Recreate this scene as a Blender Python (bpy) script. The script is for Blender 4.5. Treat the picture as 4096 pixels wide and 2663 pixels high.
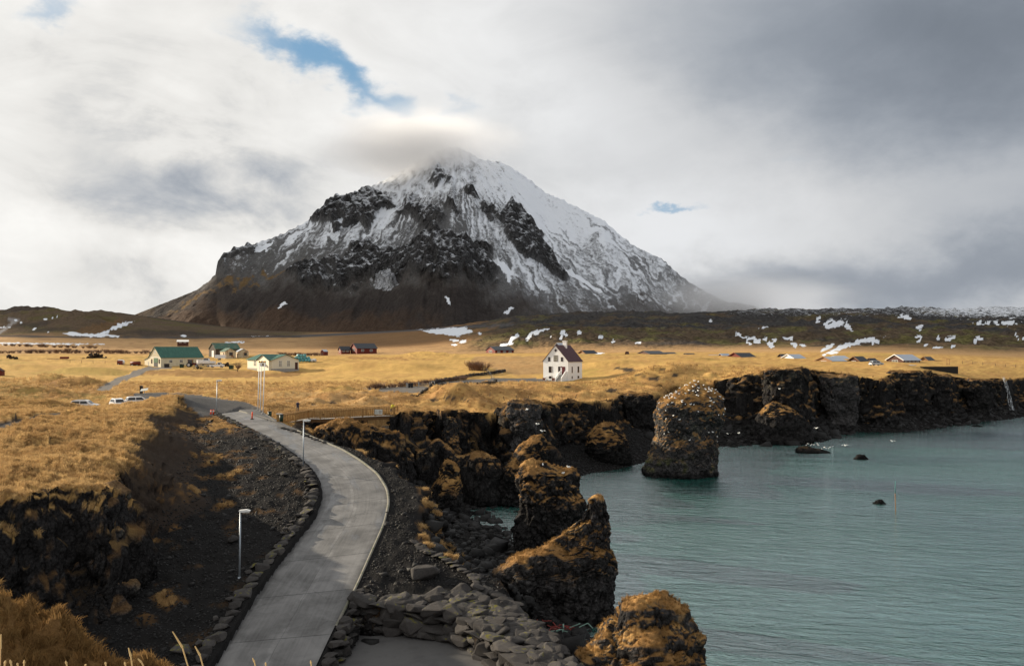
import bpy, bmesh, math, random
import numpy as np
from mathutils import Vector, Matrix
for o in list(bpy.data.objects): bpy.data.objects.remove(o)
SC = bpy.context.scene
COL = SC.collection
F = 3186.0      # focal length in photograph pixels (28 mm on 36 mm, 4096 wide)
CH = 21.0       # eye height above the sea
HZ = 1400.0     # photograph row of the true horizon
# ---------------------------------------------------------------- camera
cd = bpy.data.cameras.new('camera'); cam = bpy.data.objects.new('camera', cd); COL.objects.link(cam)
cam.location = (0, 0, CH); cam.rotation_euler = (math.radians(90), 0, 0)
cd.lens = 28; cd.sensor_width = 36; cd.sensor_fit = 'HORIZONTAL'; cd.shift_y = (HZ - 1331.5) / 4096
cd.clip_start = 0.1; cd.clip_end = 20000
SC.camera = cam
# ---------------------------------------------------------------- node helper
class NT:
    def __init__(s, tree): s.t = tree; s.n = tree.nodes; s.l = tree.links
    def node(s, kind, **kw):
        n = s.n.new(kind)
        for k, v in kw.items(): setattr(n, k, v)
        return n
    def put(s, sock, v):
        if hasattr(v, 'links') or isinstance(v, bpy.types.NodeSocket): s.l.new(v, sock)
        elif isinstance(v, (tuple, list)) and len(v) == 3 and sock.type == 'RGBA': sock.default_value = (*v, 1)
        else: sock.default_value = v
    def m(s, op, a, b=0.0, c=0.0, clamp=False):
        n = s.n.new('ShaderNodeMath'); n.operation = op; n.use_clamp = clamp
        for i, v in enumerate((a, b, c)): s.put(n.inputs[i], v)
        return n.outputs[0]
    def mix(s, f, a, b, mode='MIX'):
        n = s.n.new('ShaderNodeMix'); n.data_type = 'RGBA'; n.blend_type = mode; n.clamp_factor = True
        s.put(n.inputs[0], f); s.put(n.inputs[6], a); s.put(n.inputs[7], b)
        return n.outputs[2]
    def ss(s, v, a, b):
        n = s.n.new('ShaderNodeMapRange'); n.interpolation_type = 'SMOOTHSTEP'
        s.put(n.inputs[0], v); s.put(n.inputs[1], a); s.put(n.inputs[2], b)
        return n.outputs[0]
    def noise(s, vec, scale, detail=4, rough=.55, dist=0.0):
        n = s.n.new('ShaderNodeTexNoise'); s.put(n.inputs['Vector'], vec)
        n.inputs['Scale'].default_value = scale; n.inputs['Detail'].default_value = detail
        n.inputs['Roughness'].default_value = rough; n.inputs['Distortion'].default_value = dist
        return n.outputs[0]
    def vor(s, vec, scale, feature='F1', out='Distance', rand=1.0):
        n = s.n.new('ShaderNodeTexVoronoi'); n.feature = feature; s.put(n.inputs['Vector'], vec)
        n.inputs['Scale'].default_value = scale; n.inputs['Randomness'].default_value = rand
        return n.outputs[out]
    def xyz(s, v):
        n = s.n.new('ShaderNodeSeparateXYZ'); s.put(n.inputs[0], v); return n.outputs
    def comb(s, x, y, z):
        n = s.n.new('ShaderNodeCombineXYZ')
        for i, v in enumerate((x, y, z)): s.put(n.inputs[i], v)
        return n.outputs[0]
    def vmul(s, v, k):
        n = s.n.new('ShaderNodeVectorMath'); n.operation = 'MULTIPLY'; s.put(n.inputs[0], v); n.inputs[1].default_value = k
        return n.outputs[0]
    def bump(s, h, strength, dist, normal=None):
        n = s.n.new('ShaderNodeBump'); s.put(n.inputs['Height'], h)
        n.inputs['Strength'].default_value = strength; n.inputs['Distance'].default_value = dist
        if normal is not None: s.put(n.inputs['Normal'], normal)
        return n.outputs[0]
# ---------------------------------------------------------------- sky and sun
SUN_AZ = math.radians(-66)    # from +Y (view direction), negative to the left
SUN_EL = math.radians(18)
wd = bpy.data.worlds.new('World'); SC.world = wd; wd.use_nodes = True
w = NT(wd.node_tree); w.n.clear()
wo = w.node('ShaderNodeOutputWorld'); bg = w.node('ShaderNodeBackground'); w.l.new(bg.outputs[0], wo.inputs[0])
bg.inputs[1].default_value = 0.063
sky = w.node('ShaderNodeTexSky', sky_type='NISHITA'); sky.sun_disc = False
sky.sun_elevation = SUN_EL; sky.sun_rotation = SUN_AZ; sky.air_density = 1.0; sky.dust_density = .4; sky.ozone_density = 2.0
tc = w.node('ShaderNodeTexCoord'); dirv = tc.outputs['Generated']
dx, dy, dz = w.xyz(dirv)[0:3]
az = w.m('ARCTAN2', dx, dy); el = w.m('ARCSINE', dz)
def azel(px, py):
    a = math.atan((px - 2048) / F); return a, math.atan((HZ - py) / F * math.cos(a))
def blob(px, py, wx, wy, tilt=0.0, warp=None):
    """soft elliptical cloud feature, 1 at its heart"""
    a0, e0 = azel(px, py); ra, re = wx / F, wy / F
    A = w.m('SUBTRACT', az, a0); E = w.m('SUBTRACT', el, e0)
    if warp is not None: A = w.m('ADD', A, warp[0]); E = w.m('ADD', E, warp[1])
    c, s = math.cos(tilt), math.sin(tilt)
    p = w.m('ADD', w.m('MULTIPLY', A, c / ra), w.m('MULTIPLY', E, s / ra))
    q = w.m('ADD', w.m('MULTIPLY', A, -s / re), w.m('MULTIPLY', E, c / re))
    r2 = w.m('ADD', w.m('MULTIPLY', p, p), w.m('MULTIPLY', q, q))
    return w.m('EXPONENT', w.m('MULTIPLY', r2, -1.0))
# clouds: flattened direction so that they stretch towards the horizon
cv = w.comb(dx, dy, w.m('MULTIPLY', dz, 1.7))
n1 = w.noise(cv, 3.2, 5, .52, .35); n2 = w.noise(cv, 9.0, 6, .58, .3); n3 = w.noise(cv, 1.3, 3, .5)
n4 = w.noise(w.vmul(cv, (1.0, 1.0, 1.35)), 5.2, 7, .6, .9)
wx = w.m('MULTIPLY', w.m('SUBTRACT', n2, .5), .16); wy = w.m('MULTIPLY', w.m('SUBTRACT', w.noise(w.vmul(cv, (1, 1, -1)), 8.0, 6, .6), .5), .12)
WP = (wx, wy)
left = w.ss(az, .25, -.42)            # 1 towards the sun side
b = w.m('ADD', .63, w.m('MULTIPLY', left, .20))
for (px, py, rx, ry, t, k) in [
    (150, 950, 380, 330, 0, .12), (300, 1240, 700, 120, 0, -.10), (1000, 640, 600, 250, -.15, .10),
    (650, 760, 430, 150, .05, -.42), (330, 400, 240, 130, .5, -.26), (460, 1110, 190, 100, 0, -.26), (60, 1200, 200, 90, 0, -.12), (1150, 620, 300, 90, .3, -.12), (900, 1000, 380, 90, .25, .16),
    (620, 330, 420, 110, -.1, -.09), (250, 330, 330, 120, .2, .14), (1500, 480, 420, 170, -.5, .14), (1750, 740, 330, 230, 0, -.08),
    (2500, 420, 800, 220, -.35, .12), (2700, 900, 620, 240, .1, .18), (2900, 1000, 620, 120, .05, .10),
    (4050, 20, 1350, 560, .25, -.36), (2900, 60, 800, 240, .0, -.08), (4300, 600, 600, 500, 0, -.08), (3800, 760, 500, 150, 0, .05),
    (3650, 1140, 1300, 170, .05, -.22), (2960, 1160, 420, 150, -.2, -.10), (3900, 1000, 500, 140, 0, -.06)]:
    b = w.m('ADD', b, w.m('MULTIPLY', blob(px, py, rx, ry, t, WP), k))
tex = w.m('ADD', w.m('MULTIPLY', w.m('SUBTRACT', n1, .5), .50), w.m('MULTIPLY', w.m('SUBTRACT', n4, .5), .85))
tex = w.m('ADD', tex, w.m('MULTIPLY', w.m('SUBTRACT', n2, .5), .5))
b = w.m('ADD', b, w.m('MULTIPLY', tex, w.m('ADD', .10, w.m('MULTIPLY', left, .75))))
b = w.m('MAXIMUM', b, .07); b = w.m('MINIMUM', b, w.m('ADD', .37, w.m('MULTIPLY', b, .5)))      # bright cloud rolls off softly
warm = w.mix(w.ss(b, .1, .75), (.76, .90, 1.12), (1.0, .985, .95))
cool = w.mix(w.ss(b, .1, .65), (.80, .93, 1.12), (.985, 1.0, 1.02))
tint = w.mix(left, cool, warm)
cc = w.n.new('ShaderNodeVectorMath'); cc.operation = 'SCALE'; w.l.new(tint, cc.inputs[0]); w.l.new(w.m('MULTIPLY', b, 10.0), cc.inputs['Scale'])
# gaps of blue between the clouds
hole = w.m('ADD', w.m('MULTIPLY', blob(1330, 262, 210, 66, -.42, WP), 1.25), w.m('MULTIPLY', blob(1080, 150, 190, 70, -.5, WP), .95))
for (px, py, rx, ry, t, k) in [(1600, 395, 230, 60, -.15, .75), (1850, 450, 130, 40, -.2, .35), (200, 25, 150, 50, .1, .9), (680, 20, 120, 60, -.3, .35),
                               (2665, 862, 95, 20, .12, .95), (3080, 655, 300, 46, .03, .45), (2780, 845, 130, 18, .3, .5), (2130, 700, 90, 60, 0, .3)]:
    hole = w.m('ADD', hole, w.m('MULTIPLY', blob(px, py, rx, ry, t, WP), k))
hole = w.m('ADD', hole, w.m('MULTIPLY', w.m('SUBTRACT', n4, .5), 1.1))
hf = w.m('MULTIPLY', w.ss(hole, .32, 1.55), .92)
blue = w.mix(.75, sky.outputs[0], (1.3, 3.3, 5.4))
w.l.new(w.mix(hf, cc.outputs[0], blue), bg.inputs[0])
ld = bpy.data.lights.new('sun', 'SUN'); sun = bpy.data.objects.new('sun', ld); COL.objects.link(sun)
ld.energy = 5.0; ld.angle = math.radians(.6); ld.color = (1.0, .86, .66)
SUNV = Vector((math.sin(SUN_AZ) * math.cos(SUN_EL), math.cos(SUN_AZ) * math.cos(SUN_EL), math.sin(SUN_EL)))
sun.rotation_euler = SUNV.to_track_quat('Z', 'Y').to_euler(); sun.location = SUNV * 500
SC.view_settings.view_transform = 'Standard'; SC.view_settings.look = 'None'
SC.view_settings.exposure = .80; SC.view_settings.gamma = 1; SC.view_settings.use_curve_mapping = False
SC.render.engine = 'CYCLES'
cy = SC.cycles; cy.max_bounces = 6; cy.diffuse_bounces = 3; cy.glossy_bounces = 3; cy.transmission_bounces = 4; cy.volume_bounces = 2
cy.transparent_max_bounces = 6; cy.use_denoising = True; cy.caustics_reflective = False; cy.caustics_refractive = False
cy.volume_step_rate = 2.0; cy.volume_max_steps = 160; cy.sample_clamp_indirect = 6.0
# ---------------------------------------------------------------- numeric noise
rng = np.random.default_rng(7)
PERM = np.concatenate([rng.permutation(256)] * 3).astype(np.int32)
GA = rng.random(256).astype(np.float32) * 2 * np.pi
G2 = np.stack([np.cos(GA), np.sin(GA)], 1).astype(np.float32)
_g = rng.normal(size=(256, 3)); G3 = (_g / np.linalg.norm(_g, axis=1)[:, None]).astype(np.float32)
RV = rng.random(256).astype(np.float32)
def pn2(x, y, seed=0):
    x = np.asarray(x, np.float32); y = np.asarray(y, np.float32)
    fx0 = np.floor(x); fy0 = np.floor(y); fx = x - fx0; fy = y - fy0
    xi = (fx0.astype(np.int32) + seed * 37) & 255; yi = (fy0.astype(np.int32) + seed * 17) & 255
    u = fx * fx * fx * (fx * (fx * 6 - 15) + 10); v = fy * fy * fy * (fy * (fy * 6 - 15) + 10)
    def g(i, j):
        h = PERM[PERM[(xi + i) & 255] + ((yi + j) & 255)]
        return G2[h, 0] * (fx - i) + G2[h, 1] * (fy - j)
    a = g(0, 0); b_ = g(1, 0); c = g(0, 1); d = g(1, 1)
    return ((a + u * (b_ - a)) * (1 - v) + (c + u * (d - c)) * v) * 1.5
def fb2(x, y, o=4, seed=0, gain=.5):
    r = 0; a = 1.0; f = 1.0
    for i in range(o): r = r + a * pn2(x * f, y * f, seed + i); a *= gain; f *= 2.03
    return r
def rd2(x, y, o=4, seed=0, gain=.5):
    r = 0; a = 1.0; f = 1.0
    for i in range(o): r = r + a * (1 - 2 * np.abs(pn2(x * f, y * f, seed + i))); a *= gain; f *= 2.03
    return r
def pn3(x, y, z, seed=0):
    x, y, z = (np.asarray(v, np.float32) for v in (x, y, z))
    f = [np.floor(v) for v in (x, y, z)]; fx, fy, fz = x - f[0], y - f[1], z - f[2]
    xi, yi, zi = [(f[k].astype(np.int32) + seed * (37, 17, 29)[k]) & 255 for k in range(3)]
    u, v, q = [t * t * t * (t * (t * 6 - 15) + 10) for t in (fx, fy, fz)]
    def g(i, j, k):
        h = PERM[PERM[PERM[(xi + i) & 255] + ((yi + j) & 255)] + ((zi + k) & 255)]
        return G3[h, 0] * (fx - i) + G3[h, 1] * (fy - j) + G3[h, 2] * (fz - k)
    L = lambda a, b_, t: a + t * (b_ - a)
    return L(L(L(g(0,0,0), g(1,0,0), u), L(g(0,1,0), g(1,1,0), u), v), L(L(g(0,0,1), g(1,0,1), u), L(g(0,1,1), g(1,1,1), u), v), q) * 1.5
def fb3(x, y, z, o=3, seed=0, gain=.5):
    r = 0; a = 1.0; f = 1.0
    for i in range(o): r = r + a * pn3(x * f, y * f, z * f, seed + i); a *= gain; f *= 2.03
    return r
def cell3(x, y, z, seed=0):
    """blocky rock: random value per voronoi cell and the distance to the crack between cells"""
    x, y, z = (np.asarray(v, np.float32) for v in (x, y, z))
    f = [np.floor(v) for v in (x, y, z)]
    b1 = np.full(x.shape, 9.0, np.float32); b2 = b1.copy(); val = np.zeros(x.shape, np.float32)
    for i in (-1, 0, 1):
        for j in (-1, 0, 1):
            for k in (-1, 0, 1):
                h = PERM[PERM[PERM[(f[0].astype(np.int32) + i + seed * 31) & 255] + ((f[1].astype(np.int32) + j) & 255)] + ((f[2].astype(np.int32) + k) & 255)]
                d = (f[0] + i + RV[h] - x) ** 2 + (f[1] + j + RV[(h + 71) & 255] - y) ** 2 + (f[2] + k + RV[(h + 137) & 255] - z) ** 2
                near = d < b1
                b2 = np.where(near, b1, np.minimum(b2, d)); val = np.where(near, RV[(h + 200) & 255], val); b1 = np.where(near, d, b1)
    return val, np.sqrt(b2) - np.sqrt(b1)
def sst(v, a, b_):
    t = np.clip((v - a) / (b_ - a), 0, 1); return t * t * (3 - 2 * t)
# ---------------------------------------------------------------- photograph pixel -> place
def at(px, py, Y): return ((px - 2048) / F * Y, Y, CH - (py - HZ) / F * Y)
def onz(px, py, z):
    Y = (CH - z) * F / (py - HZ); return at(px, py, Y)
def proj(X, Y, Z): return 2048 + F * X / Y, HZ + F * (CH - Z) / Y
def in_poly(px, py, poly):
    r = np.zeros(np.shape(px), bool); n = len(poly)
    for i in range(n):
        x0, y0 = poly[i]; x1, y1 = poly[(i + 1) % n]
        if y0 == y1: continue
        r ^= ((y0 > py) != (y1 > py)) & (px < (x1 - x0) * (py - y0) / (y1 - y0) + x0)
    return r
def sdist(X, Y, poly, closed=True):
    d = np.full(np.shape(X), 1e9); n = len(poly)
    for i in range(n if closed else n - 1):
        x0, y0 = poly[i][:2]; x1, y1 = poly[(i + 1) % n][:2]
        ex, ey = x1 - x0, y1 - y0; L = ex * ex + ey * ey + 1e-9
        t = np.clip(((X - x0) * ex + (Y - y0) * ey) / L, 0, 1)
        d = np.minimum(d, (X - x0 - t * ex) ** 2 + (Y - y0 - t * ey) ** 2)
    d = np.sqrt(d)
    return np.where(in_poly(X, Y, [p[:2] for p in poly]), d, -d) if closed else d
class Raster:
    """a plan-view field sampled once and looked up bilinearly"""
    def __init__(s, x0, x1, y0, y1, c, fn):
        s.x0, s.y0, s.c = x0, y0, c; s.nx = int((x1 - x0) / c) + 1; s.ny = int((y1 - y0) / c) + 1
        X, Y = np.meshgrid(x0 + np.arange(s.nx) * c, y0 + np.arange(s.ny) * c); s.a = fn(X, Y)
    def __call__(s, X, Y):
        fx = np.clip((X - s.x0) / s.c, 0, s.nx - 1.001); fy = np.clip((Y - s.y0) / s.c, 0, s.ny - 1.001)
        i = fx.astype(int); j = fy.astype(int); u = fx - i; v = fy - j; a = s.a
        return (a[j, i] * (1 - u) + a[j, i + 1] * u) * (1 - v) + (a[j + 1, i] * (1 - u) + a[j + 1, i + 1] * u) * v
class TPS:
    def __init__(s, pts, reg=2e-3, k=1.0):
        """pts (X, Y, z); smooth surface through them, in (bearing, log distance)"""
        P = np.array(pts, float); s.k = k
        q = s.q(P[:, 0], P[:, 1]); n = len(q); s.c = q
        r2 = ((q[:, None] - q[None]) ** 2).sum(-1)
        A = np.zeros((n + 3, n + 3)); A[:n, :n] = s.phi(r2) + reg * np.eye(n)
        A[:n, n] = 1; A[:n, n + 1:] = q; A[n, :n] = 1; A[n + 1:, :n] = q.T
        s.w = np.linalg.solve(A, np.concatenate([P[:, 2], np.zeros(3)]))
    def q(s, X, Y): return np.stack([X / Y * 1.6, np.log(Y) * s.k], -1)
    @staticmethod
    def phi(r2): return .5 * r2 * np.log(r2 + 1e-12)
    def __call__(s, X, Y):
        sh = np.shape(X); q = s.q(np.ravel(X), np.ravel(Y)); out = np.empty(len(q)); n = len(s.c)
        for a in range(0, len(q), 120000):
            z = q[a:a + 120000]; r2 = ((z[:, None] - s.c[None]) ** 2).sum(-1)
            out[a:a + 120000] = s.phi(r2) @ s.w[:n] + s.w[n] + z @ s.w[n + 1:]
        return out.reshape(sh)
# ---------------------------------------------------------------- materials
MATS = {}
def newmat(name):
    m = bpy.data.materials.new(name); m.use_nodes = True; t = NT(m.node_tree); t.n.clear()
    o = t.node('ShaderNodeOutputMaterial'); p = t.node('ShaderNodeBsdfPrincipled'); t.l.new(p.outputs[0], o.inputs[0])
    MATS[name] = m; return m, t, p
def land_mat(name, k, snowk=1.0, s0=.44, s1=.56):
    """ground, cliffs and mountain: colour from the mesh, grain and relief from noise. k = size of grain in metres"""
    m, t, p = newmat(name)
    A = lambda n: t.node('ShaderNodeAttribute', attribute_name=n)
    col = A('col').outputs['Color']; rock = A('rock').outputs['Fac']; snow = A('snow').outputs['Fac']
    P = t.node('ShaderNodeNewGeometry').outputs['Position']
    a = t.noise(P, 1.1 / k, 6, .68); b_ = t.noise(P, .23 / k, 4, .6); c = t.noise(P, 6.0 / k, 3, .65)
    v = t.m('ADD', .38, t.m('ADD', t.m('MULTIPLY', a, .75), t.m('MULTIPLY', b_, .5)))
    v = t.m('MULTIPLY', v, t.m('ADD', .55, t.m('MULTIPLY', c, .9)))
    nz_ = t.node('ShaderNodeTexNoise'); t.l.new(P, nz_.inputs['Vector']); nz_.inputs['Scale'].default_value = .9 / k; nz_.inputs['Detail'].default_value = 3
    Pd = t.node('ShaderNodeVectorMath', operation='ADD'); t.l.new(P, Pd.inputs[0]); t.l.new(t.vmul(nz_.outputs['Color'], (1.6 * k, 1.6 * k, 1.6 * k)), Pd.inputs[1])
    cr = t.vor(t.vmul(Pd.outputs[0], (1.0, 1.0, .6)), .62 / k, 'DISTANCE_TO_EDGE'); crk = t.ss(cr, 0.0, .13)
    sp = t.noise(P, 2.6 / k, 5, .7)
    rv = t.m('MULTIPLY', t.m('ADD', .62, t.m('MULTIPLY', crk, .38)), t.m('ADD', .35, t.m('MULTIPLY', t.ss(sp, .3, .75), 1.5)))
    v = t.m('ADD', t.m('MULTIPLY', v, t.m('SUBTRACT', 1.0, rock)), t.m('MULTIPLY', t.m('MULTIPLY', v, rv), rock))
    cs = t.node('ShaderNodeVectorMath', operation='SCALE'); t.l.new(col, cs.inputs[0]); t.l.new(v, cs.inputs['Scale'])
    sn = t.m('ADD', snow, t.m('ADD', t.m('MULTIPLY', t.m('SUBTRACT', a, .5), .55 * snowk), t.m('MULTIPLY', t.m('SUBTRACT', c, .5), .45 * snowk)))
    sf = t.ss(sn, s0, s1)
    t.put(p.inputs['Base Color'], t.mix(sf, cs.outputs[0], (.68, .71, .76)))
    p.inputs['Roughness'].default_value = .9; p.inputs['Specular IOR Level'].default_value = .04
    h = t.m('ADD', t.m('MULTIPLY', a, .6), t.m('MULTIPLY', t.m('MULTIPLY', crk, rock), .35)); h = t.m('ADD', h, t.m('MULTIPLY', c, .18))
    h = t.m('MULTIPLY', h, t.m('SUBTRACT', 1.0, t.m('MULTIPLY', sf, .7)))
    t.put(p.inputs['Normal'], t.bump(h, .8, .55 * k))
    return m
land_mat('land', .45); land_mat('far_land', 6.0, 1.7); land_mat('mountain_rock', 9.0, 1.25, .36, .72); land_mat('stack_rock', .5)
def plain(name, col, rough=.7, var=.25, scale=2.0, spec=.3, metal=0.0, bump=0.0, bscale=None, streak=None, col2=None):
    """painted or weathered surface with a little dirt"""
    m, t, p = newmat(name)
    P = t.node('ShaderNodeTexCoord').outputs['Object']
    V = t.vmul(P, streak) if streak else P
    n = t.noise(V, scale, 5, .62); n2 = t.noise(V, scale * 7, 3, .6)
    f = t.m('ADD', 1 - var, t.m('MULTIPLY', t.m('ADD', t.m('MULTIPLY', n, .7), t.m('MULTIPLY', n2, .3)), 2 * var))
    base = t.mix(t.ss(n, .45, .68), col, col2) if col2 else None
    s_ = t.node('ShaderNodeVectorMath', operation='SCALE'); t.l.new(f, s_.inputs['Scale'])
    if base is not None: t.l.new(base, s_.inputs[0])
    else: s_.inputs[0].default_value = col
    t.l.new(s_.outputs[0], p.inputs['Base Color'])
    p.inputs['Roughness'].default_value = rough; p.inputs['Metallic'].default_value = metal; p.inputs['Specular IOR Level'].default_value = spec
    if bump: t.put(p.inputs['Normal'], t.bump(t.noise(V, bscale or scale * 4, 5, .6), .6, bump))
    return m
# ---------------------------------------------------------------- objects
def tag(o, label=None, cat=None, group=None, kind=None):
    for k, v in (('label', label), ('category', cat), ('group', group), ('kind', kind)):
        if v: o[k] = v
    return o
def np_mesh(name, V, Fq, attrs=None, smooth=True):
    """V (n,3), Fq (m,3|4) int"""
    me = bpy.data.meshes.new(name); V = np.ascontiguousarray(V, np.float32); Fq = np.ascontiguousarray(Fq, np.int32)
    me.vertices.add(len(V)); me.vertices.foreach_set('co', V.ravel())
    k = Fq.shape[1]; me.loops.add(Fq.size); me.loops.foreach_set('vertex_index', Fq.ravel())
    me.polygons.add(len(Fq)); me.polygons.foreach_set('loop_start', np.arange(0, Fq.size, k, dtype=np.int32))
    me.update(calc_edges=True)
    if smooth: me.polygons.foreach_set('use_smooth', np.ones(len(Fq), bool))
    for n, a in (attrs or {}).items():
        a = np.asarray(a, np.float32)
        if a.ndim == 2:
            at_ = me.attributes.new(n, 'FLOAT_COLOR', 'POINT'); at_.data.foreach_set('color', np.ascontiguousarray(np.concatenate([a, np.ones((len(a), 1), np.float32)], 1)).ravel())
        else:
            at_ = me.attributes.new(n, 'FLOAT', 'POINT'); at_.data.foreach_set('value', np.ascontiguousarray(a))
    return me
def link(name, me, mat=None, parent=None):
    o = bpy.data.objects.new(name, me); COL.objects.link(o)
    if mat: me.materials.append(MATS[mat])
    if parent: o.parent = parent
    return o
def grid_faces(nr, nc, wrap=False):
    r = np.arange(nr - 1)[:, None]; c = np.arange(nc if wrap else nc - 1)[None]
    c2 = (c + 1) % nc
    return np.stack([r * nc + c, r * nc + c2, (r + 1) * nc + c2, (r + 1) * nc + c], -1).reshape(-1, 4)
def vnormals(V, Fq):
    n = np.zeros_like(V, dtype=np.float64)
    a, b_, c, d = (V[Fq[:, i]] for i in range(4)); fn = np.cross(c - a, d - b_)
    for i in range(4):
        for k in range(3): n[:, k] += np.bincount(Fq[:, i], fn[:, k], len(V))
    return n / (np.linalg.norm(n, axis=1)[:, None] + 1e-12)
# ---------------------------------------------------------------- the lie of the land
RY = np.array([20, 40, 45, 56, 70, 81, 95, 106, 115, 125, 200.]); RZ = np.array([1.6, 2.7, 3.3, 4.9, 7.0, 8.6, 10.2, 11.3, 11.9, 12.0, 12.0])
from numpy import interp
_yy = np.linspace(20, 200, 721); _zz = np.interp(_yy, RY, RZ); _zz = np.convolve(np.pad(_zz, 20, 'edge'), np.ones(41) / 41, 'valid')
def zroad(Y): return np.interp(Y, _yy, _zz)
def on_road(px, py, dz=0.0):
    Y = 60.0
    lo, hi = 20.0, 200.0
    for _ in range(50):
        Y = (lo + hi) / 2
        if CH - zroad(Y) - dz - (py - HZ) * Y / F > 0: lo = Y
        else: hi = Y
    return at(px, py, Y)
ROAD_L = [on_road(*p) for p in [(780, 2790), (845, 2690), (914, 2576), (975, 2475), (1037, 2370), (1113, 2268), (1189, 2168), (1260, 2080), (1290, 1999), (1283, 1930), (1244, 1875), (1202, 1841), (1106, 1775), (969, 1703), (875, 1656)]]
ROAD_R = [on_road(*p) for p in [(1215, 2760), (1255, 2680), (1278, 2631), (1347, 2486), (1422, 2342), (1477, 2218), (1532, 2095), (1551, 2012), (1544, 1957), (1505, 1895), (1436, 1841), (1367, 1799), (1244, 1748), (1106, 1689), (955, 1645)]]
def resample(pts, n):
    P = np.array(pts, float); d = np.concatenate([[0], np.cumsum(np.linalg.norm(np.diff(P[:, :2], axis=0), axis=1))]); s = np.linspace(0, d[-1], n * 4)
    Q = np.stack([np.interp(s, d, P[:, i]) for i in range(P.shape[1])], 1)
    k = max(3, int(n * 4 * .05) | 1); K = np.hanning(k + 2)[1:-1]; K /= K.sum()
    pad = k // 2
    Qp = np.concatenate([2 * Q[0] - Q[1:pad + 1][::-1], Q, 2 * Q[-1] - Q[-pad - 1:-1][::-1]])
    Q = np.stack([np.convolve(Qp[:, i], K, 'valid') for i in range(P.shape[1])], 1)
    return Q[np.linspace(0, len(Q) - 1, n).astype(int)]
RL = resample(ROAD_L, 120); RR = resample(ROAD_R, 120)
RL[:, 2] = zroad(RL[:, 1]); RR[:, 2] = zroad(RR[:, 1])
ROADPOLY = [tuple(p) for p in RL] + [tuple(p) for p in RR[::-1]]
PLAT = TPS([at(*p) for p in [
    (-700, 2060, 42), (45, 2015, 46), (250, 1945, 50), (480, 1950, 54), (250, 1850, 62), (0, 1820, 66), (450, 1760, 80), (150, 1720, 85), (0, 1700, 92), (-700, 1720, 85),
    (560, 1730, 83), (400, 1650, 105), (100, 1640, 115), (722, 1583, 124), (600, 1612, 112), (0, 1590, 150), (300, 1632, 132), (400, 1636, 124), (500, 1634, 124), (480, 1630, 140), (560, 1620, 142), (340, 1625, 145),
    (565, 1575, 171), (800, 1600, 150), (900, 1600, 150), (380, 1565, 178), (650, 1472, 290), (1000, 1560, 190), (900, 1530, 210), (1300, 1540, 200), (1100, 1505, 245),
    (1060, 1480, 275), (800, 1472, 285), (1180, 1482, 272), (300, 1540, 200), (150, 1500, 235), (0, 1480, 260), (300, 1470, 290), (150, 1440, 330), (450, 1440, 320), (200, 1422, 350),
    (300, 1412, 380), (0, 1412, 380), (870, 1430, 345), (1000, 1427, 345), (500, 1400, 480), (0, 1400, 480), (1000, 1400, 450), (1250, 1420, 380), (1400, 1430, 330), (1250, 1440, 310),
    (1650, 1440, 300), (1500, 1500, 235), (1850, 1455, 285), (1430, 1413, 390), (1550, 1418, 370), (1550, 1560, 179), (1750, 1542, 198), (2000, 1525, 212), (2240, 1518, 225), (2330, 1515, 226), (2180, 1515, 228),
    (2000, 1480, 250), (2100, 1450, 280), (2000, 1420, 330), (1995, 1413, 370), (2500, 1434, 300), (2300, 1440, 290), (2700, 1432, 300), (2900, 1445, 290), (3200, 1455, 280), (3400, 1464, 270),
    (3700, 1468, 270), (3950, 1470, 290), (4300, 1475, 300), (2620, 1466, 215), (2700, 1482, 205), (2830, 1512, 200), (2500, 1502, 215), (2450, 1545, 192), (3050, 1482, 196), (3190, 1472, 192),
    (2950, 1502, 196), (2880, 1522, 196), (3250, 1482, 222), (3350, 1490, 215), (3400, 1500, 214), (3520, 1520, 212), (3500, 1472, 238), (3690, 1479, 236), (3750, 1495, 240), (3870, 1510, 247),
    (4010, 1512, 262), (4150, 1512, 275), (1840, 1553, 166), (1750, 1635, 136), (1900, 1650, 140), (2240, 1548, 186), (2310, 1572, 178), (2100, 1592, 165), (2430, 1597, 168), (2250, 1602, 160), (2090, 1612, 134), (1960, 1645, 140),
    (1600, 1645, 122), (1350, 1610, 145), (1200, 1605, 152), (1400, 1572, 165), (1650, 1590, 155), (1130, 1692, 107), (1000, 1650, 115), (1300, 1650, 120), (1500, 1650, 121), (880, 1652, 115), (2560, 1572, 178), (2720, 1537, 196),
    (0, 1350, 800), (1000, 1356, 800), (1500, 1386, 550), (1600, 1371, 650), (2000, 1400, 420), (2000, 1350, 520), (2000, 1292, 800), (1700, 1335, 800), (2500, 1402, 390), (2500, 1330, 600), (2500, 1266, 950),
    (3000, 1260, 950), (3300, 1250, 950), (3700, 1258, 900), (4300, 1258, 900), (3000, 1345, 550), (3500, 1352, 520), (4300, 1352, 520), (3000, 1402, 380), (3500, 1412, 360), (4150, 1440, 350), (3000, 1268, 1300), (4000, 1265, 1300),
    (-300, 1258, 1050), (0, 1256, 1050), (230, 1246, 1050), (350, 1257, 1080), (500, 1258, 1150), (0, 1338, 850), (250, 1336, 850), (420, 1346, 850), (800, 1342, 900), (1200, 1341, 900), (1400, 1340, 880), (1200, 1330, 1300), (300, 1275, 1400), (2000, 1300, 1300)]], reg=2e-5)
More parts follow.
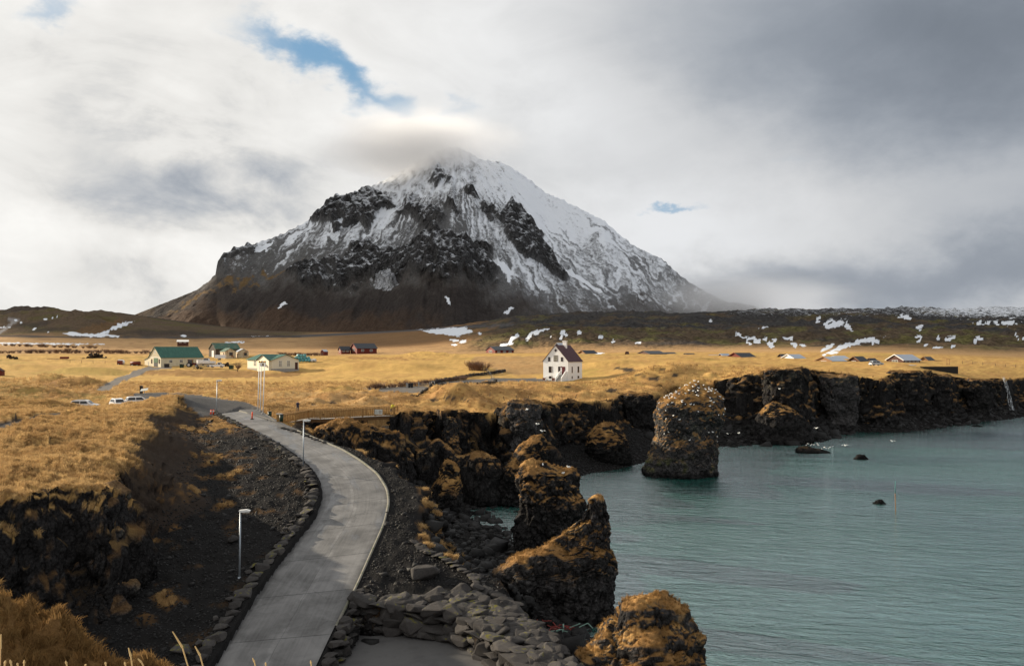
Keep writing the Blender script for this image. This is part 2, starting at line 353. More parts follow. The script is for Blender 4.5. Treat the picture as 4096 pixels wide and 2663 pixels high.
# knolls, banks and hollows on the turf: (px, Y, height, radius across, radius along)
BUMPS = [(1830, 152, 3.33, 5.3, 4.9), (1905, 146, 1.74, 4.1, 3.3), (1760, 160, 1.45, 4.1, 4.9), (2235, 182, 1.26, 7.4, 4.9), (2330, 172, 1.16, 4.1, 4.1), (2640, 208, 0.80, 8.2, 5.7), (2540, 204, 0.69, 4.9, 4.9), (2420, 175, 1.30, 4.1, 4.1), (1480, 140, 1.30, 3.3, 3.3), (1330, 150, 1.59, 4.9, 4.1), (1250, 138, 1.01, 3.3, 3.3), (1600, 148, 1.16, 4.1, 3.3), (1960, 168, 1.30, 6.6, 4.1), (2090, 170, 1.01, 4.9, 3.3),
    (730, 125, 1.20, 2.6, 3.3), (150, 122, 1.20, 8.2, 2.9), (-60, 128, 1.32, 7.4, 3.3), (260, 104, 0.84, 5.7, 2.0), (60, 98, 0.72, 4.9, 2.0), (420, 92, 0.60, 3.3, 2.5), (120, 76, 0.72, 3.3, 2.5), (330, 70, 0.60, 2.5, 2.0), (220, 60, 0.54, 2.5, 1.6), (400, 62, 0.48, 2.0, 1.6), (100, 55, 0.48, 2.0, 1.6),
    (100, 168, 1.80, 11.5, 6.6), (300, 200, 1.92, 4.9, 5.7), (210, 212, 1.80, 5.7, 4.9), (380, 205, 0.96, 4.1, 4.1), (700, 255, 1.20, 7.4, 3.3), (900, 252, 1.32, 8.2, 3.3), (1080, 250, 1.56, 7.4, 3.3), (350, 270, 1.44, 13.1, 8.2), (120, 275, 1.80, 14.8, 9.8), (500, 260, -0.84, 6.6, 6.6), (1450, 270, 1.92, 13.1, 9.8), (1650, 262, 1.68, 11.5, 9.8), (1250, 285, 0.96, 8.2, 6.6),
    (1120, 168, 1.01, 6.6, 3.3), (1350, 172, 1.16, 6.6, 3.3), (2950, 235, 1.08, 9.8, 6.6), (3150, 225, 1.20, 8.2, 5.7), (2780, 250, 1.44, 11.5, 7.4), (2450, 262, 1.68, 11.5, 8.2), (3350, 235, 1.08, 7.4, 4.9), (3600, 246, 0.96, 7.4, 4.1), (1700, 340, 1.92, 14.8, 6.6)]
def bumps(X, Y):
    z = np.zeros(np.shape(X))
    for px, Yc, h_, rx, ry in BUMPS:
        xc = (px - 2048) / F * Yc; r2 = ((X - xc) / rx) ** 2 + ((Y - Yc) / ry) ** 2; z = z + h_ * np.exp(-(r2 ** 1.25) * 1.5)
    return z
LOTS = [[(529, 1573), (650, 1570), (823, 1584), (882, 1596), (988, 1610), (1045, 1636), (1075, 1664), (1130, 1694), (1190, 1722), (1130, 1712), (955, 1655), (870, 1662), (800, 1655), (730, 1592), (600, 1594), (545, 1607)],
    [(375, 1563), (470, 1510), (560, 1476), (590, 1466), (690, 1466), (690, 1475), (600, 1480), (530, 1510), (450, 1548), (440, 1563)],
    [(1440, 1551), (1640, 1542), (1765, 1545), (1745, 1558), (1690, 1572), (1600, 1572), (1480, 1565)],
    [(1720, 1543), (1760, 1531), (1900, 1520), (2000, 1514), (2160, 1512), (2290, 1518), (2250, 1524), (2100, 1525), (1950, 1529), (1800, 1546)],
    [(-20, 1700), (100, 1672), (200, 1655), (330, 1638), (330, 1648), (210, 1668), (100, 1690), (-20, 1722)], [(425, 1622), (480, 1610), (545, 1606), (500, 1618), (430, 1630)]]
def lot_mask(X, Y, z):
    px, py = proj(X, Y, z); return [in_poly(px, py, pg) & (Y < 320) for pg in LOTS]
LOW = TPS([onz(*p) for p in [
    (2330, 1897, 0), (2480, 1888, -.3), (2700, 1832, -.5), (2860, 1786, 0), (3000, 1779, 0), (3200, 1772, 0), (3400, 1727, 0), (3550, 1722, 0), (3700, 1717, 0), (3800, 1705, 0), (3900, 1692, 0), (4096, 1662, 0), (4400, 1640, 0),
    (2400, 1810, 1.6), (2250, 1800, 2.0), (2550, 1760, 2.4), (2700, 1740, 2.2), (2900, 1730, 2.2), (3100, 1730, 1.5), (3300, 1700, 1.4), (3600, 1700, .9), (2150, 1880, .9), (2220, 1940, -.2), (2150, 2000, -.6),
    (2050, 2100, -.3), (2040, 2020, -.3), (1960, 2075, -.25), (1900, 2065, -.15), (1980, 1990, -.1), (1750, 2150, 1.9), (1900, 2200, 1.0), (1850, 1960, .9), (2000, 1930, .3), (1750, 1920, 2.2), (1620, 1850, 4.0), (1700, 1830, 3.2), (1500, 1760, 6.0), (1350, 1720, 8.3), (1850, 1800, 3.0), (2000, 1800, 2.4),
    (2000, 2280, 1.0), (2100, 2350, .8), (2200, 2450, .6), (2300, 2540, .3), (2150, 2250, -.2), (2300, 2200, -1.5), (2500, 2000, -3.5), (2500, 2400, -2.5), (2700, 2700, -3), (3500, 2300, -5), (3500, 1900, -4), (3000, 1900, -3.5), (4096, 1800, -4), (4096, 2300, -6), (4600, 1800, -5), (4600, 2600, -6),
    (1000, 2300, 4.5), (500, 2500, 4.5), (1000, 1800, 9), (500, 1900, 8), (1500, 2600, 2.3), (1700, 2650, 2.3), (1600, 3200, 1.8), (2100, 3200, .5), (500, 3400, 3)]], reg=3e-4)
def lips(L): return [((px - 2048) / F * Y, Y) for px, Y in L]
PEDGE = [onz(*p)[:2] for p in [(-1500, 2300, 12), (-700, 2150, 12), (0, 2030, 12), (60, 2022, 12), (180, 1975, 12.2), (280, 1952, 12.2), (400, 1965, 12), (489, 1953, 11.5), (440, 1905, 11.8), (385, 1876, 12), (440, 1845, 12), (485, 1830, 12),
    (440, 1790, 12.1), (470, 1755, 12.2), (571, 1726, 12.4), (520, 1685, 12.7), (540, 1660, 12.8), (650, 1652, 12.9), (700, 1605, 13.6), (745, 1605, 13.2), (790, 1645, 12.2), (850, 1662, 11.8), (960, 1652, 11.9), (1100, 1690, 11.5), (1125, 1702, 11.35), (1165, 1690, 11.4)]] + \
    lips([(1190, 117), (1290, 120), (1420, 121), (1530, 119), (1560, 113), (1620, 113), (1660, 119), (1700, 125), (1755, 125), (1775, 121), (1810, 122), (1830, 131), (1920, 137), (2005, 138), (2025, 130), (2165, 133), (2180, 145), (2260, 150), (2400, 157), (2455, 163),
    (2490, 176), (2540, 173), (2610, 176), (2645, 194), (2800, 198), (2900, 195), (2960, 193), (3060, 191), (3200, 189), (3216, 200), (3240, 211), (3310, 211), (3400, 212), (3525, 209), (3560, 219), (3620, 229), (3692, 229), (3722, 239), (3785, 235), (3812, 241), (3900, 244), (4010, 257), (4100, 269), (4600, 300), (6000, 380)]) + \
    [(900, 700), (2500, 1600), (-2500, 1600), (-1200, 300), (-200, 60)]
BEDGE = [on_road(*p)[:2] for p in [(1250, 1752), (1264, 1761), (1381, 1782), (1470, 1823), (1560, 1868), (1642, 1923), (1663, 1985), (1649, 2081), (1642, 2143), (1690, 2198), (1766, 2218), (1821, 2258), (1895, 2288)]] + \
    [onz(*p)[:2] for p in [(1965, 2330, 4.4), (2060, 2420, 4.2), (2160, 2500, 4.0), (2290, 2625, 3.8), (2420, 2760, 3.6), (2250, 2780, 3.6), (2150, 2690, 3.8), (2050, 2590, 4.0), (1950, 2510, 4.2), (1850, 2455, 4.3), (1750, 2432, 4.4), (1600, 2412, 4.5), (1490, 2408, 4.5), (1425, 2385, 4.5)]] + \
    [on_road(*p)[:2] for p in [(1390, 2450), (1340, 2540), (1295, 2650), (1250, 2760)]] + [(-6, 30), (-30, 25), (-70, 30), (-70, 130), (-38, 125), (-31, 110)]
SD_P = Raster(-140, 240, 20, 340, .5, lambda X, Y: sdist(X, Y, PEDGE))
SD_B = Raster(-80, 12, 22, 132, .3, lambda X, Y: sdist(X, Y, BEDGE))
SD_R = Raster(-60, 6, 28, 132, .25, lambda X, Y: sdist(X, Y, ROADPOLY))
CL_L = np.array([(p[0] + q[0]) / 2 for p, q in zip(RL, RR)]); CL_Y = np.array([(p[1] + q[1]) / 2 for p, q in zip(RL, RR)])
def mound(X, Y):
    """turf hump below the viewpoint and the hilltop the viewer stands on"""
    yr = 18.6 + .12 * (X + 11); zr = 15.35 - .52 * (X + 12.2) - .04 * np.maximum(X + 9, 0) ** 2; e = Y - yr
    z = zr - np.where(e > 0, 1.2 * e + .03 * e * e, -.34 * e)
    return np.maximum(z, 19.35 - .75 * np.sqrt(X * X + Y * Y + .3))
def land(X, Y, full=True):
    """height and masks of the ground"""
    plat = PLAT(X, Y)
    near = (Y < 320)
    dP = np.where(near, SD_P(X, Y), 50.0); dB = np.where(near & (Y < 131) & (X < 11.5), SD_B(X, Y), -50.0); dR = np.where((Y < 131) & (X < 5.5), SD_R(X, Y), -50.0)
    low = np.maximum(LOW(X, Y), -6)
    # talus against the cliffs
    low = low + np.where(low > -1.0, 1, .4) * np.clip(2.6 - .32 * np.maximum(-dP, 0), 0, 2.6) * sst(Y, 100, 150) * .8
    bank = zroad(Y) + np.where(X < np.interp(Y, CL_Y, CL_L), .36 + .012 * np.clip(-dR, 0, 40), -.02 - .03 * np.clip(-dR, 0, 20))
    bank = np.where(dR > -.02, zroad(Y) - .12, bank)
    nb = fb2(X / 3.1, Y / 3.1, 3, 3)
    kB = sst(dB + .7 * nb, -4.6, .2)
    rightb = sst(X, -6, -3) * sst(60 - Y, 0, 5); kB = np.where(rightb > .5, sst(dB, -.5, .1), kB)       # behind the stone wall the fall is sheer
    wing = (Y < 54) & (X > -16); kB = np.where(wing, sst(dB, -.35, .1), kB)
    h = low + (bank - low) * kB
    # sheer cliff, undercut by noise in plan
    nc = fb2(X / 9., Y / 9., 2, 11) * .5 + fb2(X / 2.7, Y / 2.7, 3, 13) * .35
    wid = 1.5 + 0 * X
    wid = np.where((X < -25) & (Y < 112), 2.3 + 6.0 * sst(Y, 57, 72) * (1 - .6 * sst(Y, 95, 108)), wid)                                 # earth slope above the road
    wid = np.where((X > -36) & (X < -12) & (Y > 100) & (Y < 130), 1.6, wid)
    wid = np.where((X > 30) & (X < 50) & (Y > 180) & (Y < 206), 7.0, wid)
    e = dP + nc * np.clip(1.2 - np.abs(dP) / 12, 0, 1) * sst(dP, 8, 1)
    kP = sst(e, -np.maximum(wid, .7), .15)
    flat = sst(dP, 1.0, 7.0)
    top = plat
    if full:
        ts = np.clip(Y / 160, .5, 3)
        rough = (1 - .8 * sst(Y, 180, 235)) * (1 - sst(Y, 300, 420))
        lots = lot_mask(X, Y, plat); anyl = np.zeros(np.shape(X), bool)
        for q_ in lots: anyl |= q_
        top = top + bumps(X, Y) * (1 - sst(Y, 380, 400)) * (~anyl)
        rough = rough * (1 - anyl)
        tus = np.abs(fb2(X / 1.7, Y / 1.7, 3, 21)) * .62 * (1 - sst(Y, 90, 130)) + np.abs(fb2(X / 4.4, Y / 6., 2, 22)) * .55 * sst(Y, 90, 130) + fb2(X / 6.5, Y / 6.5, 2, 25) * .38
        top = top + tus * rough - .12 * rough
        top = top + fb2(X / 30., Y / 30., 2, 29) * .3 * sst(Y, 150, 220) * (1 - sst(Y, 250, 300))
        px, py = proj(X, Y, plat)
        # rough lava field, left hills
        lv = sst(Y, 380, 470) * sst(px, 1650, 2150)
        top = top + lv * (rd2(X / 42., Y / 42., 4, 31) * 2.6 + rd2(X / 13., Y / 13., 3, 35) * 1.1 + fb2(X / 130., Y / 130., 2, 36) * 5 * sst(Y, 500, 800))
        lh = sst(Y, 880, 980) * sst(px, 700, 350)
        top = top + lh * (fb2(X / 80., Y / 80., 4, 37) * 7 + rd2(X / 30., Y / 30., 3, 38) * 2)
    top = np.where((dR > -3.2) & (Y > 94) & (X > np.interp(Y, CL_Y, CL_L)), np.minimum(top, zroad(Y) - .02), top); top = np.where(dR > -.35, np.minimum(top, zroad(Y) - .12), top)
    h = h + (top - h) * kP
    if full:
        wild = np.clip(1 - flat, 0, 1) * (dR < -.4)
        h = h + np.where(kP < .5, fb2(X / 1.3, Y / 1.3, 3, 41) * .16 * sst(-dR, .3, 1.2), 0) * (dR < -.3)
    near_m = Y < 46
    mz = mound(X, Y)
    if full: mz = mz + np.where(near_m, (np.abs(fb2(X / 1.0, Y / 1.0, 3, 51)) * .95 + fb2(X / 3., Y / 3., 2, 53) * .3 - .1) * sst(Y, 5, 9), 0)
    ism = near_m & (mz > h); h = np.where(ism, mz, h)
    return h, dict(plat=plat, dP=dP, dB=dB, dR=dR, kP=kP, kB=kB, low=low, ism=ism, nc=nc, lots=np.stack(lots) if full else None)
# ---------------------------------------------------------------- ground mesh: bearing x distance, rows crowded where the land is steep
NC, NR = 840, 940
U = np.linspace(-.80, .80, NC)
Lf = np.linspace(math.log(.8), math.log(1420), 1700); Yf = np.exp(Lf)
uc = U[::4]
hf_, _m = land(uc[:, None] * Yf[None], np.broadcast_to(Yf[None], (len(uc), len(Yf))).copy(), False)
dz = np.abs(np.gradient(hf_, axis=1)) / Yf; dr_ = (Lf[1] - Lf[0]) * np.clip(.12 + 9.0 / Yf, 0, .5)
dr_ = dr_ * (1 + 1.5 * np.exp(-((Lf - math.log(150)) / .45) ** 2))
dens = (1.3 * np.minimum(dz, .03) + dr_[None]) * np.where(Yf < 9, .12, 1.0)[None]
K = np.hanning(15); K /= K.sum()
dens = np.stack([np.convolve(np.pad(dens[:, i], 7, 'edge'), K, 'valid') for i in range(dens.shape[1])], 1)
K = np.hanning(9); K /= K.sum()
cdf = np.cumsum(dens, 1); cdf = cdf / cdf[:, -1:]
rows = np.stack([np.interp(np.linspace(0, 1, NR), c, Lf) for c in cdf], 0)           # (nu, NR)
rows = np.stack([np.interp(U, uc, rows[:, r]) for r in range(NR)], 0)                # (NR, NC)
GY = np.exp(rows); GX = U[None] * GY
GZ, M = land(GX, GY, True)
V = np.stack([GX, GY, GZ], -1).reshape(-1, 3); Fq = grid_faces(NR, NC)
N = vnormals(V, Fq)
if N[:, 2].mean() < 0: N = -N; Fq = Fq[:, ::-1]
X, Y, Z = V.T; LT = M.pop('lots').reshape(len(LOTS), -1); fl = {k: np.ravel(v) for k, v in M.items()}
steep = sst(1 - N[:, 2], .22, .55)
rocky = steep * (Y < 330) * (1 - fl['ism']) * (fl['dR'] < -.5)
ix = np.where(rocky > .03)[0]
x, y, z = X[ix], Y[ix], Z[ix]
v1, e1 = cell3(x / 1.5, y / 1.5, z / 2.1, 3); v2, e2 = cell3(x / .55 + 9, y / .55, z / .7, 5)
v0, e0 = cell3(x / 3.6, y / 3.6, z / 4.6 + .3 * x / 3.6, 8)
disp = (v0 - .5) * 1.7 - .5 * sst(e0, .12, 0) + (v1 - .5) * 1.0 - .35 * sst(e1, .16, 0) + (v2 - .5) * .40 + fb3(x / 4., y / 4., z / 3., 4, 9) * 1.2
disp = disp * np.where(y < 70, .55, 1.0)
V[ix] += N[ix] * (disp * rocky[ix] * np.where(y < 60, .8, 1.0))[:, None] * np.array([1, 1, .45])
N2 = vnormals(V, Fq); N2 *= np.sign(N2[:, 2].mean())
X, Y, Z = V.T; px, py = proj(X, Y, Z)
# ---- colours
def C(*c): return np.array(c, np.float32)
def lay(col, c, k): return col + (c - col) * np.clip(k, 0, 1)[:, None]
nA = fb2(X / 11., Y / 11., 3, 61); nB = fb2(X / 2.4, Y / 2.4, 3, 63); nC = fb2(X / 47., Y / 47., 3, 65)
i3 = np.where((N2[:, 2] < .9) & (Y < 330))[0]
nA[i3] = fb3(X[i3] / 5., Y[i3] / 5., Z[i3] / 5., 3, 62); nB[i3] = fb3(X[i3] / 1.6, Y[i3] / 1.6, Z[i3] / 1.6, 3, 64)
straw = C(.42, .255, .092); gold = C(.47, .30, .10); rust = C(.27, .15, .058); tan = C(.40, .25, .12); dirt = C(.055, .042, .034); basalt = C(.022, .021, .021); gravel = C(.014, .0135, .0135); olive = C(.16, .13, .035)
col = np.broadcast_to(straw, V.shape).astype(np.float32).copy()
col = lay(col, rust, sst(nA + .4 * nB, .05, .7)); col = lay(col, gold, sst(nC - .3 * nB, .1, .6) * .6)
mow = sst(Y, 185, 215) * (1 - sst(Y, 345, 375))
col = lay(col, gold * (1 + .10 * nA[:, None]), mow * .92); col = lay(col, olive * 1.6, mow * sst(nC, .25, .7) * .45)
rough_r = mow * in_poly(px, py, [(1900, 1425), (2180, 1425), (2180, 1495), (2060, 1500), (1960, 1470), (1880, 1445)]); col = lay(col, tan * .85, rough_r * .8)
col = lay(col, rust * 1.1, mow * sst(px, 2350, 2450) * sst(nA + nB, -.4, .5) * .55)
for pg, c, k in [([(600, 1478), (1060, 1483), (1240, 1490), (1150, 1508), (900, 1512), (640, 1500), (560, 1500)], rust * .8, .8), ([(120, 1520), (260, 1512), (420, 1540), (380, 1565), (200, 1550)], rust * .8, .85),
                 ([(0, 1520), (200, 1560), (420, 1580), (430, 1600), (0, 1600)], olive * .8, .55), ([(950, 1568), (1400, 1565), (1600, 1575), (1600, 1640), (1080, 1640)], tan * .95, .6), ([(1380, 1425), (1650, 1432), (1800, 1442), (1690, 1438), (1400, 1436)], rust, .7)]:
    col = lay(col, c, in_poly(px + 14 * nB, py + 4 * nB, pg) * k)
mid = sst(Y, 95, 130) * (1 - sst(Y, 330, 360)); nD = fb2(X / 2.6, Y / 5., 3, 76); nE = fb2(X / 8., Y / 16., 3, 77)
col = lay(col, rust * .95, mid * sst(nE + .5 * nD, -.1, .6) * (.95 - .5 * mow)); col = col * (1 + mid * (.26 * nD + .12 * nE))[:, None]  # rust turf patches, with shading of the mid-ground hollows painted in
far = sst(Y, 352, 385); col = lay(col, tan * (1 + .12 * nC[:, None]), far)
col = lay(col, C(.20, .115, .06), far * sst(fb2(X / 200., Y / 14., 3, 66), .25, .7) * .55)
heath = sst(Y, 430, 520) * sst(px + 60 * nC, 1150, 1450); col = lay(col, C(.17, .095, .045), heath * .85)
lava = sst(Y + 20 * nC, 385, 440) * sst(px + 140 * nC, 1800, 2050)
col = lay(col, C(.092, .066, .042), lava); col = lay(col, C(.125, .115, .04), lava * sst(fb2(X / 26., Y / 26., 4, 67), .0, .45) * .8)
col = lay(col, C(.05, .047, .046), lava * sst(fb2(X / 60., Y / 40., 4, 68) + sst(py, 1340, 1280), .35, .9))
col = lay(col, C(.17, .095, .04), lava * sst(py + 18 * nA, 1405, 1440))
hill = sst(Y + 30 * nC, 800, 900) * sst(px, 1350, 1150); col = lay(col, C(.11, .078, .05), hill); col = lay(col, C(.10, .085, .032), hill * sst(fb2(X / 50., Y / 50., 4, 69), .05, .4) * .7)
col = lay(col, C(.045, .036, .032), hill * sst(fb2(X / 70., Y / 120., 4, 70), .1, .5) * .7); col = lay(col, C(.15, .085, .04), hill * in_poly(px, py, [(280, 1340), (330, 1310), (480, 1275), (500, 1290), (400, 1335)]) * .7)
lowz = (1 - fl['kP']) * (1 - fl['ism'])
# beaches and talus
col = lay(col, C(.018, .017, .017), lowz)
bankm = lowz * sst(fl['dB'], -.6, .4)
col = lay(col, gravel, bankm)
leftb = (X < np.interp(Y, CL_Y, CL_L)) & (bankm > .3)
col = lay(col, rust * .5, leftb * sst(nA * .7 + nB * .8 + .75 * sst(-fl['dR'], 3.5, 9) * sst(Y, 60, 85) - .1, .25, .75) * sst(-fl['dR'], 1.5, 3) * .8)
col = lay(col, rust * .4, leftb * sst(nB, .3, .8) * .35 * sst(-fl['dR'], .8, 2))
gs = lowz * sst(fl['dB'], -5.5, -4) * (1 - sst(fl['dB'], -1.3, -.2)) * (Y > 60) * (X < 2)             # grassy fall beyond the gravel shoulder
col = lay(col, rust * 1.15, gs * sst(nB + .3 * nA, -.35, .25) * sst(Z, .9, 2.6))
col = lay(col, rust, lowz * (Y > 100) * sst(Z, 4, 6) * sst(nA + nB * .5, 0, .5) * .9)
nz = N2[:, 2]
st2 = sst(1 - nz + .12 * nB, .30, .52) * (Y < 330) * (1 - fl['ism']) * (fl['dR'] < -.4)
lowrock = lowz * (1 - bankm) * (1 - gs) * (Z < 5) * (Y < 330)
rock = np.clip(np.maximum(st2, lowrock), 0, 1)
bc = basalt * (.75 + .5 * np.clip(nB + .5, 0, 1))[:, None]
col = lay(col, bc, st2)
earth = (Y > 62) & (Y < 112) & (X < -26) & (fl['kP'] > .02); col = lay(col, dirt * .9, st2 * earth * sst(fb2(X / 7., Y / 7., 2, 72), -.3, .2)); rock = np.where(earth, rock * .5, rock)
ez = (X < -25) & (Y > 55) & (Y < 110) & ~fl['ism']; em = ez * sst(fl['kP'], .01, .08) * (1 - sst(fl['kP'] + .10 * nB, .84, .95)); col = lay(col, dirt * .62, em * .95); col = lay(col, rust * .5, em * sst(nA + .6 * nB - .5 * fl['kP'], .15, .6) * .8)
moss = st2 * sst(nz, .30, .5) * sst(nA + nB, .0, .5); col = lay(col, rust * np.where(Y < 70, .5, .9)[:, None], moss * .7); rock *= 1 - .7 * moss
es = (X > 30) & (X < 50) & (Y > 180) & (Y < 206); col = lay(col, rust * .3, es * st2 * .85)
col = lay(col, C(.15, .085, .034), fl['ism'] * .95)  # mound turf darkened, its shade painted into the colour
for (cx, cy_, rx, ry) in [(1800, 1592, 26, 8), (1735, 1600, 18, 7), (1860, 1600, 16, 6), (2510, 1478, 26, 8), (2470, 1472, 14, 5), (2560, 1500, 22, 7), (2650, 1478, 10, 5), (2620, 1515, 30, 9), (2270, 1548, 12, 5), (1330, 1612, 14, 6), (1250, 1616, 9, 5), (2700, 1500, 18, 7), (2450, 1560, 30, 8)]:
    r_ = np.hypot((px - cx) / rx, (py - cy_) / ry) + .6 * nB; k_ = sst(r_, 1.2, .7) * (Y > 120); col = lay(col, basalt * 1.3, k_ * .9); rock = np.maximum(rock, k_ * .9)
# gravel lots and tracks
fl['paved'] = np.zeros(len(X), bool)
for inp, c in zip(LT, [C(.085, .083, .082), C(.17, .155, .14), C(.13, .12, .11), C(.12, .115, .11), C(.05, .046, .045), C(.07, .07, .07)]):
    inp = inp & (st2 < .6); col = lay(col, c, inp * 1.0); fl['paved'] |= inp
# far road along the mountain foot and up the left hill
for line, hw, c in [([(1170, 1346), (1400, 1335), (1650, 1320), (1900, 1305), (2050, 1298)], 4, C(.09, .085, .085)), ([(-10, 1336), (25, 1312), (50, 1292), (72, 1280), (60, 1276), (35, 1275)], 5, C(.28, .26, .25)), ([(0, 1344), (300, 1348), (700, 1350), (1200, 1346)], 3, C(.07, .06, .055))]:
    d = sdist(px, py, line, False); col = lay(col, c, sst(d, hw * 1.5, hw * .7) * (Y > 500))
# snow drifts lying on the far slopes
snow = np.zeros(len(X))
DR = [([(232, 1336), (290, 1325), (330, 1335), (385, 1335), (440, 1312), (490, 1290), (538, 1281), (538, 1288), (480, 1310), (420, 1335), (500, 1347), (400, 1347), (300, 1343)]), ([(1655, 1318), (1690, 1311), (1745, 1302), (1765, 1288), (1770, 1302), (1720, 1312)]),
      ([(1685, 1322), (1780, 1312), (1880, 1305), (1860, 1316), (1905, 1322), (1880, 1333), (1830, 1345), (1770, 1338), (1720, 1334)]), ([(0, 1370), (420, 1374), (420, 1378), (0, 1376)]), ([(890, 1368), (980, 1364), (975, 1370), (900, 1372)]), ([(715, 1341), (735, 1338), (752, 1340), (735, 1348)]),
      ([(1000, 1344), (1080, 1343), (1080, 1346)]), ([(1985, 1480), (2030, 1481), (1998, 1484)]), ([(2005, 1490), (2040, 1492), (2010, 1494)])]
EL = [(68, 1278, 22, 4, 0), (82, 1293, 7, 5, .6), (20, 1308, 20, 3, 0), (183, 1278, 9, 4, 0), (205, 1272, 12, 4, .3), (225, 1267, 9, 3, .3), (250, 1258, 10, 2, 0), (137, 1316, 12, 5, .4), (316, 1280, 9, 2, 0), (415, 1278, 8, 2, 0), (196, 1326, 10, 3, .2),
      (1920, 1334, 8, 10, 0), (1820, 1360, 30, 6, -.1), (1850, 1366, 22, 7, .2), (1815, 1379, 14, 6, .1), (2050, 1353, 26, 9, .7), (2065, 1345, 20, 8, .4), (2030, 1378, 34, 7, .2), (2150, 1325, 55, 9, .3), (2115, 1350, 22, 9, .7), (2250, 1330, 14, 9, 0), (2270, 1340, 10, 6, 0), (2318, 1330, 12, 8, .1), (2400, 1350, 18, 10, .5), (2450, 1370, 14, 5, .5), (2550, 1372, 20, 5, .3), (2200, 1345, 8, 5, 0), (2245, 1352, 7, 6, .4), (2395, 1413, 26, 4, 0), (2545, 1298, 9, 4, 0), (2845, 1288, 14, 5, -.4),
      (2965, 1342, 34, 10, -.4), (3010, 1352, 30, 10, .1), (3030, 1363, 20, 10, 0), (2995, 1372, 16, 6, -.5), (3062, 1358, 12, 14, -.9), (3085, 1380, 20, 12, -.8), (3100, 1360, 11, 10, .6), (3150, 1352, 30, 6, 0), (3175, 1378, 16, 12, -.8), (3212, 1380, 14, 9, -.2), (3370, 1388, 90, 10, .38), (3440, 1368, 80, 14, .22), (3510, 1362, 50, 14, .15), (3310, 1390, 30, 10, .5), (3340, 1410, 24, 7, .3), (3345, 1295, 46, 16, .25), (3390, 1305, 26, 12, -.6), (3270, 1285, 14, 9, .7), (3310, 1290, 28, 6, .5),
      (3675, 1345, 16, 8, -.3), (3680, 1365, 20, 7, .1), (3700, 1382, 12, 6, .1), (3755, 1350, 14, 6, .4), (3805, 1352, 24, 8, .1), (3750, 1390, 30, 7, .1), (3810, 1385, 14, 6, .4), (3915, 1357, 36, 7, .25), (3680, 1308, 18, 12, .5), (3960, 1290, 60, 8, 0), (4040, 1292, 40, 8, .1), (4090, 1355, 14, 5, 0), (4075, 1340, 16, 5, 0), (3050, 1310, 26, 5, .1), (3620, 1267, 40, 5, 0)]
nS = fb2(px / 22., py / 8., 4, 75, .7)
for pg in DR: snow = np.maximum(snow, np.clip(.5 + sdist(px + 9 * nS, py + 4 * nS, pg) / 8 - .1 * nS, 0, .95) * (Y > 200))
for (cx, cy_, rx, ry, t) in EL:
    rx, ry = rx * .84, ry * .80
    A = px - cx; B = -(py - cy_); c_, s_ = math.cos(t), math.sin(t)
    r = np.sqrt(((A * c_ + B * s_) / rx) ** 2 + ((-A * s_ + B * c_) / ry) ** 2) + .55 * nS
    snow = np.maximum(snow, sst(r, 1.25, .75) * (Y > 330))
# thin snow on the high lava
snow = np.maximum(snow, (lava > .5) * sst(py + 8 * nS, 1300, 1245) * sst(px, 2650, 3000) * .42 + (lava > .5) * sst(px, 3500, 3900) * sst(py, 1390, 1350) * .16)
rock = np.clip(rock + .75 * lava + .4 * hill, 0, 1)
nearf = np.ravel(np.tile((np.arange(NR - 1) < np.searchsorted(rows[:, NC // 2], math.log(330)))[:, None], (1, NC - 1)))
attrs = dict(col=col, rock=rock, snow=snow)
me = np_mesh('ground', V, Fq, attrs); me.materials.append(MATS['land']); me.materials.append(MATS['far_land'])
me.polygons.foreach_set('material_index', (~nearf).astype(np.int32))
ground = bpy.data.objects.new('ground', me); COL.objects.link(ground); tag(ground, kind='structure')
GR = dict(V=V, N=N2, F=Fq, col=col, rock=rock, snow=snow, **{k: fl[k] for k in ('dR', 'dP', 'dB', 'ism', 'kP')}, px=px, py=py, paved=fl.get('paved', np.zeros(len(X), bool)))
def gz(x_, y_): return float(land(np.array([x_]), np.array([y_]), True)[0][0])
# ---------------------------------------------------------------- sea
m, t, p = newmat('sea_water')
P = t.node('ShaderNodeNewGeometry').outputs['Position']
R = t.node('ShaderNodeMapping'); t.l.new(P, R.inputs[0]); R.inputs['Rotation'].default_value = (0, 0, .22)
a = t.noise(t.vmul(R.outputs[0], (.5, 1.5, 1)), .62, 5, .66, .5); b_ = t.noise(t.vmul(R.outputs[0], (.5, 1.0, 1)), .16, 3, .5, .3); c = t.noise(t.vmul(R.outputs[0], (.8, 1.7, 1)), 3.6, 3, .6)
h = t.m('ADD', t.m('MULTIPLY', a, 1.15), t.m('ADD', t.m('MULTIPLY', b_, .7), t.m('MULTIPLY', c, .18)))
h = t.m('MULTIPLY', h, t.m('ADD', .45, t.m('MULTIPLY', t.ss(t.noise(t.vmul(P, (.6, 1.4, 1)), .022, 3, .5), .3, .7), 1.1)))
nb_ = t.bump(h, 1.0, .36)
deep = t.noise(P, .035, 3, .5)
m.node_tree.nodes.remove(p); df = t.node('ShaderNodeBsdfDiffuse'); gl = t.node('ShaderNodeBsdfGlossy'); mx = t.node('ShaderNodeMixShader'); fr_ = t.node('ShaderNodeFresnel'); fr_.inputs['IOR'].default_value = 1.33
t.put(df.inputs['Color'], t.mix(t.ss(deep, .35, .65), (.007, .098, .076), (.014, .108, .090))); gl.inputs['Roughness'].default_value = .06; gl.inputs['Color'].default_value = (.93, .97, 1, 1)
for q_ in (df, gl, fr_): t.put(q_.inputs['Normal'], nb_)
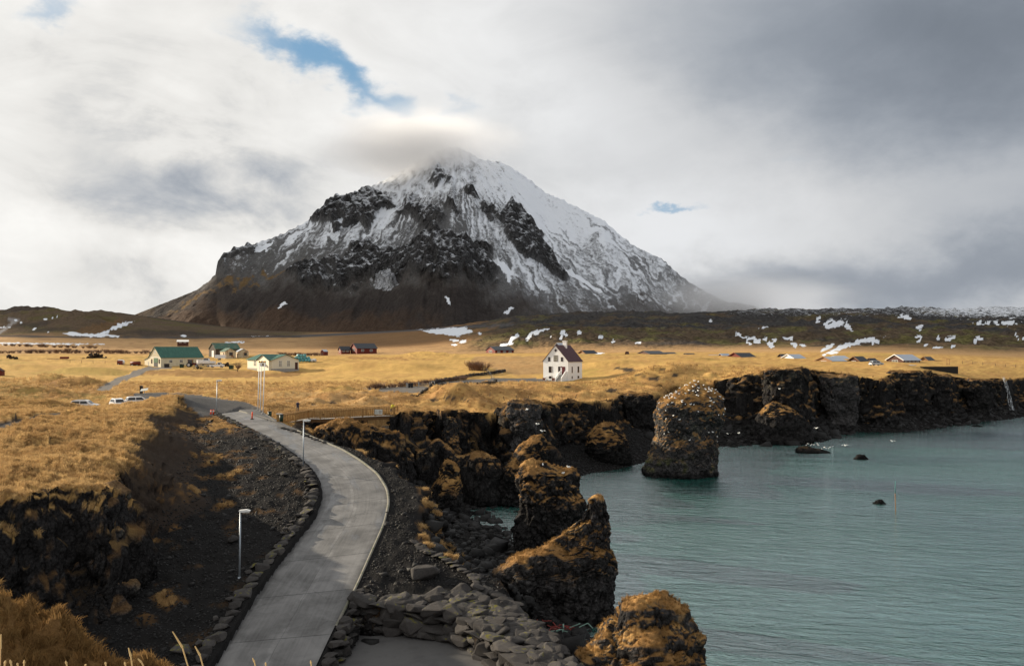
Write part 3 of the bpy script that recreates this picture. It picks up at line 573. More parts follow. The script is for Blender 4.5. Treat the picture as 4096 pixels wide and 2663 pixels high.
t.put(mx.inputs[0], t.m('ADD', .31, t.m('MULTIPLY', fr_.outputs[0], 1.25), clamp=True)); t.l.new(df.outputs[0], mx.inputs[1]); t.l.new(gl.outputs[0], mx.inputs[2])
t.l.new(mx.outputs[0], [n_ for n_ in t.n if n_.type == 'OUTPUT_MATERIAL'][0].inputs[0])
me = np_mesh('sea', [(-14, 25, 0), (900, 25, 0), (1500, 700, 0), (-14, 700, 0)], [(0, 1, 2, 3)], smooth=False)
sea = link('sea', me, 'sea_water'); tag(sea, kind='structure')
# ---------------------------------------------------------------- mountain
MU = np.linspace((430 - 2048) / F, (3060 - 2048) / F, 640); MR = np.linspace(0, 1, 430)
SIL = np.array([(430, 1300), (540, 1258), (640, 1218), (700, 1195), (790, 1158), (840, 1120), (868, 1092), (880, 1050), (900, 1015), (960, 985), (1010, 978), (1040, 968), (1120, 940), (1200, 902), (1250, 870), (1320, 815), (1360, 795), (1420, 770), (1480, 748), (1560, 708), (1620, 678), (1680, 640), (1740, 605), (1790, 590), (1830, 588), (1880, 612), (1930, 640), (1990, 645), (2050, 672), (2120, 720), (2180, 770), (2240, 795), (2320, 835), (2420, 885), (2480, 940), (2540, 985), (2600, 1015), (2650, 1035), (2700, 1085), (2760, 1130), (2830, 1170), (2920, 1210), (3060, 1250)], float)
YC = 2000.0
crest = np.interp(MU * F + 2048, SIL[:, 0], SIL[:, 1]); zc = CH + (HZ - crest) / F * YC
zb0 = 36.0; Lx = np.maximum((zc - zb0) / math.tan(math.radians(30.5)), 60)
Lx = np.clip(Lx, 350, 1020)
g = 1 - MR ** 1.0; g = np.where(MR < .8, 1 - MR * 1.08, (1 - .8 * 1.08) * ((1 - MR) / .2) ** 1.25)
back = 40
Ym = YC - MR[:, None] * Lx[None]; Xm = MU[None] * Ym; 
Zm = zb0 - 3 + (zc[None] - zb0 + 3) * g[:, None]
q = 2 - 0
mpx, mpy = proj(Xm, Ym, Zm)
# fall-line ribs and crags
th_ = np.arctan2(mpx - 1830, mpy - 520); rr_ = np.hypot(mpx - 1830, mpy - 520)
ribs = fb2(th_ * 9, rr_ / 500., 4, 81) * 11 * (1 - np.abs(2 * MR[:, None] - 1) ** 3) + fb2(Xm / 260., Ym / 700., 2, 83) * 26 * sst(MR, .02, .2)[:, None] * (1 - sst(MR, .75, 1))[:, None]
nx = fb2(mpx / 60., mpy / 60., 4, 85); ny = fb2(mpx / 25., mpy / 25., 3, 86)
CRAG = [[(1250, 890), (1330, 800), (1420, 790), (1500, 775), (1560, 790), (1560, 830), (1500, 870), (1430, 900), (1350, 935), (1290, 930)], [(1560, 830), (1620, 790), (1680, 800), (1740, 840), (1760, 890), (1740, 930), (1690, 920), (1700, 880), (1640, 850)],
        [(1170, 1130), (1230, 1100), (1340, 1075), (1360, 1040), (1430, 1000), (1500, 975), (1520, 1010), (1600, 990), (1690, 960), (1750, 940), (1770, 985), (1860, 1000), (1960, 1005), (1980, 1060), (1970, 1110), (1900, 1130), (1850, 1110), (1780, 1140), (1720, 1150), (1640, 1100), (1560, 1120), (1470, 1100), (1380, 1130), (1260, 1150), (1180, 1150)],
        [(1990, 870), (2020, 800), (2080, 820), (2110, 870), (2150, 900), (2170, 960), (2210, 1000), (2240, 1050), (2260, 1095), (2210, 1085), (2150, 1060), (2090, 1030), (2040, 980), (2000, 930)], [(860, 1100), (880, 1040), (920, 990), (1010, 975), (1040, 985), (1000, 1020), (930, 1060), (880, 1110)],
        [(1840, 765), (1880, 770), (1920, 810), (1900, 820)], [(1920, 860), (1950, 810), (1990, 870), (1960, 900)], [(1770, 825), (1820, 850), (1850, 885), (1800, 870)], [(1700, 690), (1770, 660), (1800, 700), (1760, 730)], [(2640, 1020), (2680, 1040), (2700, 1070), (2660, 1050)]]
crag = np.zeros(Xm.shape); 
for pg in CRAG: crag = np.maximum(crag, in_poly(mpx + 30 * nx + 14 * ny, mpy + 24 * nx + 12 * ny, pg) * (.55 if pg[0][0] == 860 else 1.0))
def blur(a, k):
    K_ = np.hanning(k + 2)[1:-1]; K_ /= K_.sum(); pdd = k // 2
    a = np.stack([np.convolve(np.pad(r, pdd, 'edge'), K_, 'valid') for r in a], 0)
    return np.stack([np.convolve(np.pad(c_, pdd, 'edge'), K_, 'valid') for c_ in a.T], 1)
cs = blur(crag, 9)
out = cs * (5 + 9 * np.maximum(rd2(Xm / 44., Ym / 50. + Zm / 45., 4, 91), -.8)) + (1 - cs) * fb2(Xm / 22., Ym / 40., 3, 95) * 2.0
edge = np.where((MR < .025)[:, None], 0, 1)
Zm2 = Zm + (ribs + out) * edge + (MR < .03)[:, None] * fb2(MU * F / 18., MU * 0, 4, 97)[None] * 4 * sst(zc, 100, 250)[None]
Ym2 = Ym - cs * 10 * edge - (cs * 9 * rd2(Xm / 30., Zm / 30., 4, 99)) * edge
Zb = Zm2[0:1] - 260; top = np.stack([Xm[0:1] * 1.2, Ym[0:1] + 420, Zb], -1)
Zm2 = Zm2 + (1 - cs) * edge * fb2(th_ * 60, rr_ / 90., 3, 105) * 3.0 * (MR < .9)[:, None]
Vm = np.concatenate([top, np.stack([Xm, Ym2, Zm2], -1)], 0); nr_ = Vm.shape[0]; Vm = Vm.reshape(-1, 3)
Fm = grid_faces(nr_, len(MU)); Nm = vnormals(Vm, Fm)
if Nm[:, 2].mean() < 0: Nm = -Nm; Fm = Fm[:, ::-1]
ap = lambda a: np.concatenate([a[0:1], a], 0).ravel()
cpx, cpy, ccs = ap(mpx), ap(mpy), ap(cs); nX = ap(nx); nY = ap(ny)
Xf, Yf_, Zf = Vm.T
mc = np.broadcast_to(C(.075, .066, .060), Vm.shape).astype(np.float32).copy()
mc = lay(mc, C(.095, .093, .092), sst(cpy + 60 * nX, 1200, 1050))
darkf = sst(cpy + 40 * nX, 1120, 1210) * sst(cpx, 2250, 1900)
mc = lay(mc, C(.040, .034, .032), darkf); mc = lay(mc, C(.085, .052, .032), sst(cpy + 30 * nX, 1225, 1300) * sst(cpx + 200 * nX, 1900, 1500) * .6)
ochre = in_poly(cpx + 40 * nX, cpy + 20 * nX, [(560, 1262), (760, 1190), (960, 1120), (1200, 1050), (1240, 1075), (1000, 1150), (800, 1225), (640, 1275)]); mc = lay(mc, C(.155, .098, .042), ochre * sst(nY + nX, -.3, .5) * .8)
mc = lay(mc, C(.040, .035, .033), in_poly(cpx + 20 * nX, cpy + 10 * nX, [(560, 1255), (700, 1205), (860, 1130), (900, 1140), (700, 1235), (600, 1270)]) * .8)
mc = lay(mc, C(.20, .205, .215), sst(cpx, 1850, 2200) * (1 - ccs) * sst(cpy + 60 * nX, 1290, 1100) * .75); mc = lay(mc, C(.15, .153, .16), sst(cpy + 50 * nX, 1120, 850) * (1 - ccs) * .6)
mc = lay(mc, C(.050, .049, .050), ccs)
streak = fb2(ap(th_) * 46 + 1.5 * nX, ap(rr_) / 260., 4, 101)
alt = sst(cpy + 50 * nX, 1230, 760); rightw = sst(cpx, 1750, 2150)
sn = .10 + .40 * alt + .33 * rightw * sst(cpy + 30 * nX, 1420, 1100) + .30 * streak + .12 * nX + .05 * nY
sn = sn + .16 * sst(cpx, 1650, 1500) * sst(cpy + 40 * nX, 1180, 980) - .6 * darkf
sn = sn - .30 * ochre
steepm = sst(1 - Nm[:, 2], .22, .60)
sn = np.where(ccs > .3, .41 + .52 * (Nm[:, 2] - .62) + .25 * nY * .5 - .15 * darkf + .25 * sst(cpy, 900, 650), sn)
sn = np.where(cpy < 760, np.maximum(sn, .62 - .5 * ccs + .4 * nY * .6), sn)
for pg in [[(1970, 1050), (2010, 1060), (2045, 1085), (2050, 1110), (2035, 1145), (2025, 1110), (1990, 1075)], [(1775, 1210), (1795, 1215), (1808, 1245), (1790, 1235)], [(2015, 1255), (2030, 1235), (2055, 1230), (2050, 1250), (2030, 1262)], [(2250, 1050), (2330, 1080), (2400, 1130), (2415, 1150), (2350, 1110), (2280, 1080)], [(2440, 1255), (2480, 1230), (2520, 1240), (2510, 1265), (2480, 1270)], [(1020, 1020), (1050, 985), (1100, 965), (1060, 1010)], [(1105, 1262), (1135, 1240), (1150, 1243), (1112, 1265)], [(1490, 1120), (1520, 1090), (1570, 1095), (1600, 1130), (1560, 1150), (1500, 1150)]]:
    ii = in_poly(cpx + 6 * nY, cpy + 6 * nY, pg); sn = np.where(ii, np.maximum(sn, .95 if pg[0][0] != 1490 else .5), sn)
mrock = np.clip(.35 + .65 * ccs, 0, 1)
me = np_mesh('mountain', Vm, Fm, dict(col=mc, rock=mrock, snow=np.clip(sn, -.5, 1.2)))
tag(link('mountain', me, 'mountain_rock'), kind='structure')
# ---------------------------------------------------------------- sea stacks, crags and boulders
GRASSY = []      # (V, N, mask) of surfaces that carry dry grass
def finish_rock(name, V, Fq, label, cat, group=None, grass=.5, zg=2.0, amp=1.0, seed=0, tone=1.0, green=0.0, kind=None, gh=.45, lit=1.0, cell=1.0, outward=True, zr=1.6, side=.8):
    N = vnormals(V, Fq); c0 = V.mean(0)
    if outward and ((V - c0) * N).sum() < 0: N = -N; Fq = Fq[:, ::-1]
    x, y, z = V.T
    v1, e1 = cell3(x / (1.25 * cell), y / (1.25 * cell), z / (1.7 * cell), seed + 1); v2, e2 = cell3(x / (.5 * cell), y / (.5 * cell), z / (.62 * cell), seed + 4)
    lo = fb3(x / 3.1, y / 3.1, z / 3.1, 3, seed + 7)
    gm = sst(N[:, 2] + .35 * lo, gh, gh + .3) * sst(z, zg, zg + 1.5) * grass
    rk = 1 - np.clip(gm * 1.3, 0, .85)
    d = lo * 1.05 + ((v1 - .5) * .85 - .28 * sst(e1, .15, 0) + (v2 - .5) * .34 - .12 * sst(e2, .2, 0)) * rk + gm * np.abs(fb3(x / .8, y / .8, z / .8, 2, seed + 9)) * .35
    V = V + N * (d * amp)[:, None]
    N = vnormals(V, Fq); lo2 = fb3(x / 1.3, y / 1.3, z / 1.3, 3, seed + 11)
    gm = sst(N[:, 2] + .32 * lo + .30 * lo2, gh, gh + .32) * sst(z + .6 * lo2 * zr / 1.6, zg, zg + zr) * min(1, grass * 1.4)
    gm = np.maximum(gm, grass * sst(lo2 + .4 * lo, .25, .7) * sst(z, zg, zg + zr + .4) * side * sst(N[:, 2], -.15, .25))
    col = np.broadcast_to(basalt * tone, V.shape).astype(np.float32).copy()
    col = lay(col, basalt * 1.9 * tone, sst(v2 + .6 * lo2, .55, 1.1) * .7)
    col = lay(col, C(.10, .10, .085), sst(z, zg, zg + 4) * sst(lo2, .1, .7) * .45 * tone)
    if green: col = lay(col, C(.075, .085, .02), green * sst(lo2 + lo, -.1, .5) * sst(z, 4.5, 2.0) * sst(z, .5, 1.4))
    col = lay(col, C(.014, .014, .014), sst(z + .3 * lo2, 1.1, .35) * .85)
    gcol = rust[None] * (.72 + .45 * lo2[:, None]) + (straw - rust)[None] * sst(lo2 - lo, -.1, .7)[:, None] * .4
    col = col + (gcol - col) * np.clip(gm, 0, 1)[:, None]
    me = np_mesh(name, V, Fq, dict(col=col, rock=np.clip(1 - gm, 0, 1), snow=np.zeros(len(V))))
    o = link(name, me, 'stack_rock'); tag(o, label, cat, group, kind)
    GRASSY.append((V, N, gm, Fq)); o['_v'] = 0; del o['_v']
    return o, V, N
def loft(name, rows, Y, k, label, n=130, m=190, expo=2.4, dz=(0, 0), cat='sea stack', **kw):
    """rows (py, px_left, px_right) from the top down, traced at distance Y; k = depth / width"""
    R_ = np.array(rows, float); zz = CH - (R_[:, 0] - HZ) / F * Y; xl = (R_[:, 1] - 2048) / F * Y; xr = (R_[:, 2] - 2048) / F * Y
    s = np.linspace(0, 1, n); d = np.concatenate([[0], np.cumsum(np.hypot(np.diff(zz), np.maximum(np.abs(np.diff(xl)), np.abs(np.diff(xr)))))]); d /= d[-1]
    z = np.interp(s, d, zz); L = np.interp(s, d, xl); R = np.interp(s, d, xr)
    K_ = np.hanning(9); K_ /= K_.sum(); sm = lambda a: np.convolve(np.pad(a, 4, 'edge'), K_, 'valid')
    L, R = sm(L), sm(R); cx = (L + R) / 2; rx = np.maximum((R - L) / 2, .02); rx[0] = .02
    th = np.linspace(0, 2 * np.pi, m, endpoint=False); ct, st = np.cos(th), np.sin(th); e = 2 / expo
    ux = np.sign(ct) * np.abs(ct) ** e; uy = np.sign(st) * np.abs(st) ** e
    ry = np.interp(s, [0, 1], [k, k]) * rx
    if dz[1]: ry = np.minimum(ry, dz[1])
    ry = np.minimum(ry, rx * k)
    off = np.interp(s, [0, 1], [dz[0], 0.0])
    X_ = cx[:, None] + rx[:, None] * ux[None]; Y_ = Y + off[:, None] + ry[:, None] * uy[None]; Z_ = np.broadcast_to(z[:, None], X_.shape)
    V = np.stack([X_, Y_, Z_], -1).reshape(-1, 3); Fq = grid_faces(n, m, True)
    return finish_rock(name, V, Fq, label, cat, **kw)
def fin(name, pts, zb, label, n=200, m=70, cat='rock ridge', **kw):
    """a ridge: pts (px, py, Y, half thickness) along its crest; zb = foot height"""
    P_ = np.array([(*at(a, b_, c), t_) for a, b_, c, t_ in pts], float); d = np.concatenate([[0], np.cumsum(np.linalg.norm(np.diff(P_[:, :2], axis=0), axis=1))]); s = np.linspace(0, d[-1], n)
    Q = np.stack([np.interp(s, d, P_[:, i]) for i in range(4)], 1); K_ = np.hanning(13); K_ /= K_.sum()
    Q = np.stack([np.convolve(np.pad(Q[:, i], 6, 'edge'), K_, 'valid') for i in range(4)], 1)
    T = np.gradient(Q[:, :2], axis=0); T /= np.linalg.norm(T, axis=1)[:, None]; Nn = np.stack([-T[:, 1], T[:, 0]], 1)
    f = np.linspace(-1, 1, m); prof = 1 - np.abs(f) ** 3.2; wv = np.sign(f) * np.abs(f) ** .8
    ends = np.minimum(1, np.minimum(np.arange(n), np.arange(n)[::-1]) / 10.) ** .5
    X_ = Q[:, 0:1] + Nn[:, 0:1] * wv[None] * (Q[:, 3] * ends)[:, None]; Y_ = Q[:, 1:2] + Nn[:, 1:2] * wv[None] * (Q[:, 3] * ends)[:, None]
    Z_ = zb + (Q[:, 2:3] - zb) * prof[None]
    V = np.stack([X_, Y_, Z_], -1).reshape(-1, 3); Fq = grid_faces(n, m)
    return finish_rock(name, V, Fq, label, cat, **kw)
BIG = loft('sea_stack', [(1537, 2768, 2786), (1541, 2745, 2800), (1550, 2722, 2820), (1560, 2705, 2845), (1575, 2688, 2864), (1590, 2668, 2878), (1604, 2640, 2885), (1632, 2626, 2892), (1674, 2620, 2889), (1713, 2629, 2880), (1740, 2626, 2872), (1765, 2618, 2864), (1790, 2608, 2860), (1829, 2592, 2862), (1850, 2582, 2868), (1875, 2570, 2864), (1905, 2572, 2852), (1945, 2575, 2848)], 135, .85,
           'tall domed sea stack with orange turf cap speckled with white seabirds', n=170, m=260, grass=.9, zg=.8, zr=8.0, amp=.55, seed=1, green=.55, gh=.30, tone=2.3, cell=.62, side=1.0)
A_ = loft('sea_stack', [(1848, 2120, 2140), (1853, 2105, 2175), (1868, 2090, 2220), (1885, 2082, 2290), (1910, 2078, 2308), (1945, 2072, 2318), (1990, 2066, 2326), (2050, 2062, 2332), (2110, 2058, 2335), (2170, 2048, 2335), (2215, 2030, 2338), (2260, 2010, 2345)], 82, .8,
          'broad sea stack with lumpy orange turf top between the rocky inlet and open water', n=160, m=230, grass=.8, zg=4.6, amp=.68, seed=21, gh=.40, tone=1.15, cell=.7)
B_ = loft('sea_stack', [(1998, 2378, 2398), (2004, 2365, 2412), (2030, 2345, 2432), (2060, 2322, 2446), (2100, 2290, 2454), (2140, 2250, 2458), (2180, 2195, 2460), (2220, 2130, 2461), (2255, 2060, 2462), (2285, 1990, 2462), (2300, 1965, 2462), (2340, 1960, 2462), (2420, 2000, 2460), (2500, 2060, 2460), (2560, 2100, 2460)], 62, .34,
          'jagged sea stack with bare grey peak and a turf ridge reaching the stone wall', n=180, m=260, dz=(.8, 2.6), grass=.75, zg=3.2, amp=.58, seed=41, gh=.42, tone=1.5, cell=.8)
C_ = loft('sea_stack', [(2388, 2560, 2600), (2394, 2520, 2640), (2420, 2480, 2690), (2460, 2450, 2735), (2500, 2425, 2775), (2540, 2395, 2800), (2580, 2355, 2808), (2620, 2310, 2814), (2670, 2280, 2820), (2740, 2260, 2824), (2830, 2255, 2828), (2900, 2255, 2830)], 47.5, .8,
          'rounded sea stack thickly covered in orange turf at the end of the stone wall', n=150, m=220, grass=.72, zg=1.6, amp=.66, seed=61, gh=.44, tone=1.4, cell=.75, side=.9)
D_ = loft('sea_stack', [(1743, 2140, 2158), (1752, 2120, 2170), (1775, 2095, 2182), (1805, 2070, 2188), (1835, 2040, 2186), (1865, 2015, 2184), (1900, 2005, 2178), (1950, 2000, 2170), (2010, 2000, 2165)], 108, .7,
          'pointed rock with slanting turf edge behind the broad sea stack', n=110, m=160, grass=.8, zg=3.6, amp=.5, seed=81, gh=.4, cat='rock', cell=.7)
E_ = loft('rock_pillar', [(1842, 1785, 1800), (1850, 1770, 1815), (1875, 1755, 1830), (1910, 1745, 1842), (1945, 1730, 1850), (1985, 1722, 1852), (2020, 1722, 1852)], 101, .75,
          'stubby rock pillar wrapped in brown turf above the rocky inlet', n=90, m=130, grass=.95, zg=2.6, amp=.42, seed=101, gh=.1, cat='rock', cell=.7)
G_ = loft('rock_knoll', [(1695, 2420, 2440), (1700, 2395, 2462), (1720, 2370, 2485), (1745, 2350, 2502), (1775, 2340, 2515), (1810, 2350, 2520), (1850, 2360, 2520)], 146, .9,
          'squat rock knoll with orange turf crown standing on the pebble beach', n=90, m=140, grass=.9, zg=3.2, amp=.55, seed=121, gh=.35, cat='rock', cell=.8)
H_ = loft('rock_buttress', [(1606, 2060, 2120), (1612, 2030, 2160), (1640, 2022, 2172), (1680, 2024, 2172), (1720, 2030, 2168), (1760, 2036, 2164), (1800, 2036, 2166), (1850, 2030, 2172)], 130, .85,
          'pale grey rock buttress standing out from the dark cove cliff', n=110, m=150, grass=.45, zg=8, amp=.6, seed=141, gh=.5, cat='rock', tone=2.6, cell=.95)
I_ = loft('rock_buttress', [(1660, 1782, 1800), (1668, 1770, 1815), (1700, 1768, 1822), (1740, 1766, 1822), (1790, 1768, 1830), (1850, 1760, 1840)], 121, .9,
          'narrow turf-streaked rock buttress beside the dark recess of the cove', n=90, m=110, grass=.8, zg=5, amp=.5, seed=161, gh=.35, cat='rock', tone=1.5, cell=.8)
J_ = loft('rock_buttress', [(1610, 3095, 3120), (1620, 3075, 3140), (1645, 3050, 3185), (1680, 3030, 3215), (1720, 3010, 3235), (1760, 2995, 3250), (1800, 2990, 3255)], 181, .7,
          'low rock buttress with a turf tip under the tallest headland', n=90, m=150, grass=.75, zg=5.5, amp=.7, seed=181, gh=.42, cat='rock')
for i_, (rows_, Y_, lab_, tn_) in enumerate([([(1476, 3075, 3195), (1484, 3058, 3204), (1520, 3052, 3208), (1580, 3056, 3206), (1640, 3062, 3204), (1720, 3050, 3210)], 188.5, 'tall sheer headland buttress of black rock with a turf top', 1.0),
        ([(1500, 3310, 3400), (1508, 3285, 3425), (1545, 3278, 3432), (1600, 3290, 3428), (1660, 3300, 3420), (1735, 3290, 3430)], 208, 'brown overhanging buttress with crumbly lit rock beside the grassy scree gully', 2.4),  # paler tone paints this buttress's sunlit look into the rock colour
        ([(1484, 3570, 3670), (1492, 3550, 3690), (1530, 3545, 3698), (1600, 3555, 3690), (1660, 3560, 3680), (1730, 3545, 3695)], 225, 'broad dark buttress below the low annex near the lodge', 1.1),
        ([(1502, 3735, 3780), (1510, 3722, 3796), (1550, 3718, 3800), (1620, 3722, 3794), (1715, 3715, 3800)], 232, 'narrow dark buttress under the windowless concrete wall', 1.2),
        ([(1516, 3880, 3940), (1524, 3862, 3958), (1560, 3860, 3962), (1630, 3868, 3952), (1700, 3860, 3960)], 240, 'rounded dark buttress on the far shore before the waterfall', 1.1)]):
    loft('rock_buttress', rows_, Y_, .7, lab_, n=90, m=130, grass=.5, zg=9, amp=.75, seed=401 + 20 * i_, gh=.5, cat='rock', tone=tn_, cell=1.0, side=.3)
K_2 = loft('rock_buttress', [(1572, 2520, 2590), (1580, 2500, 2612), (1610, 2494, 2622), (1660, 2494, 2622), (1720, 2498, 2618), (1780, 2500, 2616)], 172, .7,
          'dark flat-topped rock buttress behind the domed sea stack', n=80, m=130, grass=.5, zg=10, amp=.6, seed=201, gh=.55, cat='rock')
fin('rock_ridge', [(1660, 1800, 112, 2.2), (1700, 1795, 112, 2.2), (1735, 1768, 112, 1.8), (1756, 1758, 112, 1.6), (1780, 1785, 112, 1.5), (1830, 1822, 111, 1.8), (1880, 1812, 110, 2.4), (1930, 1808, 109, 2.8), (1965, 1830, 108, 2.6), (1985, 1900, 107, 2.2)], .2,
    'dark rock ridge with two humps and a thin turf crest across the gully', grass=.6, zg=4.0, amp=.42, seed=221, gh=.55, cell=.7)
fin('rock_spur', [(1235, 1745, 104, 1.5), (1275, 1712, 103.5, 2.0), (1340, 1692, 103, 2.6), (1430, 1688, 103, 2.9), (1480, 1694, 103, 2.9), (1540, 1716, 103, 3.0), (1590, 1730, 103.5, 3.0), (1625, 1775, 104, 2.6), (1650, 1830, 104, 2.0)], 3.6,
    'craggy rock spur under the wooden footbridge', grass=.75, zg=6.0, amp=.62, seed=241, gh=.38, n=230, m=90, cell=.9)
for i, (a, b_, c, d_, lab) in enumerate([(3192, 3330, 1782, 1815, 'long low skerry crowded with seabirds off the headland'), (3415, 3480, 1818, 1842, 'small dark skerry with a seabird on top'), (3488, 3552, 1994, 2020, 'small flat reef rock beside the sea marker pole'), (3880, 3950, 1700, 1712, 'low rock awash off the far boulder shore')]):
    Yr = CH * F / (d_ - 6 - HZ); mid = (a + b_) / 2
    sh = .3 if i == 0 else 0
    cx = mid - sh * (b_ - a)
    loft('skerry', [(c, cx - 8, cx + 10), (c + (d_ - c) * .3, cx - .28 * (b_ - a) + sh * 10, cx + .25 * (b_ - a)), (c + (d_ - c) * .65, cx - .42 * (b_ - a) * (1 - sh), mid + .38 * (b_ - a)), (d_, a, b_), (d_ + 14, a - 6, b_ + 6)], Yr, .55, lab, n=40, m=90, cat='rock', grass=.25 if i == 0 else .05, zg=.5, amp=.22, seed=300 + i * 7, cell=.45)
# cliff faces hung below the turf edge ----
def curtain(path, step, drop, lab, seed, amp, out=2.0, inset=1.0, tone=1.0, nt=46, cell=1.6, grass=.55, floor=None, side=.2):
    P_ = np.array(path, float); d = np.concatenate([[0], np.cumsum(np.linalg.norm(np.diff(P_, axis=0), axis=1))]); n = int(d[-1] / step); s = np.linspace(0, d[-1], n)
    Q = np.stack([np.interp(s, d, P_[:, i]) for i in range(2)], 1); K_ = np.hanning(11); K_ /= K_.sum(); Q = np.stack([np.convolve(np.pad(Q[:, i], 5, 'edge'), K_, 'valid') for i in range(2)], 1)
    T = np.gradient(Q, axis=0); T = np.stack([np.convolve(np.pad(T[:, i], 15, 'edge'), np.ones(31) / 31, 'valid') for i in range(2)], 1); T /= np.linalg.norm(T, axis=1)[:, None]; Nn = np.stack([T[:, 1], -T[:, 0]], 1)
    zt = PLAT(Q[:, 0], Q[:, 1]) + bumps(Q[:, 0], Q[:, 1]); O = Q + Nn * (out + 1.0); zb_ = (land(O[:, 0].copy(), O[:, 1].copy(), False)[0] if floor is None else np.full(n, floor)) - 1.2
    zt = np.maximum(zt, zb_ + 1.3); t_ = np.linspace(0, 1, nt); V = [np.stack([Q[:, 0] - Nn[:, 0] * inset, Q[:, 1] - Nn[:, 1] * inset, zt - .35], 1)]
    for q_ in t_:
        o_ = -.15 + out * q_ ** 1.4; V.append(np.stack([Q[:, 0] + Nn[:, 0] * o_, Q[:, 1] + Nn[:, 1] * o_, zt - .12 + (zb_ - zt) * q_], 1))
    V = np.stack(V, 0).reshape(-1, 3); Fq = grid_faces(nt + 1, n); N = vnormals(V, Fq)
    if (N.reshape(nt + 1, n, 3)[nt // 2, :, :2] * Nn).sum() < 0: Fq = Fq[:, ::-1]; N = -N
    x, y, z = V.T; v0, e0 = cell3(x / (2.4 * cell), y / (2.4 * cell), z / (3.4 * cell), seed); dd = (v0 - .45) * 1.5 - .5 * sst(e0, .14, 0) + fb3(x / 6., y / 6., z / 5., 3, seed + 3) * 1.3
    V = V + N * (dd * amp * sst(np.repeat(np.concatenate([[0], t_]), n), .0, .12))[:, None]
    return finish_rock('cliff_face', V, Fq, None, None, kind='structure', grass=grass, zg=3.0, amp=amp * .9, seed=seed + 5, tone=tone, gh=.50, cell=cell * .8, outward=False, side=side)
curtain(PEDGE[25 + 4:25 + 25], .36, 12, None, 501, 1.0, 2.2); curtain(PEDGE[51:-6], .42, 14, None, 521, 1.1, 2.6); curtain([(-36, 44)] + PEDGE[2:11], .22, 8, None, 541, .62, 2.0, cell=1.0, tone=1.15, nt=60, grass=.35, side=.15)
# boulders --------------------------------------------------------
def stone_mesh(seed, sx=1.0, sy=.8, sz=.6, sub=2, sharp=.5):
    """angular rock: convex hull of scattered points, edges knocked off"""
    r = random.Random(seed); bm = bmesh.new()
    for _ in range(15 + 3 * sub):
        d = Vector((r.gauss(0, 1), r.gauss(0, 1), r.gauss(0, 1))).normalized(); k = 1 / max(abs(d.x), abs(d.y), abs(d.z)) ** .55; k *= r.uniform(.72, 1.0)
        bm.verts.new((d.x * k * sx, d.y * k * sy, d.z * k * sz))
    g_ = bmesh.ops.convex_hull(bm, input=bm.verts); bmesh.ops.delete(bm, geom=list({e for e in g_['geom_unused'] + g_['geom_interior'] if isinstance(e, bmesh.types.BMVert)}), context='VERTS')
    bmesh.ops.dissolve_limit(bm, angle_limit=.25, verts=bm.verts, edges=bm.edges)
    if sub >= 2: bmesh.ops.bevel(bm, geom=list(bm.edges), offset=.055, segments=1, affect='EDGES', clamp_overlap=True)
    bmesh.ops.triangulate(bm, faces=bm.faces); bmesh.ops.recalc_face_normals(bm, faces=bm.faces)
    me = bpy.data.meshes.new('stone'); bm.to_mesh(me); bm.free(); return me
m, t, p = newmat('stone')
P = t.node('ShaderNodeTexCoord').outputs['Object']; oi = t.node('ShaderNodeObjectInfo')
Pw = t.node('ShaderNodeNewGeometry').outputs['Position']; nzs = t.xyz(t.node('ShaderNodeNewGeometry').outputs['Normal'])[2]
a = t.noise(Pw, 3.0, 6, .65); b_ = t.noise(Pw, 14.0, 4, .7); c = t.vor(Pw, 18.0)
v = t.m('MULTIPLY', t.m('ADD', .45, t.m('MULTIPLY', a, 1.0)), t.m('ADD', .5, t.m('MULTIPLY', b_, 1.0)))
v = t.m('MULTIPLY', v, t.m('ADD', .65, t.m('MULTIPLY', oi.outputs['Random'], .7)))
s_ = t.node('ShaderNodeVectorMath', operation='SCALE'); s_.inputs[0].default_value = (.058, .054, .052); t.l.new(v, s_.inputs['Scale'])
mo = t.m('MULTIPLY', t.ss(t.m('ADD', a, t.m('MULTIPLY', oi.outputs['Random'], .28)), .76, .88), t.ss(nzs, .1, .7))
t.put(p.inputs['Base Color'], t.mix(t.m('MULTIPLY', mo, .8), s_.outputs[0], (.13, .12, .015)))
p.inputs['Roughness'].default_value = .88; p.inputs['Specular IOR Level'].default_value = .08; t.put(p.inputs['Normal'], t.bump(t.m('ADD', t.m('MULTIPLY', b_, .7), t.m('MULTIPLY', c, .4)), .7, .06))
m, t, p = newmat('wet_stone')
Pw = t.node('ShaderNodeNewGeometry').outputs['Position']; a = t.noise(Pw, 2.0, 6, .65)
s_ = t.node('ShaderNodeVectorMath', operation='SCALE'); s_.inputs[0].default_value = (.019, .0185, .0185); t.l.new(t.m('ADD', .35, t.m('MULTIPLY', a, 1.2)), s_.inputs['Scale'])
t.l.new(s_.outputs[0], p.inputs['Base Color']); p.inputs['Roughness'].default_value = .6; p.inputs['Specular IOR Level'].default_value = .12; t.put(p.inputs['Normal'], t.bump(t.noise(Pw, 9, 5, .7), .6, .06))
STN = [stone_mesh(i, 1, random.Random(i).uniform(.7, .95), random.Random(i + 50).uniform(.45, .7)) for i in range(10)]
STNp = []
for me_ in STN:
    n_ = len(me_.vertices); co = np.empty(n_ * 3, np.float32); me_.vertices.foreach_get('co', co); STNp.append((co.reshape(-1, 3), np.array([list(p_.vertices) for p_ in me_.polygons], np.int32)))
STS = []
for i in range(8):
    mm_ = stone_mesh(200 + i, 1, .85, .65, 1); n_ = len(mm_.vertices); co = np.empty(n_ * 3, np.float32); mm_.vertices.foreach_get('co', co); STS.append((co.reshape(-1, 3), np.array([list(p_.vertices) for p_ in mm_.polygons], np.int32)))
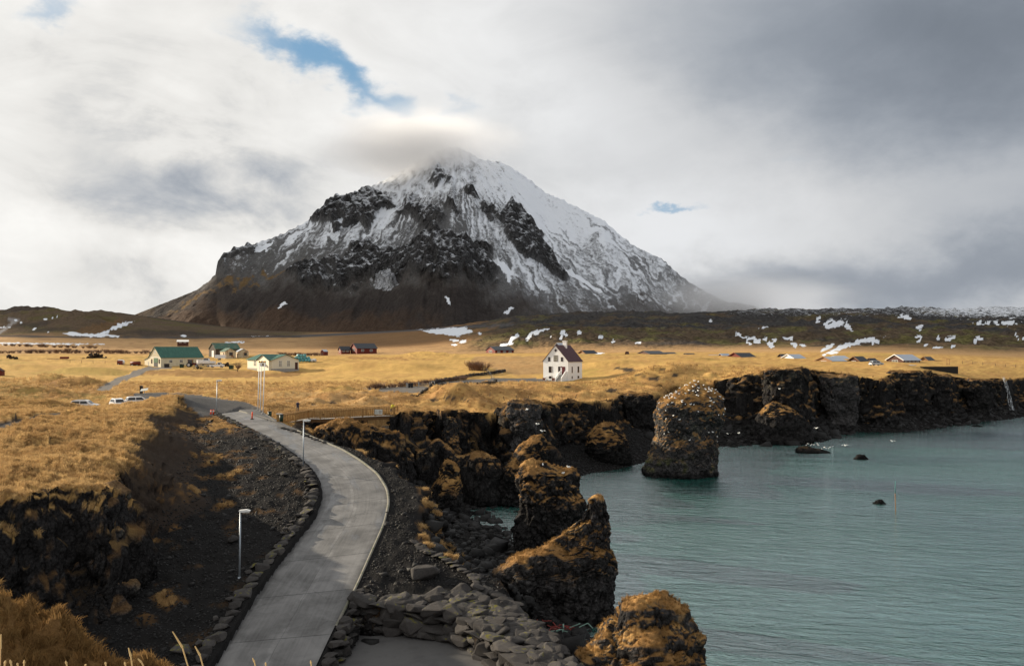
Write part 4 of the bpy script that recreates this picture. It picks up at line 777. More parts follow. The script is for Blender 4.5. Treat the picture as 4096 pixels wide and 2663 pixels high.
def scatter(name, pts, sizes, mat, lib=STS, seed=0, kind='stuff'):
    """one mass of loose stones nobody would count"""
    r = np.random.default_rng(seed); VV = []; FF = []; o_ = 0
    for (x_, y_, z_), s in zip(pts, sizes):
        co, fa = lib[r.integers(len(lib))]; a_ = r.random() * 6.28; ca, sa = math.cos(a_), math.sin(a_); t_ = r.normal() * .3
        q_ = co * s * np.array([1, 1, r.uniform(.8, 1.3)]); q_ = np.stack([q_[:, 0] * ca - q_[:, 1] * sa, q_[:, 0] * sa + q_[:, 1] * ca, q_[:, 2] + q_[:, 0] * t_], 1)
        VV.append(q_ + np.array([x_, y_, z_])); FF.append(fa + o_); o_ += len(co)
    me_ = np_mesh(name, np.concatenate(VV), np.concatenate(FF), smooth=False); o = link(name, me_, mat); tag(o, kind=kind); return o
def ground_pts(mask, n, seed):
    """random points on ground faces, weighted by area as seen"""
    r = np.random.default_rng(seed); Fg = GR['F']; ok = mask[Fg].mean(1) > .6; Fk = Fg[ok]; Vg = GR['V']
    a_, b2, c_, d_ = (Vg[Fk[:, i]] for i in range(4)); ar = np.linalg.norm(np.cross(c_ - a_, d_ - b2), axis=1)
    w_ = ar / (a_[:, 1] ** 1.3); pk = r.choice(len(Fk), n, p=w_ / w_.sum()); u = r.random(n)[:, None]; v_ = r.random(n)[:, None]
    return (a_[pk] * (1 - u) + b2[pk] * u) * (1 - v_) + (d_[pk] * (1 - u) + c_[pk] * u) * v_, Fk[pk, 0]
Xg, Yg, Zg = GR['V'].T; lowm = (GR['kP'] < .3) & ~GR['ism'] & (GR['dB'] < -1.5) & (Zg > -.5) & (Zg < 6) & (Yg > 50) & (Yg < 300)
pts, _i = ground_pts((lowm & ((Xg < 6) | (Yg > 165))).astype(float), 5200, 1)
sz = np.clip(np.random.default_rng(2).lognormal(-1.15, .55, len(pts)), .12, 1.6) * np.where(pts[:, 1] > 150, 1.6, 1.0)
scatter('shore_boulders', pts, sz, 'wet_stone', seed=3)
pts, _i = ground_pts((lowm & (Xg > 6) & (Yg < 175)).astype(float), 3800, 4); scatter('beach_pebbles', pts, np.random.default_rng(5).uniform(.10, .32, len(pts)), 'wet_stone', seed=5)
bk = (GR['kP'] < .25) & ~GR['ism'] & (GR['dB'] > -.3) & (GR['dR'] < -.35) & (Yg > 40) & (Yg < 112) & ~((Yg < 55) & (Xg > -8) )
pts, _i = ground_pts(bk.astype(float), 9000, 6); scatter('bank_gravel', pts, np.random.default_rng(7).uniform(.05, .13, len(pts)) * (1 + (np.random.default_rng(8).random(len(pts)) > .985) * 2.0), 'wet_stone', seed=7)
# ---------------------------------------------------------------- road, kerbs and walls
m, t, p = newmat('concrete_road')
P = t.node('ShaderNodeNewGeometry').outputs['Position']; uvn = t.node('ShaderNodeAttribute', attribute_name='rd').outputs['Vector']
ux, uy, _z = t.xyz(uvn)[0:3]
a = t.noise(P, .45, 5, .6, .4); b_ = t.noise(P, 7.0, 4, .65); c = t.noise(t.vmul(uvn, (1.5, .12, 1)), 2.6, 5, .6)
d = t.noise(t.comb(t.m('MULTIPLY', ux, 3.0), t.m('MULTIPLY', uy, .05), 0.0), 2.2, 4, .6)
pan = t.noise(t.comb(t.m('SNAP', uy, 6.0), t.m('SNAP', ux, 3.4), 0.0), .73, 0)
v = t.m('ADD', .22, t.m('ADD', t.m('MULTIPLY', t.ss(a, .25, .75), .5), t.m('MULTIPLY', b_, .2)))
v = t.m('ADD', v, t.m('ADD', t.m('MULTIPLY', c, .22), t.m('ADD', t.m('MULTIPLY', t.m('SUBTRACT', d, .5), .45), t.m('MULTIPLY', t.m('SUBTRACT', pan, .5), .25))))
cen = t.m('ABSOLUTE', t.m('ADD', ux, t.m('MULTIPLY', t.m('SUBTRACT', t.noise(P, .35, 2), .5), 1.2)))
v = t.m('ADD', v, t.m('MULTIPLY', t.m('MULTIPLY', t.ss(cen, .34, 0.0), t.ss(t.noise(P, .8, 5, .7), .35, .7)), .42))    # pale patchy strip along the middle
jt = t.m('ABSOLUTE', t.m('SUBTRACT', t.m('FRACT', t.m('DIVIDE', t.m('ADD', uy, t.m('MULTIPLY', b_, .05)), 6.0)), .5)); jl = t.ss(jt, .4905, .4965)
jc = t.ss(t.m('ABSOLUTE', t.m('ADD', ux, t.m('MULTIPLY', t.m('SUBTRACT', t.noise(P, .5, 3), .5), .25))), .035, .012)
v = t.m('MULTIPLY', v, t.m('SUBTRACT', 1.0, t.m('MAXIMUM', t.m('MULTIPLY', jl, .62), t.m('MULTIPLY', jc, .35))))
ew = t.m('SUBTRACT', t.m('ABSOLUTE', ux), t.m('ADD', 2.35, t.m('MULTIPLY', t.noise(P, .9, 4, .65), 1.1)))
v = t.m('MULTIPLY', v, t.m('SUBTRACT', 1.0, t.m('MULTIPLY', t.ss(ew, -.35, .5), .55)))                                   # grit and damp along the edges
Pd = t.node('ShaderNodeVectorMath', operation='ADD'); nz_ = t.node('ShaderNodeTexNoise'); t.l.new(P, nz_.inputs['Vector']); nz_.inputs['Scale'].default_value = .8; t.l.new(P, Pd.inputs[0]); t.l.new(t.vmul(nz_.outputs['Color'], (2.4, 2.4, 0)), Pd.inputs[1])
ck = t.ss(t.vor(t.vmul(Pd.outputs[0], (1, 1, .2)), .16, 'DISTANCE_TO_EDGE'), .012, .004); v = t.m('MULTIPLY', v, t.m('SUBTRACT', 1.0, t.m('MULTIPLY', t.m('MULTIPLY', ck, t.ss(t.noise(P, .12, 2), .52, .62)), .22)))
wet = t.ss(t.noise(t.vmul(uvn, (.5, .16, 1)), .8, 5, .65, .6), .52, .62); v = t.m('MULTIPLY', v, t.m('SUBTRACT', 1.0, t.m('MULTIPLY', wet, .28)))
s_ = t.node('ShaderNodeVectorMath', operation='SCALE'); s_.inputs[0].default_value = (.185, .182, .180); t.l.new(v, s_.inputs['Scale']); t.l.new(s_.outputs[0], p.inputs['Base Color'])
t.put(p.inputs['Roughness'], t.m('SUBTRACT', .72, t.m('MULTIPLY', wet, .4))); p.inputs['Specular IOR Level'].default_value = .35
t.put(p.inputs['Normal'], t.bump(t.m('ADD', t.m('MULTIPLY', b_, .4), t.m('MULTIPLY', jl, -1.2)), .35, .02))
nA_ = 14; ff = np.linspace(0, 1, nA_)
Vr = RL[:, None] * (1 - ff)[None, :, None] + RR[:, None] * ff[None, :, None]
wdt = np.linalg.norm(RR - RL, axis=1); sl = np.concatenate([[0], np.cumsum(np.linalg.norm(np.diff((RL + RR)[:, :2] / 2, axis=0), axis=1))])
rd = np.stack([(ff - .5)[None] * wdt[:, None], np.repeat(sl[:, None], nA_, 1), np.zeros((len(sl), nA_))], -1).reshape(-1, 3)
Vr = Vr.reshape(-1, 3); Fr = grid_faces(len(RL), nA_)
me = np_mesh('road', Vr, Fr[:, ::-1] if vnormals(Vr, Fr)[:, 2].mean() < 0 else Fr, dict(rd=rd)); road = link('road', me, 'concrete_road'); tag(road, kind='structure')
plain('kerb_concrete', (.17, .16, .135), .85, .4, 1.2, bump=.01, col2=(.09, .095, .06)); plain('asphalt', (.07, .07, .072), .9, .25, 6, bump=.01); plain('apron_concrete', (.085, .083, .082), .7, .35, .8, bump=.01, col2=(.06, .058, .058))
def strip(name, line, w0, w1, z0, z1, mat, parent=None, kind=None):
    """a kerb: box section swept along a plan line; w0..w1 sideways, z0..z1 up"""
    Q = np.array(line, float); T = np.gradient(Q[:, :2], axis=0); T /= np.linalg.norm(T, axis=1)[:, None]; Nn = np.stack([T[:, 1], -T[:, 0]], 1)
    V = []
    for ww, zz in ((w0, z0), (w0, z1), (w1, z1), (w1, z0)): V.append(np.concatenate([Q[:, :2] + Nn * ww, Q[:, 2:3] + zz], 1))
    V = np.stack(V, 1).reshape(-1, 3); Fq = grid_faces(len(Q), 4, True)
    o = link(name, np_mesh(name, V, Fq, smooth=False), mat, parent)
    if kind: tag(o, kind=kind)
    return o
kb = strip('kerb', RR[38:], .0, .22, -.3, .13, 'kerb_concrete', kind='structure')
strip('kerb', RR[10:40], .003, .16, -.3, .06, 'kerb_concrete', kind='structure'); strip('gutter', RL[2:100], -.42, .02, -.3, .03, 'asphalt', kind='structure')
# pavement from the road up to the footbridge
pv = [on_road(955, 1640, .05), on_road(1030, 1640, .05), on_road(1078, 1666, .05), on_road(1130, 1694, .05), on_road(1190, 1722, .05), on_road(1150, 1714, .05), on_road(1110, 1694, .05), on_road(1010, 1660, .05)]
zz_ = 12.05
V = [(x_, y_, zroad(y_) + .16) for x_, y_, z_ in pv]; V += [(x_, y_, z_ - .6) for x_, y_, z_ in V]; n_ = len(pv)
bm = bmesh.new(); vs = [bm.verts.new(v_) for v_ in V]; bm.faces.new(vs[:n_])
for i in range(n_): bm.faces.new([vs[i], vs[(i + 1) % n_], vs[n_ + (i + 1) % n_], vs[n_ + i]])
bmesh.ops.recalc_face_normals(bm, faces=bm.faces); me = bpy.data.meshes.new('pavement'); bm.to_mesh(me); bm.free(); tag(link('pavement', me, 'asphalt'), kind='structure')
# lower concrete apron in front of the stone wall
ap_ = [onz(*q_, 2.62)[:2] for q_ in [(1440, 2500), (1560, 2490), (1760, 2500), (1900, 2545), (2080, 2680), (2300, 2900), (2400, 3300), (1150, 3300), (1330, 2700)]]
me = bpy.data.meshes.new('apron'); me.from_pydata([(x_, y_, 2.62) for x_, y_ in ap_], [], [list(range(len(ap_)))]); me.update(); tag(link('apron', me, 'apron_concrete'), kind='structure')
def thing(name, label, cat, loc=(0, 0, 0), rz=0.0, group=None):
    o = bpy.data.objects.new(name, None); COL.objects.link(o); o.location = loc; o.rotation_euler = (0, 0, rz); o.empty_display_size = .3
    return tag(o, label, cat, group)
def put_stone(par, x_, y_, z_, s, sq=1.0, rz=None, name='stone', mat='stone', i=None, tilt=.15, wide=1.0):
    o = bpy.data.objects.new(name, STN[RND.randrange(len(STN)) if i is None else i])
    if not o.data.materials: o.data.materials.append(MATS[mat])
    COL.objects.link(o); o.parent = par; o.location = (x_, y_, z_); o.scale = (s * wide, s, s * sq)
    o.rotation_euler = (RND.gauss(0, tilt), RND.gauss(0, tilt), RND.uniform(0, 6.28) if rz is None else rz); return o
RND = random.Random(5)
# drystone wall round the apron
FL = np.array([onz(*q_) for q_ in [(1425, 2385, 4.5), (1490, 2408, 4.5), (1600, 2412, 4.5), (1750, 2432, 4.4), (1850, 2455, 4.3), (1950, 2510, 4.2), (2050, 2590, 4.0), (2150, 2690, 3.8), (2260, 2800, 3.6)]])
FL = resample(FL, 100); OUT = resample([onz(*q_) for q_ in [(1440, 2362, 4.6), (1520, 2388, 4.6), (1640, 2385, 4.6), (1760, 2370, 4.6), (1860, 2360, 4.5), (1960, 2345, 4.4), (2060, 2425, 4.2), (2160, 2505, 4.0), (2300, 2640, 3.8)]], 100)
wall = thing('stone_wall', 'curved wall of large rough stones around the sunken concrete apron', 'stone wall', (0, 0, 0))
d_ = np.concatenate([[0], np.cumsum(np.linalg.norm(np.diff(FL[:, :2], axis=0), axis=1))])
for row in range(4):
    s = RND.uniform(0, .3)
    while s < d_[-1]:
        wst = RND.uniform(.95, 1.8) * (1.05 if row == 0 else .95) ; c = s + wst / 2; x_, y_ = (np.interp(c, d_, FL[:, k]) for k in (0, 1)); zt = float(np.interp(c, d_, FL[:, 2]))
        zz_ = zt - .08 - row * .50 + RND.uniform(-.08, .08)
        if zz_ > 2.45:
            f_ = min(1, max(0, (c - 4) / 6)); off = -.10 - row * .10
            tx, ty = (np.interp(c + .3, d_, FL[:, 0]) - np.interp(c - .3, d_, FL[:, 0])), (np.interp(c + .3, d_, FL[:, 1]) - np.interp(c - .3, d_, FL[:, 1])); L_ = math.hypot(tx, ty) + 1e-9
            put_stone(wall, x_ + ty / L_ * -off * .9, y_ + tx / L_ * off, zz_, wst * .72, RND.uniform(.85, 1.15) * .5 / (.57 * wst * .72) * .86, math.atan2(ty, tx) + RND.gauss(0, .12), tilt=.10)
        s += wst * .94
for i in range(4, 100, 1):      # capping stones across the thickness of the wall
    a_, b2 = FL[i], OUT[i]; L_ = math.hypot(*(b2 - a_)[:2]); k_ = 0.25
    while k_ < L_:
        if RND.random() < .24:
            f_ = k_ / L_; q_ = a_ + (b2 - a_) * f_
            put_stone(wall, q_[0] + RND.gauss(0, .08), q_[1] + RND.gauss(0, .08), q_[2] - .04 + RND.uniform(-.05, .08), RND.uniform(.55, 1.0), .62, tilt=.16)
        k_ += RND.uniform(.45, .65)
for i in range(0, 100):         # rubble spilling down the seaward side
    if i > 26 and RND.random() < .8:
        for k_ in range(2):
            b2 = OUT[i]; nx_ = OUT[min(99, i + 1)] - OUT[max(0, i - 1)]; nn = np.array([-nx_[1], nx_[0]]); nn /= np.linalg.norm(nn) + 1e-9; q_ = RND.uniform(.1, 2.0)
            put_stone(wall, b2[0] + nn[0] * q_, b2[1] + nn[1] * q_, b2[2] - .15 - q_ * .95, RND.uniform(.2, .42), .8, tilt=.4)
# wing of stones holding up the road edge
wing = thing('stone_wall', 'low line of stacked stones holding up the edge of the concrete road', 'stone wall', (0, 0, 0))
WL = resample([on_road(*q_) for q_ in [(1432, 2365), (1405, 2420), (1365, 2500), (1325, 2585), (1290, 2670), (1255, 2760)]], 60)
for row in range(3):
    for i in range(0, 60, 5):
        q_ = WL[min(59, i + RND.randrange(3))]; put_stone(wing, q_[0] + .22 + row * .12, q_[1], q_[2] + .12 - row * .5, RND.uniform(.42, .62), .75, RND.gauss(1.2, .3), tilt=.15)
# kerb stones on the inner side of the road
kl = thing('stone_kerb', 'row of rough kerb stones along the inner edge of the curving road', 'stone kerb', (0, 0, 0))
i = 3.0; Lr = np.concatenate([[0], np.cumsum(np.linalg.norm(np.diff(RL[:, :2], axis=0), axis=1))]); s = 1.0
while s < Lr[-1] - 2:
    wst = RND.uniform(.6, 1.25) * (1.0 if s < 45 else .7); c = s + wst / 2; x_, y_ = np.interp(c, Lr, RL[:, 0]), np.interp(c, Lr, RL[:, 1]); tx = np.interp(c + .5, Lr, RL[:, 0]) - np.interp(c - .5, Lr, RL[:, 0]); ty = np.interp(c + .5, Lr, RL[:, 1]) - np.interp(c - .5, Lr, RL[:, 1]); L_ = math.hypot(tx, ty)
    off = .78 + RND.uniform(-.08, .12)
    put_stone(kl, x_ - ty / L_ * off, y_ + tx / L_ * off, zroad(y_) + RND.uniform(.32, .46), wst * .74, RND.uniform(.6, .85), math.atan2(ty, tx) + RND.gauss(0, .15), tilt=.12)
    if RND.random() < .35: put_stone(kl, x_ - ty / L_ * (off + .6), y_ + tx / L_ * (off + .6), zroad(y_) + .55, RND.uniform(.25, .42), .7, tilt=.2)
    s += wst * 1.02
# flat stones below the footbridge, edge of the shoulder
kr = thing('stone_kerb', 'short row of flat stones between the road and the footbridge', 'stone kerb', (0, 0, 0))
for q_ in resample([on_road(*v_) for v_ in [(1128, 1712), (1165, 1722), (1200, 1733), (1240, 1750), (1275, 1762), (1300, 1770)]], 13):
    put_stone(kr, q_[0] + .1, q_[1], q_[2] + .05, RND.uniform(.42, .62), .45, .4, tilt=.1); put_stone(kr, q_[0] + .6, q_[1] + .5, q_[2] - .2, RND.uniform(.4, .6), .6, tilt=.15)
ks = thing('stone_kerb', 'line of flat stones edging the gravel shoulder above the inlet boulders', 'stone kerb', (0, 0, 0))
for q_ in resample([on_road(*v_) for v_ in [(1660, 2165), (1700, 2200), (1766, 2222), (1821, 2262), (1870, 2285), (1900, 2310), (1912, 2345)]], 16):
    put_stone(ks, q_[0], q_[1], q_[2] - .02, RND.uniform(.38, .62), .45, tilt=.12); put_stone(ks, q_[0] + RND.uniform(.3, .7), q_[1] + RND.uniform(-.2, .3), q_[2] - .3, RND.uniform(.3, .5), .7, tilt=.3)
def boulder(name, px, py, s, lab, sq=.9, i=0, sub=.25, group=None, scl=(1.25, 1)):
    x_, y_, z_ = on_road(px, py); b_ = bpy.data.objects.new(name, stone_mesh(900 + i, 1, .85, .62, 3, 1.0)); b_.data.materials.append(MATS['stone']); COL.objects.link(b_)
    z_ = gz(x_, y_); b_.location = (x_, y_, z_ + s * .62 * sq * (1 - sub)); b_.scale = (s * scl[0], s * scl[1], s * sq); b_.rotation_euler = (.05, -.06, .3 + i); tag(b_, lab, 'boulder', group); return b_
boulder('boulder', 1700, 2300, .98, 'large flat-topped boulder alone on the gravel shoulder right of the road', 1.0, 0)
boulder('boulder', 932, 2185, .55, 'grey boulder on the dark gravel bank beside the lamp post', .85, 1)
boulder('boulder', 1136, 1918, .48, 'small round boulder on the gravel bank inside the road bend', .95, 2, scl=(1, 1))
boulder('boulder', 730, 2640, .6, 'half buried boulder at the foot of the gravel bank', .7, 3)
# ---------------------------------------------------------------- dry grass
m, t, p = newmat('dry_grass'); m.node_tree.nodes.clear(); t = NT(m.node_tree)
o_ = t.node('ShaderNodeOutputMaterial'); df = t.node('ShaderNodeBsdfDiffuse'); tr = t.node('ShaderNodeBsdfTranslucent'); mx = t.node('ShaderNodeMixShader'); mx.inputs[0].default_value = .38
P = t.node('ShaderNodeNewGeometry').outputs['Position']; rn = t.node('ShaderNodeObjectInfo').outputs['Random']
gcol = t.mix(t.ss(t.m('ADD', t.m('ADD', t.m('MULTIPLY', t.noise(P, .14, 4, .6), .55), t.m('MULTIPLY', t.noise(P, .75, 3, .6), .45)), t.m('MULTIPLY', rn, .2)), .46, .74), (.53, .36, .165), (.24, .13, .05))
gcol = t.mix(t.m('MULTIPLY', rn, .35), gcol, (.60, .45, .24))
t.l.new(gcol, df.inputs[0]); t.l.new(gcol, tr.inputs[0]); t.l.new(df.outputs[0], mx.inputs[1]); t.l.new(tr.outputs[0], mx.inputs[2]); t.l.new(mx.outputs[0], o_.inputs[0])
m2 = MATS['dry_grass'].copy(); m2.name = 'brown_turf'; MATS['brown_turf'] = m2  # darker copy: mound shade painted in, plus the browner stack turf
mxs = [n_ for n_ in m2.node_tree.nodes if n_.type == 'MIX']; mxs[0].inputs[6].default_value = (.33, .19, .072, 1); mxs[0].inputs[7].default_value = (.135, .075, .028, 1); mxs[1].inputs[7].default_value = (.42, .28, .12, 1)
def tuft_mesh(seed, nb, hgt, spread, wid, mat='dry_grass'):
    r = random.Random(seed); V = []; Fa = []
    for _ in range(nb):
        a_ = r.uniform(0, 6.28); rr = spread * math.sqrt(r.random()); bx, by = rr * math.cos(a_), rr * math.sin(a_); h_ = hgt * r.uniform(.55, 1.15)
        la = r.gauss(.0, .9) + .3; ln = h_ * r.uniform(.25, .9); lx, ly = math.cos(la) * ln, math.sin(la) * ln; wx_, wy_ = -math.sin(a_) * wid, math.cos(a_) * wid
        k = len(V); V += [(bx - wx_, by - wy_, -.05), (bx + wx_, by + wy_, -.05), (bx + lx * .35 + wx_ * .8, by + ly * .35 + wy_ * .8, h_ * .62), (bx + lx * .35 - wx_ * .8, by + ly * .35 - wy_ * .8, h_ * .62), (bx + lx, by + ly, h_ * r.uniform(.75, 1.0))]
        Fa += [(k, k + 1, k + 2, k + 3), (k + 3, k + 2, k + 4)]
    me = bpy.data.meshes.new('grass_tuft'); me.from_pydata(V, [], Fa); me.update(); me.materials.append(MATS[mat]); return me
TUFTS = [bpy.data.objects.new('grass_tuft', tuft_mesh(i, 16, .34, .24, .016)) for i in range(4)]
TC = bpy.data.collections.new('grass_tufts')
for o in TUFTS: TC.objects.link(o)
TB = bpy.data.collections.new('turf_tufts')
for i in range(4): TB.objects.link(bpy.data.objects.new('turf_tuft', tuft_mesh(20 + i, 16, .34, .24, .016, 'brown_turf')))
def grass_field(name, P_, N_, S_, seed, coll=None):
    """points -> tufts, by geometry nodes"""
    r = np.random.default_rng(seed); n_ = len(P_); me = bpy.data.meshes.new(name); me.vertices.add(n_); me.vertices.foreach_set('co', np.ascontiguousarray(P_, np.float32).ravel())
    rx = np.clip(-N_[:, 1], -.7, .7) * .55 + r.normal(size=n_) * .14; ry = np.clip(N_[:, 0], -.7, .7) * .55 + r.normal(size=n_) * .14
    at_ = me.attributes.new('rot', 'FLOAT_VECTOR', 'POINT'); at_.data.foreach_set('vector', np.stack([rx, ry, r.random(n_) * 6.28], 1).astype(np.float32).ravel())
    at_ = me.attributes.new('scl', 'FLOAT', 'POINT'); at_.data.foreach_set('value', S_.astype(np.float32))
    o = bpy.data.objects.new(name, me); COL.objects.link(o); tag(o, kind='stuff')
    ng = bpy.data.node_groups.new(name, 'GeometryNodeTree'); ng.interface.new_socket('Geometry', in_out='INPUT', socket_type='NodeSocketGeometry'); ng.interface.new_socket('Geometry', in_out='OUTPUT', socket_type='NodeSocketGeometry')
    gi = ng.nodes.new('NodeGroupInput'); go = ng.nodes.new('NodeGroupOutput'); ip = ng.nodes.new('GeometryNodeInstanceOnPoints'); ci = ng.nodes.new('GeometryNodeCollectionInfo')
    ci.inputs[0].default_value = coll or TC; ci.inputs['Separate Children'].default_value = True; ci.inputs['Reset Children'].default_value = True
    ar = ng.nodes.new('GeometryNodeInputNamedAttribute'); ar.data_type = 'FLOAT_VECTOR'; ar.inputs[0].default_value = 'rot'; as_ = ng.nodes.new('GeometryNodeInputNamedAttribute'); as_.data_type = 'FLOAT'; as_.inputs[0].default_value = 'scl'
    e2r = ng.nodes.new('FunctionNodeEulerToRotation'); rv = ng.nodes.new('FunctionNodeRandomValue'); rv.data_type = 'INT'; rv.inputs[4].default_value = 0; rv.inputs[5].default_value = 3
    L_ = ng.links.new; L_(gi.outputs[0], ip.inputs['Points']); L_(ci.outputs[0], ip.inputs['Instance']); ip.inputs['Pick Instance'].default_value = True; L_(rv.outputs[2], ip.inputs['Instance Index'])
    L_(ar.outputs[0], e2r.inputs[0]); L_(e2r.outputs[0], ip.inputs['Rotation']); L_(as_.outputs[0], ip.inputs['Scale']); L_(ip.outputs[0], go.inputs[0])
    md = o.modifiers.new('tufts', 'NODES'); md.node_group = ng
    return o
gm = (1 - np.clip(GR['rock'] * 1.6, 0, 1)) * (GR['kP'] > .7) * (GR['col'][:, 0] > .12) * (~GR['paved']) * (GR['dR'] < -1) * (GR['snow'] < .2) * (Yg > 30) * (Yg < 135) * ~GR['ism']
gm = gm * (np.abs(GR['px'] - 2048) < 2400)
P_, i_ = ground_pts((gm > .5).astype(float), 26000, 11); r_ = np.random.default_rng(12)
cl = fb2(P_[:, 0] / 1.9, P_[:, 1] / 1.9, 2, 21)
grass_field('dry_grass_plateau', P_, GR['N'][i_], (.62 + .5 * np.abs(cl) + r_.random(len(P_)) * .5) * np.clip(.7 + P_[:, 1] / 400, .7, 1.0), 13)
gm = (1 - np.clip(GR['rock'] * 1.6, 0, 1)) * (GR['kP'] > .7) * (~GR['paved']) * (GR['dR'] < -3) * (GR['snow'] < .2) * (Yg > 118) * (Yg < 215) * (np.abs(GR['px'] - 2048) < 2300)
P_, i_ = ground_pts((gm > .5).astype(float), 9000, 41); grass_field('dry_grass_far', P_, GR['N'][i_], (.7 + r_.random(len(P_)) * .9) * np.clip(P_[:, 1] / 150, .8, 1.4), 43)
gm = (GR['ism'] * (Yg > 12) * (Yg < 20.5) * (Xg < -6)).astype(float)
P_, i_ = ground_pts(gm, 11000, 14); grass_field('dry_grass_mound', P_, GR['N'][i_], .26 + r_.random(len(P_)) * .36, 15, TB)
sl_ = ((GR['kP'] < .5) & (GR['dB'] > -6) & (GR['dB'] < -.2) & (Yg > 58) & (Yg < 112) & (Xg < 2) & (Zg > 1.6) & (GR['rock'] < .5) & (GR['dR'] < -1.5) & (GR['col'][:, 0] > .12)).astype(float)
if (sl_[GR['F']].mean(1) > .6).any():
    P_, i_ = ground_pts(sl_, 5000, 16); grass_field('dry_grass_slope', P_, GR['N'][i_], .6 + r_.random(len(P_)) * .6, 17)
lb_ = ((GR['kP'] < .5) & (GR['dB'] > 0) & (GR['dR'] < -2) & (Yg > 42) & (Yg < 112) & (GR['col'][:, 0] > .10) & ~GR['ism']).astype(float)
P_, i_ = ground_pts(lb_, 2500, 18); grass_field('dry_grass_bank', P_, GR['N'][i_], .25 + r_.random(len(P_)) * .4, 19)
PP, NN = [], []
for k, (V_, N_, g_, F_) in enumerate(GRASSY):
    ok = (g_[F_].mean(1) > .5); Fk = F_[ok]
    if not len(Fk): continue
    a_, b2, c_, d_ = (V_[Fk[:, i]] for i in range(4)); ar_ = np.linalg.norm(np.cross(c_ - a_, d_ - b2), axis=1) / 2
    ctr = (a_ + c_) / 2; n_ = int(min(3500, ar_.sum() * (15 if ctr[:, 1].mean() < 70 else 6)))
    if n_ < 5: continue
    rr = np.random.default_rng(100 + k); pk = rr.choice(len(Fk), n_, p=ar_ / ar_.sum()); u = rr.random(n_)[:, None]; v_ = rr.random(n_)[:, None]
    PP.append((a_[pk] * (1 - u) + b2[pk] * u) * (1 - v_) + (d_[pk] * (1 - u) + c_[pk] * u) * v_); NN.append(N_[Fk[pk, 0]])
PP = np.concatenate(PP); NN = np.concatenate(NN); r_ = np.random.default_rng(30)
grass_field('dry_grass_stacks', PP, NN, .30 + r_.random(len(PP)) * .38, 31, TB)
# ---------------------------------------------------------------- building kit
class MB:
    def __init__(s): s.v = []; s.f = []
    def add(s, v, f): k = len(s.v); s.v += [tuple(q_) for q_ in v]; s.f += [tuple(i + k for i in q_) for q_ in f]; return s
    def box(s, x0, x1, y0, y1, z0, z1):
        return s.add([(x0, y0, z0), (x1, y0, z0), (x1, y1, z0), (x0, y1, z0), (x0, y0, z1), (x1, y0, z1), (x1, y1, z1), (x0, y1, z1)], [(0, 3, 2, 1), (4, 5, 6, 7), (0, 1, 5, 4), (1, 2, 6, 5), (2, 3, 7, 6), (3, 0, 4, 7)])
    def prism(s, poly, a0, a1, axis='y', cap=True):
        """poly of (u, z), swept along axis from a0 to a1"""
        n = len(poly); mk = (lambda u, z, a: (u, a, z)) if axis == 'y' else ((lambda u, z, a: (a, u, z)) if axis == 'x' else (lambda u, z, a: (u, z, a)))
        v = [mk(u, z, a0) for u, z in poly] + [mk(u, z, a1) for u, z in poly]
        f = [(i, (i + 1) % n, n + (i + 1) % n, n + i) for i in range(n)]
        if cap: f += [tuple(range(n))[::-1], tuple(range(n, 2 * n))]
        return s.add(v, f)
    def cyl(s, p0, p1, r0, r1=None, n=10, cap=True):
        p0, p1 = Vector(p0), Vector(p1); r1 = r0 if r1 is None else r1; d = (p1 - p0).normalized(); a = d.orthogonal().normalized(); b_ = d.cross(a); v = []
        for p_, r in ((p0, r0), (p1, r1)): v += [p_ + (a * math.cos(6.2832 * i / n) + b_ * math.sin(6.2832 * i / n)) * r for i in range(n)]
        f = [(i, (i + 1) % n, n + (i + 1) % n, n + i) for i in range(n)]
        if cap: f += [tuple(range(n))[::-1], tuple(range(n, 2 * n))]
        return s.add(v, f)
    def tube(s, path, r, n=6):
        for a, b_ in zip(path[:-1], path[1:]): s.cyl(a, b_, r, n=n)
        return s
    def ball(s, c, rx, ry, rz, nu=12, nv=8):
        v = []; f = []
        for j in range(nv + 1):
            ph = math.pi * j / nv
            for i in range(nu): v.append((c[0] + rx * math.sin(ph) * math.cos(6.2832 * i / nu), c[1] + ry * math.sin(ph) * math.sin(6.2832 * i / nu), c[2] + rz * math.cos(ph)))
        for j in range(nv):
            for i in range(nu): f.append((j * nu + i, (j + 1) * nu + i, (j + 1) * nu + (i + 1) % nu, j * nu + (i + 1) % nu))
        return s.add(v, f)
    def build(s, name, mat, parent=None, smooth=False, bevel=0.0):
        me = bpy.data.meshes.new(name); me.from_pydata(s.v, [], s.f); me.update()
        bm = bmesh.new(); bm.from_mesh(me); bmesh.ops.remove_doubles(bm, verts=bm.verts, dist=1e-5); bmesh.ops.recalc_face_normals(bm, faces=bm.faces)
        if bevel: bmesh.ops.bevel(bm, geom=list(bm.edges), offset=bevel, segments=2, affect='EDGES')
        bm.to_mesh(me); bm.free()
        if smooth:
            for p_ in me.polygons: p_.use_smooth = True
        return link(name, me, mat, parent)
def copy_tree(o, parent=None):
    c = o.copy(); COL.objects.link(c)
    if parent: c.parent = parent
    for ch in list(o.children): copy_tree(ch, c)
    return c
plain('white_render', (.84, .84, .83), .8, .05, 1.5, col2=(.78, .78, .77)); plain('cream_board', (.62, .56, .40), .7, .18, .6, streak=(3, 3, .4), col2=(.50, .44, .31)); plain('cream_paint', (.68, .64, .50), .7, .12, .8)
plain('green_roof', (.022, .095, .070), .55, .3, .5, streak=(1, 4, 1), col2=(.035, .12, .085)); plain('old_green_roof', (.05, .12, .085), .6, .4, .6, col2=(.11, .12, .08)); plain('maroon_roof', (.05, .010, .014), .5, .15, .5); plain('maroon_paint', (.10, .012, .014), .5, .15, 2)
